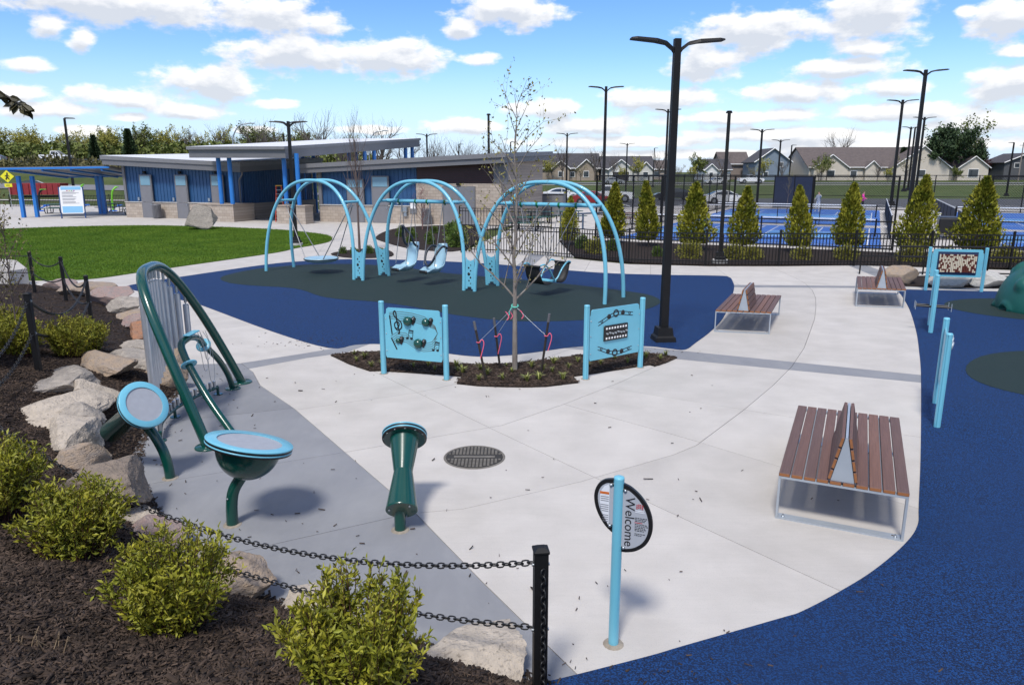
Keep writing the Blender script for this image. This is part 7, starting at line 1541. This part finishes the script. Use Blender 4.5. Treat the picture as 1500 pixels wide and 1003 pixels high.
def conifer_proto(seed, H, Rm, m):
    rg = np.random.default_rng(seed); n = 5200; u = rg.random(n)**1.15; z = H*(0.06+0.94*u); a = rg.uniform(0, 2*np.pi, n); tier = 0.72+0.28*np.cos(u*26*np.pi)
    r = Rm*(1-u)**0.8*tier*(0.85+0.3*np.sin(3*a+u*9)); f = rg.random(n)**0.4; P = np.column_stack([r*f*np.cos(a), r*f*np.sin(a), z-0.1*r]); D = np.column_stack([np.cos(a), np.sin(a), 0.25+rg.normal(0, .25, n)])
    b = MB(); b.tube([(0, 0, -0.3), (0, 0, H*0.97)], [H*0.02, 0.02], 6); return b.mesh('trunk', BARKF), leaf_mesh('foliage', P, D, H*0.075, 0.28, m, rg)
TP = {'yellow': [tree_proto(101, 11, 0.62, LEAFY[0], 3, 0.46), tree_proto(102, 12, 0.5, LEAFY[0], 3, 0.46)], 'green': [tree_proto(103, 12, 0.6, LEAFY[1], 4, 0.50), tree_proto(104, 10, 0.7, LEAFY[1], 4, 0.50)], 'bare': [tree_proto(105, 12, 0.55, None, 0, 0), tree_proto(106, 13, 0.7, None, 0, 0), tree_proto(107, 11, 0.5, None, 0, 0)], 'pale': [tree_proto(108, 9, 0.55, LEAFY[3], 1, 0.30, depth=3)], 'maroon': [tree_proto(109, 9, 0.6, LEAFY[4], 5, 0.5)], 'windy': [tree_proto(110, 17, 0.62, LEAFY[1], 3, 0.5, up=0.35)], 'dark': [tree_proto(111, 13, 0.75, LEAFY[2], 9, 0.6), tree_proto(112, 14, 0.6, LEAFY[2], 9, 0.6)]}
CP = [conifer_proto(121, 12, 3.2, LEAFY[2]), conifer_proto(122, 14, 3.6, LEAFY[2])]
def tree(kind, x, y, s, rz, label, group=None, k=0, z=None, name=None):
    t = thing(name or {'bare': 'bare_tree', 'conifer': 'conifer'}.get(kind, 'leafy_tree'), label, 'tree', (x, y, (TH(x, y) if z is None else z)-0.15), rz, group); t.scale = (s, s, s*1.0)
    if kind == 'conifer': obj('trunk', CP[k][0], None, t); obj('crown', CP[k][1], None, t)
    else:
        p = TP[kind][k % len(TP[kind])]; obj('trunk', p[0], None, t); obj('limbs', p[1], None, t)
        if p[2]: obj('crown', p[2], None, t)
    return t
r5 = random.Random(15)
for i in range(84):       # spring wood beyond the raised road
    x = -158+1.5*i+r5.gauss(0, 1.2); y = 156+r5.uniform(0, 30); kd = r5.choice(('yellow', 'yellow', 'green', 'yellow', 'pale', 'bare')) if x < -72 else r5.choice(('yellow', 'bare', 'green', 'bare', 'bare'))
    nm = {'yellow': 'yellow green spring tree in the wood beyond the raised road', 'green': 'mid green tree in the wood beyond the raised road', 'pale': 'pale budding tree in the wood beyond the raised road', 'bare': 'leafless grey tree in the wood beyond the raised road'}[kd]
    tree(kd, x, y, r5.uniform(0.46, 0.64)*(1.12 if kd in ('pale',) else 1), r5.uniform(0, 6), nm, 'trees of the wood beyond the road', r5.randrange(3))
for (x, y, s, k) in ((-83, 150, 0.42, 0), (-76, 150, 0.44, 1), (-110, 156, 0.4, 0)): tree('conifer', x, y, s, x, 'dark green conifer at the edge of the wood', 'conifers at the wood edge', k)
for i, (x, y, s) in enumerate([(-37, 118, 0.80), (-32, 122, 0.95), (-27, 120, 0.88), (-22, 126, 0.75), (-17, 122, 0.72), (-12, 128, 0.78), (-7, 135, 0.7), (-42, 124, 0.78), (-15, 140, 0.85), (-3, 150, 0.8), (-24, 138, 0.95), (2, 160, 0.7), (-10, 155, 0.85)]):
    tree('bare', x, y, s, i*1.1, 'leafless grey tree standing behind the park building', 'bare trees behind the park building', i)
for i in range(26):
    x = -10+8*i+r5.gauss(0, 2); tree(r5.choice(('bare', 'pale', 'pale', 'bare')), x, 245+r5.uniform(0, 30), r5.uniform(0.55, 0.8), i, 'thin budding tree on the skyline behind the houses', 'skyline trees behind the houses', r5.randrange(3))
tree('green', 47.5, 192, 0.62, 1, 'round bright green tree beside the tallest light pole', None, 1); tree('yellow', 32.0, 190, 0.5, 2, 'small golden tree in front of the white garage house', None, 0); tree('yellow', 62, 186, 0.5, 3, 'small golden tree in front of the brown roofed house', None, 1); tree('green', 80.5, 195, 0.55, 4, 'green tree right of the blue grey house', None, 0)
tree('bare', 104, 240, 1.25, 0.4, 'wide leafless tree rising over the sprawling roof', None, 1); tree('pale', 97, 184, 0.78, 0.5, 'pale blossoming tree in front of the sprawling house', None, 0)
tree('dark', 113, 200, 0.95, 0, 'tall dark evergreen at the right end of the sprawling house', 'dark evergreens by the sprawling house', 0); tree('dark', 119, 203, 1.05, 1.4, 'broad dark evergreen beside the windblown tree', 'dark evergreens by the sprawling house', 1); tree('conifer', 107, 206, 0.72, 2, 'dark conifer partly behind the court lights', 'dark evergreens by the sprawling house', 0); tree('dark', 125, 203, 0.8, 3, 'shorter dark evergreen next to the dark grey house', 'dark evergreens by the sprawling house', 0)
tree('windy', 128, 212, 1.05, 0.3, 'tall windblown light green tree above the conifers', None, 0); tree('maroon', 146, 200, 0.95, 1, 'dark maroon leaved tree beside the dark grey house', None, 0); tree('maroon', 136, 216, 0.7, 2, 'smaller maroon leaved tree behind the dark grey house', None, 0)
tree('yellow', 9.5, 196, 0.5, 1, 'small yellow green tree before the tan house', None, 0); tree('bare', 21, 190, 0.75, 3, 'leafless yard tree before the tan house', 'leafless yard trees', 0); tree('bare', 12.5, 186, 0.85, 5, 'upright leafless yard tree at the left gable of the tan house', 'leafless yard trees', 2); tree('bare', 84, 200, 0.6, 2, 'leafless yard tree beside the blue grey house', 'leafless yard trees', 1)
sapling('court_sapling', 'small bare sapling in front of the navy windscreen', tuple(C(6.3, 31.0)), 3.4, 0.04, 71, 14, 1.0, 1, BUD, 0.06, BARET, 0.4, 1, up=0.6)
for i, (x, kd, s) in enumerate([(6, 'bare', 0.5), (17, 'pale', 0.55), (24.5, 'bare', 0.6), (27, 'yellow', 0.32), (36.5, 'bare', 0.62), (40, 'pale', 0.5), (44, 'yellow', 0.34), (52, 'bare', 0.55), (58, 'pale', 0.5), (66, 'bare', 0.5), (76, 'pale', 0.55), (88, 'bare', 0.45), (92, 'yellow', 0.3), (110, 'green', 0.34), (131, 'bare', 0.55)]):
    tree(kd, x, 183+3*math.sin(i*2.1), s, i, {'bare': 'thin leafless verge tree in front of the row of houses', 'pale': 'thin pale budding verge tree in front of the row of houses', 'yellow': 'small yellow green verge tree in front of the row of houses', 'green': 'small green verge tree in front of the row of houses'}[kd], 'verge trees in front of the houses', i % 3)
# hedge of the wood floor: undergrowth below the trees
rg = np.random.default_rng(88); n = 26000; X = rg.uniform(-175, -20, n); Yq = 152+rg.random(n)*32; Zq = np.array([TH(x, y) for x, y in zip(X, Yq)])+rg.random(n)**1.4*3.6
tag(obj('undergrowth', leaf_mesh('undergrowth', np.column_stack([X, Yq, Zq]), rg.normal(0, 1, (n, 3)), 0.8, 0.42, LEAFY[1], rg)), 'green undergrowth filling the edge of the wood', 'undergrowth', kind='stuff')
n = 9000; X = rg.uniform(-150, -28, n); Yq = 129+rg.random(n)*8; Zq = np.array([TH(x, y) for x, y in zip(X, Yq)])+rg.random(n)**1.6*1.7*(0.55+0.45*np.sin(X*0.21)*np.sin(X*0.07+1))
tag(obj('roadside_brush', leaf_mesh('roadside_brush', np.column_stack([X, Yq, Zq]), rg.normal(0, 1, (n, 3))+np.array([0, 0, 1.0]), 0.7, 0.3, mat('brush_leaf', (0.06, 0.065, 0.02), 0.8, col2=(0.13, 0.11, 0.04), vscale=0.3, island=0.35), rg)), 'rough olive brush along the foot of the raised road', 'undergrowth', kind='stuff')
# ---------------------------------------------------------------- far left: fitness area, signs, fence, dumpster
t = thing('picket_fence', 'far black picket fence beyond the picnic shelter', 'fence', (-50, 74, 0), R(4))
for k in range(0, 15): b = MB(); b.box((k*2.4, 0, 0.6), (0.07, 0.07, 1.25)); b.build('fence_post', BLACK, t)
for z in (0.15, 1.1): b = MB(); b.box((16.8, 0, z), (33.6, 0.04, 0.04)); b.build('fence_rail', BLACK, t)
for k in range(1, 224): 
    if k % 16: obj('picket', PICK, None, t, (k*0.15, 0, 0))
YEL = mat('sign_yellow', (0.75, 0.70, 0.02), 0.5)
for (x, y, lab) in ((-46.5, 69, 'yellow diamond pedestrian crossing sign with plaque beside the shelter post'), (-31, 98, 'yellow diamond sign far behind the picnic shelter')):
    t = thing('crossing_sign', lab, 'sign', (x, y, TH(x, y)), R(18)); b = MB(); b.cyl((0, 0, 0), (0, 0, 3.4), 0.03, n=6); b.build('post', STEEL, t); b = MB(); b.box((0, -0.05, 3.0), (0.78, 0.03, 0.78), rot=Matrix.Rotation(R(45), 3, 'Y')); pl = b.build('sign_plate', YEL, t)
    b = MB(); b.sphere((0.03, -0.075, 3.28), 0.07, None, 8, 4); b.tube([(0.02, -0.075, 3.2), (0, -0.075, 2.98), (-0.12, -0.075, 2.72)], 0.05, 5); b.tube([(0, -0.075, 2.98), (0.14, -0.075, 2.74)], 0.05, 5); b.tube([(-0.16, -0.075, 3.02), (0.02, -0.075, 3.16), (0.18, -0.075, 3.0)], 0.035, 5); b.build('walker_symbol', BLACKP, pl)
    b = MB(); b.box((0, -0.05, 2.2), (0.6, 0.03, 0.3)); b.build('arrow_plaque', YEL, t); b = MB(); b.box((-0.03, -0.07, 2.2), (0.3, 0.012, 0.05)); b.build('arrow', BLACKP, t)
t = thing('dumpster', 'red open top roll off dumpster across the drive', 'dumpster', (-64.0, 101, TH(-64, 101)), R(6)); DR = mat('dumpster_red', (0.25, 0.02, 0.025), 0.6, var=0.15)
b = MB(); b.prism([(-3.2, 0.25), (3.0, 0.25), (3.3, 1.75), (-3.4, 1.75)], MX, (0, 0, 0), 2.4); body = b.build('bin_body', DR, t)
for k in range(9): b = MB(); b.box((-3.0+0.75*k, -1.24, 1.0), (0.1, 0.1, 1.4)); b.build('rib', DR, body)
FG = mat('fitness_green', (0.16, 0.50, 0.02), 0.4); FB = mat('fitness_blue', (0.02, 0.12, 0.50), 0.4)
for i, (x, y, h) in enumerate([(-42.0, 66.0, 1.9), (-39.0, 67.0, 2.3), (-35.5, 66.0, 2.1), (-30.2, 68.5, 3.0), (-29.0, 66.2, 1.8)]):
    lab = ['low green and blue outdoor stepping trainer', 'curved green outdoor pull trainer with blue foot', 'green and blue outdoor rowing trainer', 'tall outdoor trainer with green leaf shaped canopy', 'outdoor trainer with a big blue wheel'][i]
    t = thing('fitness_station', lab+' on the far paving', 'exercise machine', (x, y, 0), 0.4*i, 'outdoor fitness stations'); b = MB(); b.tube(smoothopen([(0, 0, 0), (0.02, 0, h*0.5), (0.15, 0, h*0.85), (0.5, 0, h)], 4), 0.08, 8); b.build('mast', FG if i % 3 else BLACK, t)
    b = MB(); b.lathe([(0.001, 0.10), (0.3, 0.08), (0.36, 0.0)], 14); b.build('foot', FB, t)
    b = MB(); b.box((0.45, 0, h), (0.5, 0.5, 0.08), bev=0.03) if i == 3 else b.tube([(0.5, -0.4, h), (0.5, 0.4, h)], 0.05, 6); b.build('grip', FG, t)
    b = MB(); b.box((0.6, 0, 0.5), (0.4, 0.35, 0.1), bev=0.03); b.tube([(0, 0, 0.25), (0.6, 0, 0.48)], 0.05, 6); b.build('seat', FB, t)
    if i == 4: b = MB(); b.lathe([(0.001, -0.1), (0.5, -0.1), (0.62, 0), (0.5, 0.1), (0.001, 0.1)], 20, rotto((0, 1, 0)), (0.5, -0.1, 1.2)); b.build('wheel', FB, t)
for i, (x, y) in enumerate(((-28.0, 82), (-25.6, 82.8))):
    t = thing('charcoal_grill', 'black pedestal charcoal grill on the grass behind the shelter', 'grill', (x, y, 0), 0.3*i, 'pedestal grills'); b = MB(); b.cyl((0, 0, 0), (0, 0, 1.1), 0.05, n=8); b.build('pedestal', BLACK, t); b = MB(); b.box((0, 0, 1.25), (0.7, 0.5, 0.3), bev=0.04); b.build('fire_box', BLACK, t)
# guard rail on the raised road
t = thing('guard_rail', 'pale guard rail along the raised road', 'guard rail', (-100, 138.5, TH(-100, 138.5)))
b = MB(); b.box((14, 0, 0.75), (44, 0.08, 0.3)); b.build('rail', STEEL, t)
for k in range(12): b = MB(); b.box((-7+3.8*k, 0.1, 0.4), (0.12, 0.12, 0.9)); b.build('rail_post', BARK, t)
# ---------------------------------------------------------------- multi stem shrub at the frame edge, overhanging branch
OLV = mat('bronze_young_leaf', (0.10, 0.075, 0.02), 0.6, col2=(0.15, 0.14, 0.03), vscale=3, island=0.4)
for i, (x, y, h, sd) in enumerate([(-7.55, 10.9, 2.25, 81), (-8.0, 11.3, 1.9, 82), (-7.85, 10.5, 1.6, 83)]):
    sapling('serviceberry_stem', ['tall', 'middle', 'short'][i]+' bronze leaved stem of the thin shrub behind the low shrub clump', (x, y, float(MH(x, y))), h, 0.016, sd, 16, 0.7, 2, OLV, 0.042, BARET, 0.2, 1, up=0.55, spread=0.6, group='thin bronze leaved shrub stems', cat='shrub')
t = thing('overhanging_tree', 'dark leafy twig tip hanging from a tree beside the viewpoint', 'tree', (-4.97, 4.2, float(MH(-4.6, 4.2))), 0); zb = float(MH(-4.6, 4.2))
b = MB(); b.tube(smoothopen([(0, 0, -0.1), (0.05, 0.05, 1.2), (0.0, 0.1, 2.6), (0.1, 0.2, 3.6)], 5), [0.06-0.002*i for i in range(16)], 8); b.build('trunk', BARK, t)
b = MB(); tw = smoothopen([(0.05, 0.15, 3.0), (0.5, 0.8, 3.45-zb*0.3), (1.0, 1.45, 4.02-zb), (1.13, 1.60, 3.97-zb), (1.21, 1.68, 3.88-zb)], 5); b.tube(tw, [0.02-0.0007*i for i in range(len(tw))], 6); br = b.build('branch', BARK, t)
LFD = mat('dark_bronze_leaf', (0.028, 0.024, 0.010), 0.55, col2=(0.05, 0.045, 0.014), vscale=6)
rg = random.Random(44)
for k in range(26):
    p = tw[12+k] if 12+k < len(tw) else tw[-1-(k % 4)]; a = rg.uniform(0, 6.28); d = Vector((0.6*math.cos(a)+0.25, 0.6*math.sin(a), -0.45+rg.gauss(0, .3))).normalized(); s = d.orthogonal().normalized(); s = (Matrix.Rotation(rg.uniform(0, 6), 3, d) @ s); L = rg.uniform(0.08, 0.12); W = L*0.27; u = d.cross(s)
    P = [p, p+d*L*0.3+s*W+u*0.006, p+d*L*0.65+s*W*0.85+u*0.004, p+d*L-u*0.01, p+d*L*0.65-s*W*0.85+u*0.004, p+d*L*0.3-s*W+u*0.006, p+d*L*0.35, p+d*L*0.68]
    b = MB(); b.add(P, [(0, 1, 6), (1, 2, 7, 6), (2, 3, 7), (0, 6, 5), (6, 7, 4, 5), (7, 3, 4)]); b.build('leaf', LFD, br)
# ---------------------------------------------------------------- people on the back court
def person(label, loc, rz, top_c, leg_c, hair_c, pose):
    t = thing('person', label, 'person', loc, rz)
    J = {'pel': (0, 0, 0.95), 'che': (0, 0, 1.30), 'nek': (0, 0, 1.48), 'hed': (0, -0.02, 1.62), 'crn': (0, -0.01, 1.74)}
    J.update(pose)
    E = [('pel', 'che'), ('che', 'nek'), ('nek', 'hed'), ('hed', 'crn')]
    for s in 'lr': E += [('che', 'sh'+s), ('sh'+s, 'el'+s), ('el'+s, 'wr'+s), ('wr'+s, 'ha'+s), ('pel', 'hi'+s), ('hi'+s, 'kn'+s), ('kn'+s, 'an'+s), ('an'+s, 'to'+s)]
    RAD = {'pel': 0.15, 'che': 0.165, 'nek': 0.06, 'hed': 0.095, 'crn': 0.075, 'sh': 0.075, 'el': 0.05, 'wr': 0.035, 'ha': 0.04, 'hi': 0.10, 'kn': 0.065, 'an': 0.042, 'to': 0.04}
    keys = list(J); me = bpy.data.meshes.new('body'); me.from_pydata([J[k] for k in keys], [(keys.index(a), keys.index(c)) for a, c in E], [])
    o = obj('body', me, None, t); sk = o.modifiers.new('skin', 'SKIN'); 
    for i, k in enumerate(keys):
        r = RAD.get(k, RAD.get(k[:2], 0.06)); me.skin_vertices[0].data[i].radius = (r, r*0.85 if k in ('pel', 'che') else r); me.skin_vertices[0].data[i].use_root = (k == 'pel')
    sb = o.modifiers.new('sub', 'SUBSURF'); sb.levels = 2; sb.render_levels = 2
    bpy.context.view_layer.update(); nm = bpy.data.meshes.new_from_object(o.evaluated_get(bpy.context.evaluated_depsgraph_get())); o.modifiers.clear(); o.data = nm
    skin = mat('skin', (0.45, 0.27, 0.19), 0.6)
    for m in (mat('cloth_'+label[:12].replace(' ', '_'), top_c, 0.85, var=0.08, vscale=6), mat('trousers_'+label[:12].replace(' ', '_'), leg_c, 0.85, var=0.08, vscale=6), skin, mat('hair_'+label[:8].replace(' ', '_'), hair_c, 0.7), mat('shoe_white', (0.6, 0.6, 0.6), 0.6)): nm.materials.append(m)
    hands = [Vector(J['hal']), Vector(J['har'])]
    for p in nm.polygons:
        c = p.center; p.use_smooth = True
        if c.z > 1.68 or (c.z > 1.56 and c.y > 0.0): p.material_index = 3
        elif c.z > 1.50 or min((c-h).length for h in hands) < 0.10: p.material_index = 2
        elif c.z > 0.92: p.material_index = 0
        elif c.z > 0.10: p.material_index = 1
        else: p.material_index = 4
    b = MB()
    b.sphere((0, -0.115, 1.62), 0.018, None, 8, 5); b.build('nose', skin, t)
    for s in (-1, 1): b = MB(); b.sphere((s*0.035, -0.105, 1.655), 0.012, None, 8, 5); b.build('eye', BLACKP, t)
    return t
PA = {'shl': (-0.2, 0, 1.42), 'ell': (-0.29, -0.05, 1.16), 'wrl': (-0.2, -0.25, 1.08), 'hal': (-0.14, -0.32, 1.1), 'shr': (0.2, 0, 1.42), 'elr': (0.3, -0.04, 1.16), 'wrr': (0.26, -0.25, 1.1), 'har': (0.22, -0.33, 1.12), 'hil': (-0.10, 0, 0.88), 'knl': (-0.13, -0.03, 0.5), 'anl': (-0.15, 0.02, 0.08), 'tol': (-0.16, -0.13, 0.04), 'hir': (0.10, 0, 0.88), 'knr': (0.13, -0.05, 0.5), 'anr': (0.15, 0.0, 0.08), 'tor': (0.16, -0.15, 0.04)}
person('person in a bright pink jacket and dark trousers on the back court', (30.9, 65.5, 0.01), R(60), (0.62, 0.05, 0.30), (0.012, 0.012, 0.016), (0.10, 0.06, 0.04), PA)
PB = dict(PA); PB.update({'elr': (0.38, -0.1, 1.28), 'wrr': (0.42, -0.3, 1.42), 'har': (0.43, -0.36, 1.48), 'knl': (-0.18, -0.08, 0.5), 'anl': (-0.25, 0.0, 0.08), 'tol': (-0.27, -0.14, 0.04)})
person('person in pale grey top and pale trousers raising one arm on the back court', (26.6, 64.5, 0.01), R(-70), (0.33, 0.35, 0.38), (0.55, 0.55, 0.55), (0.05, 0.04, 0.03), PB)
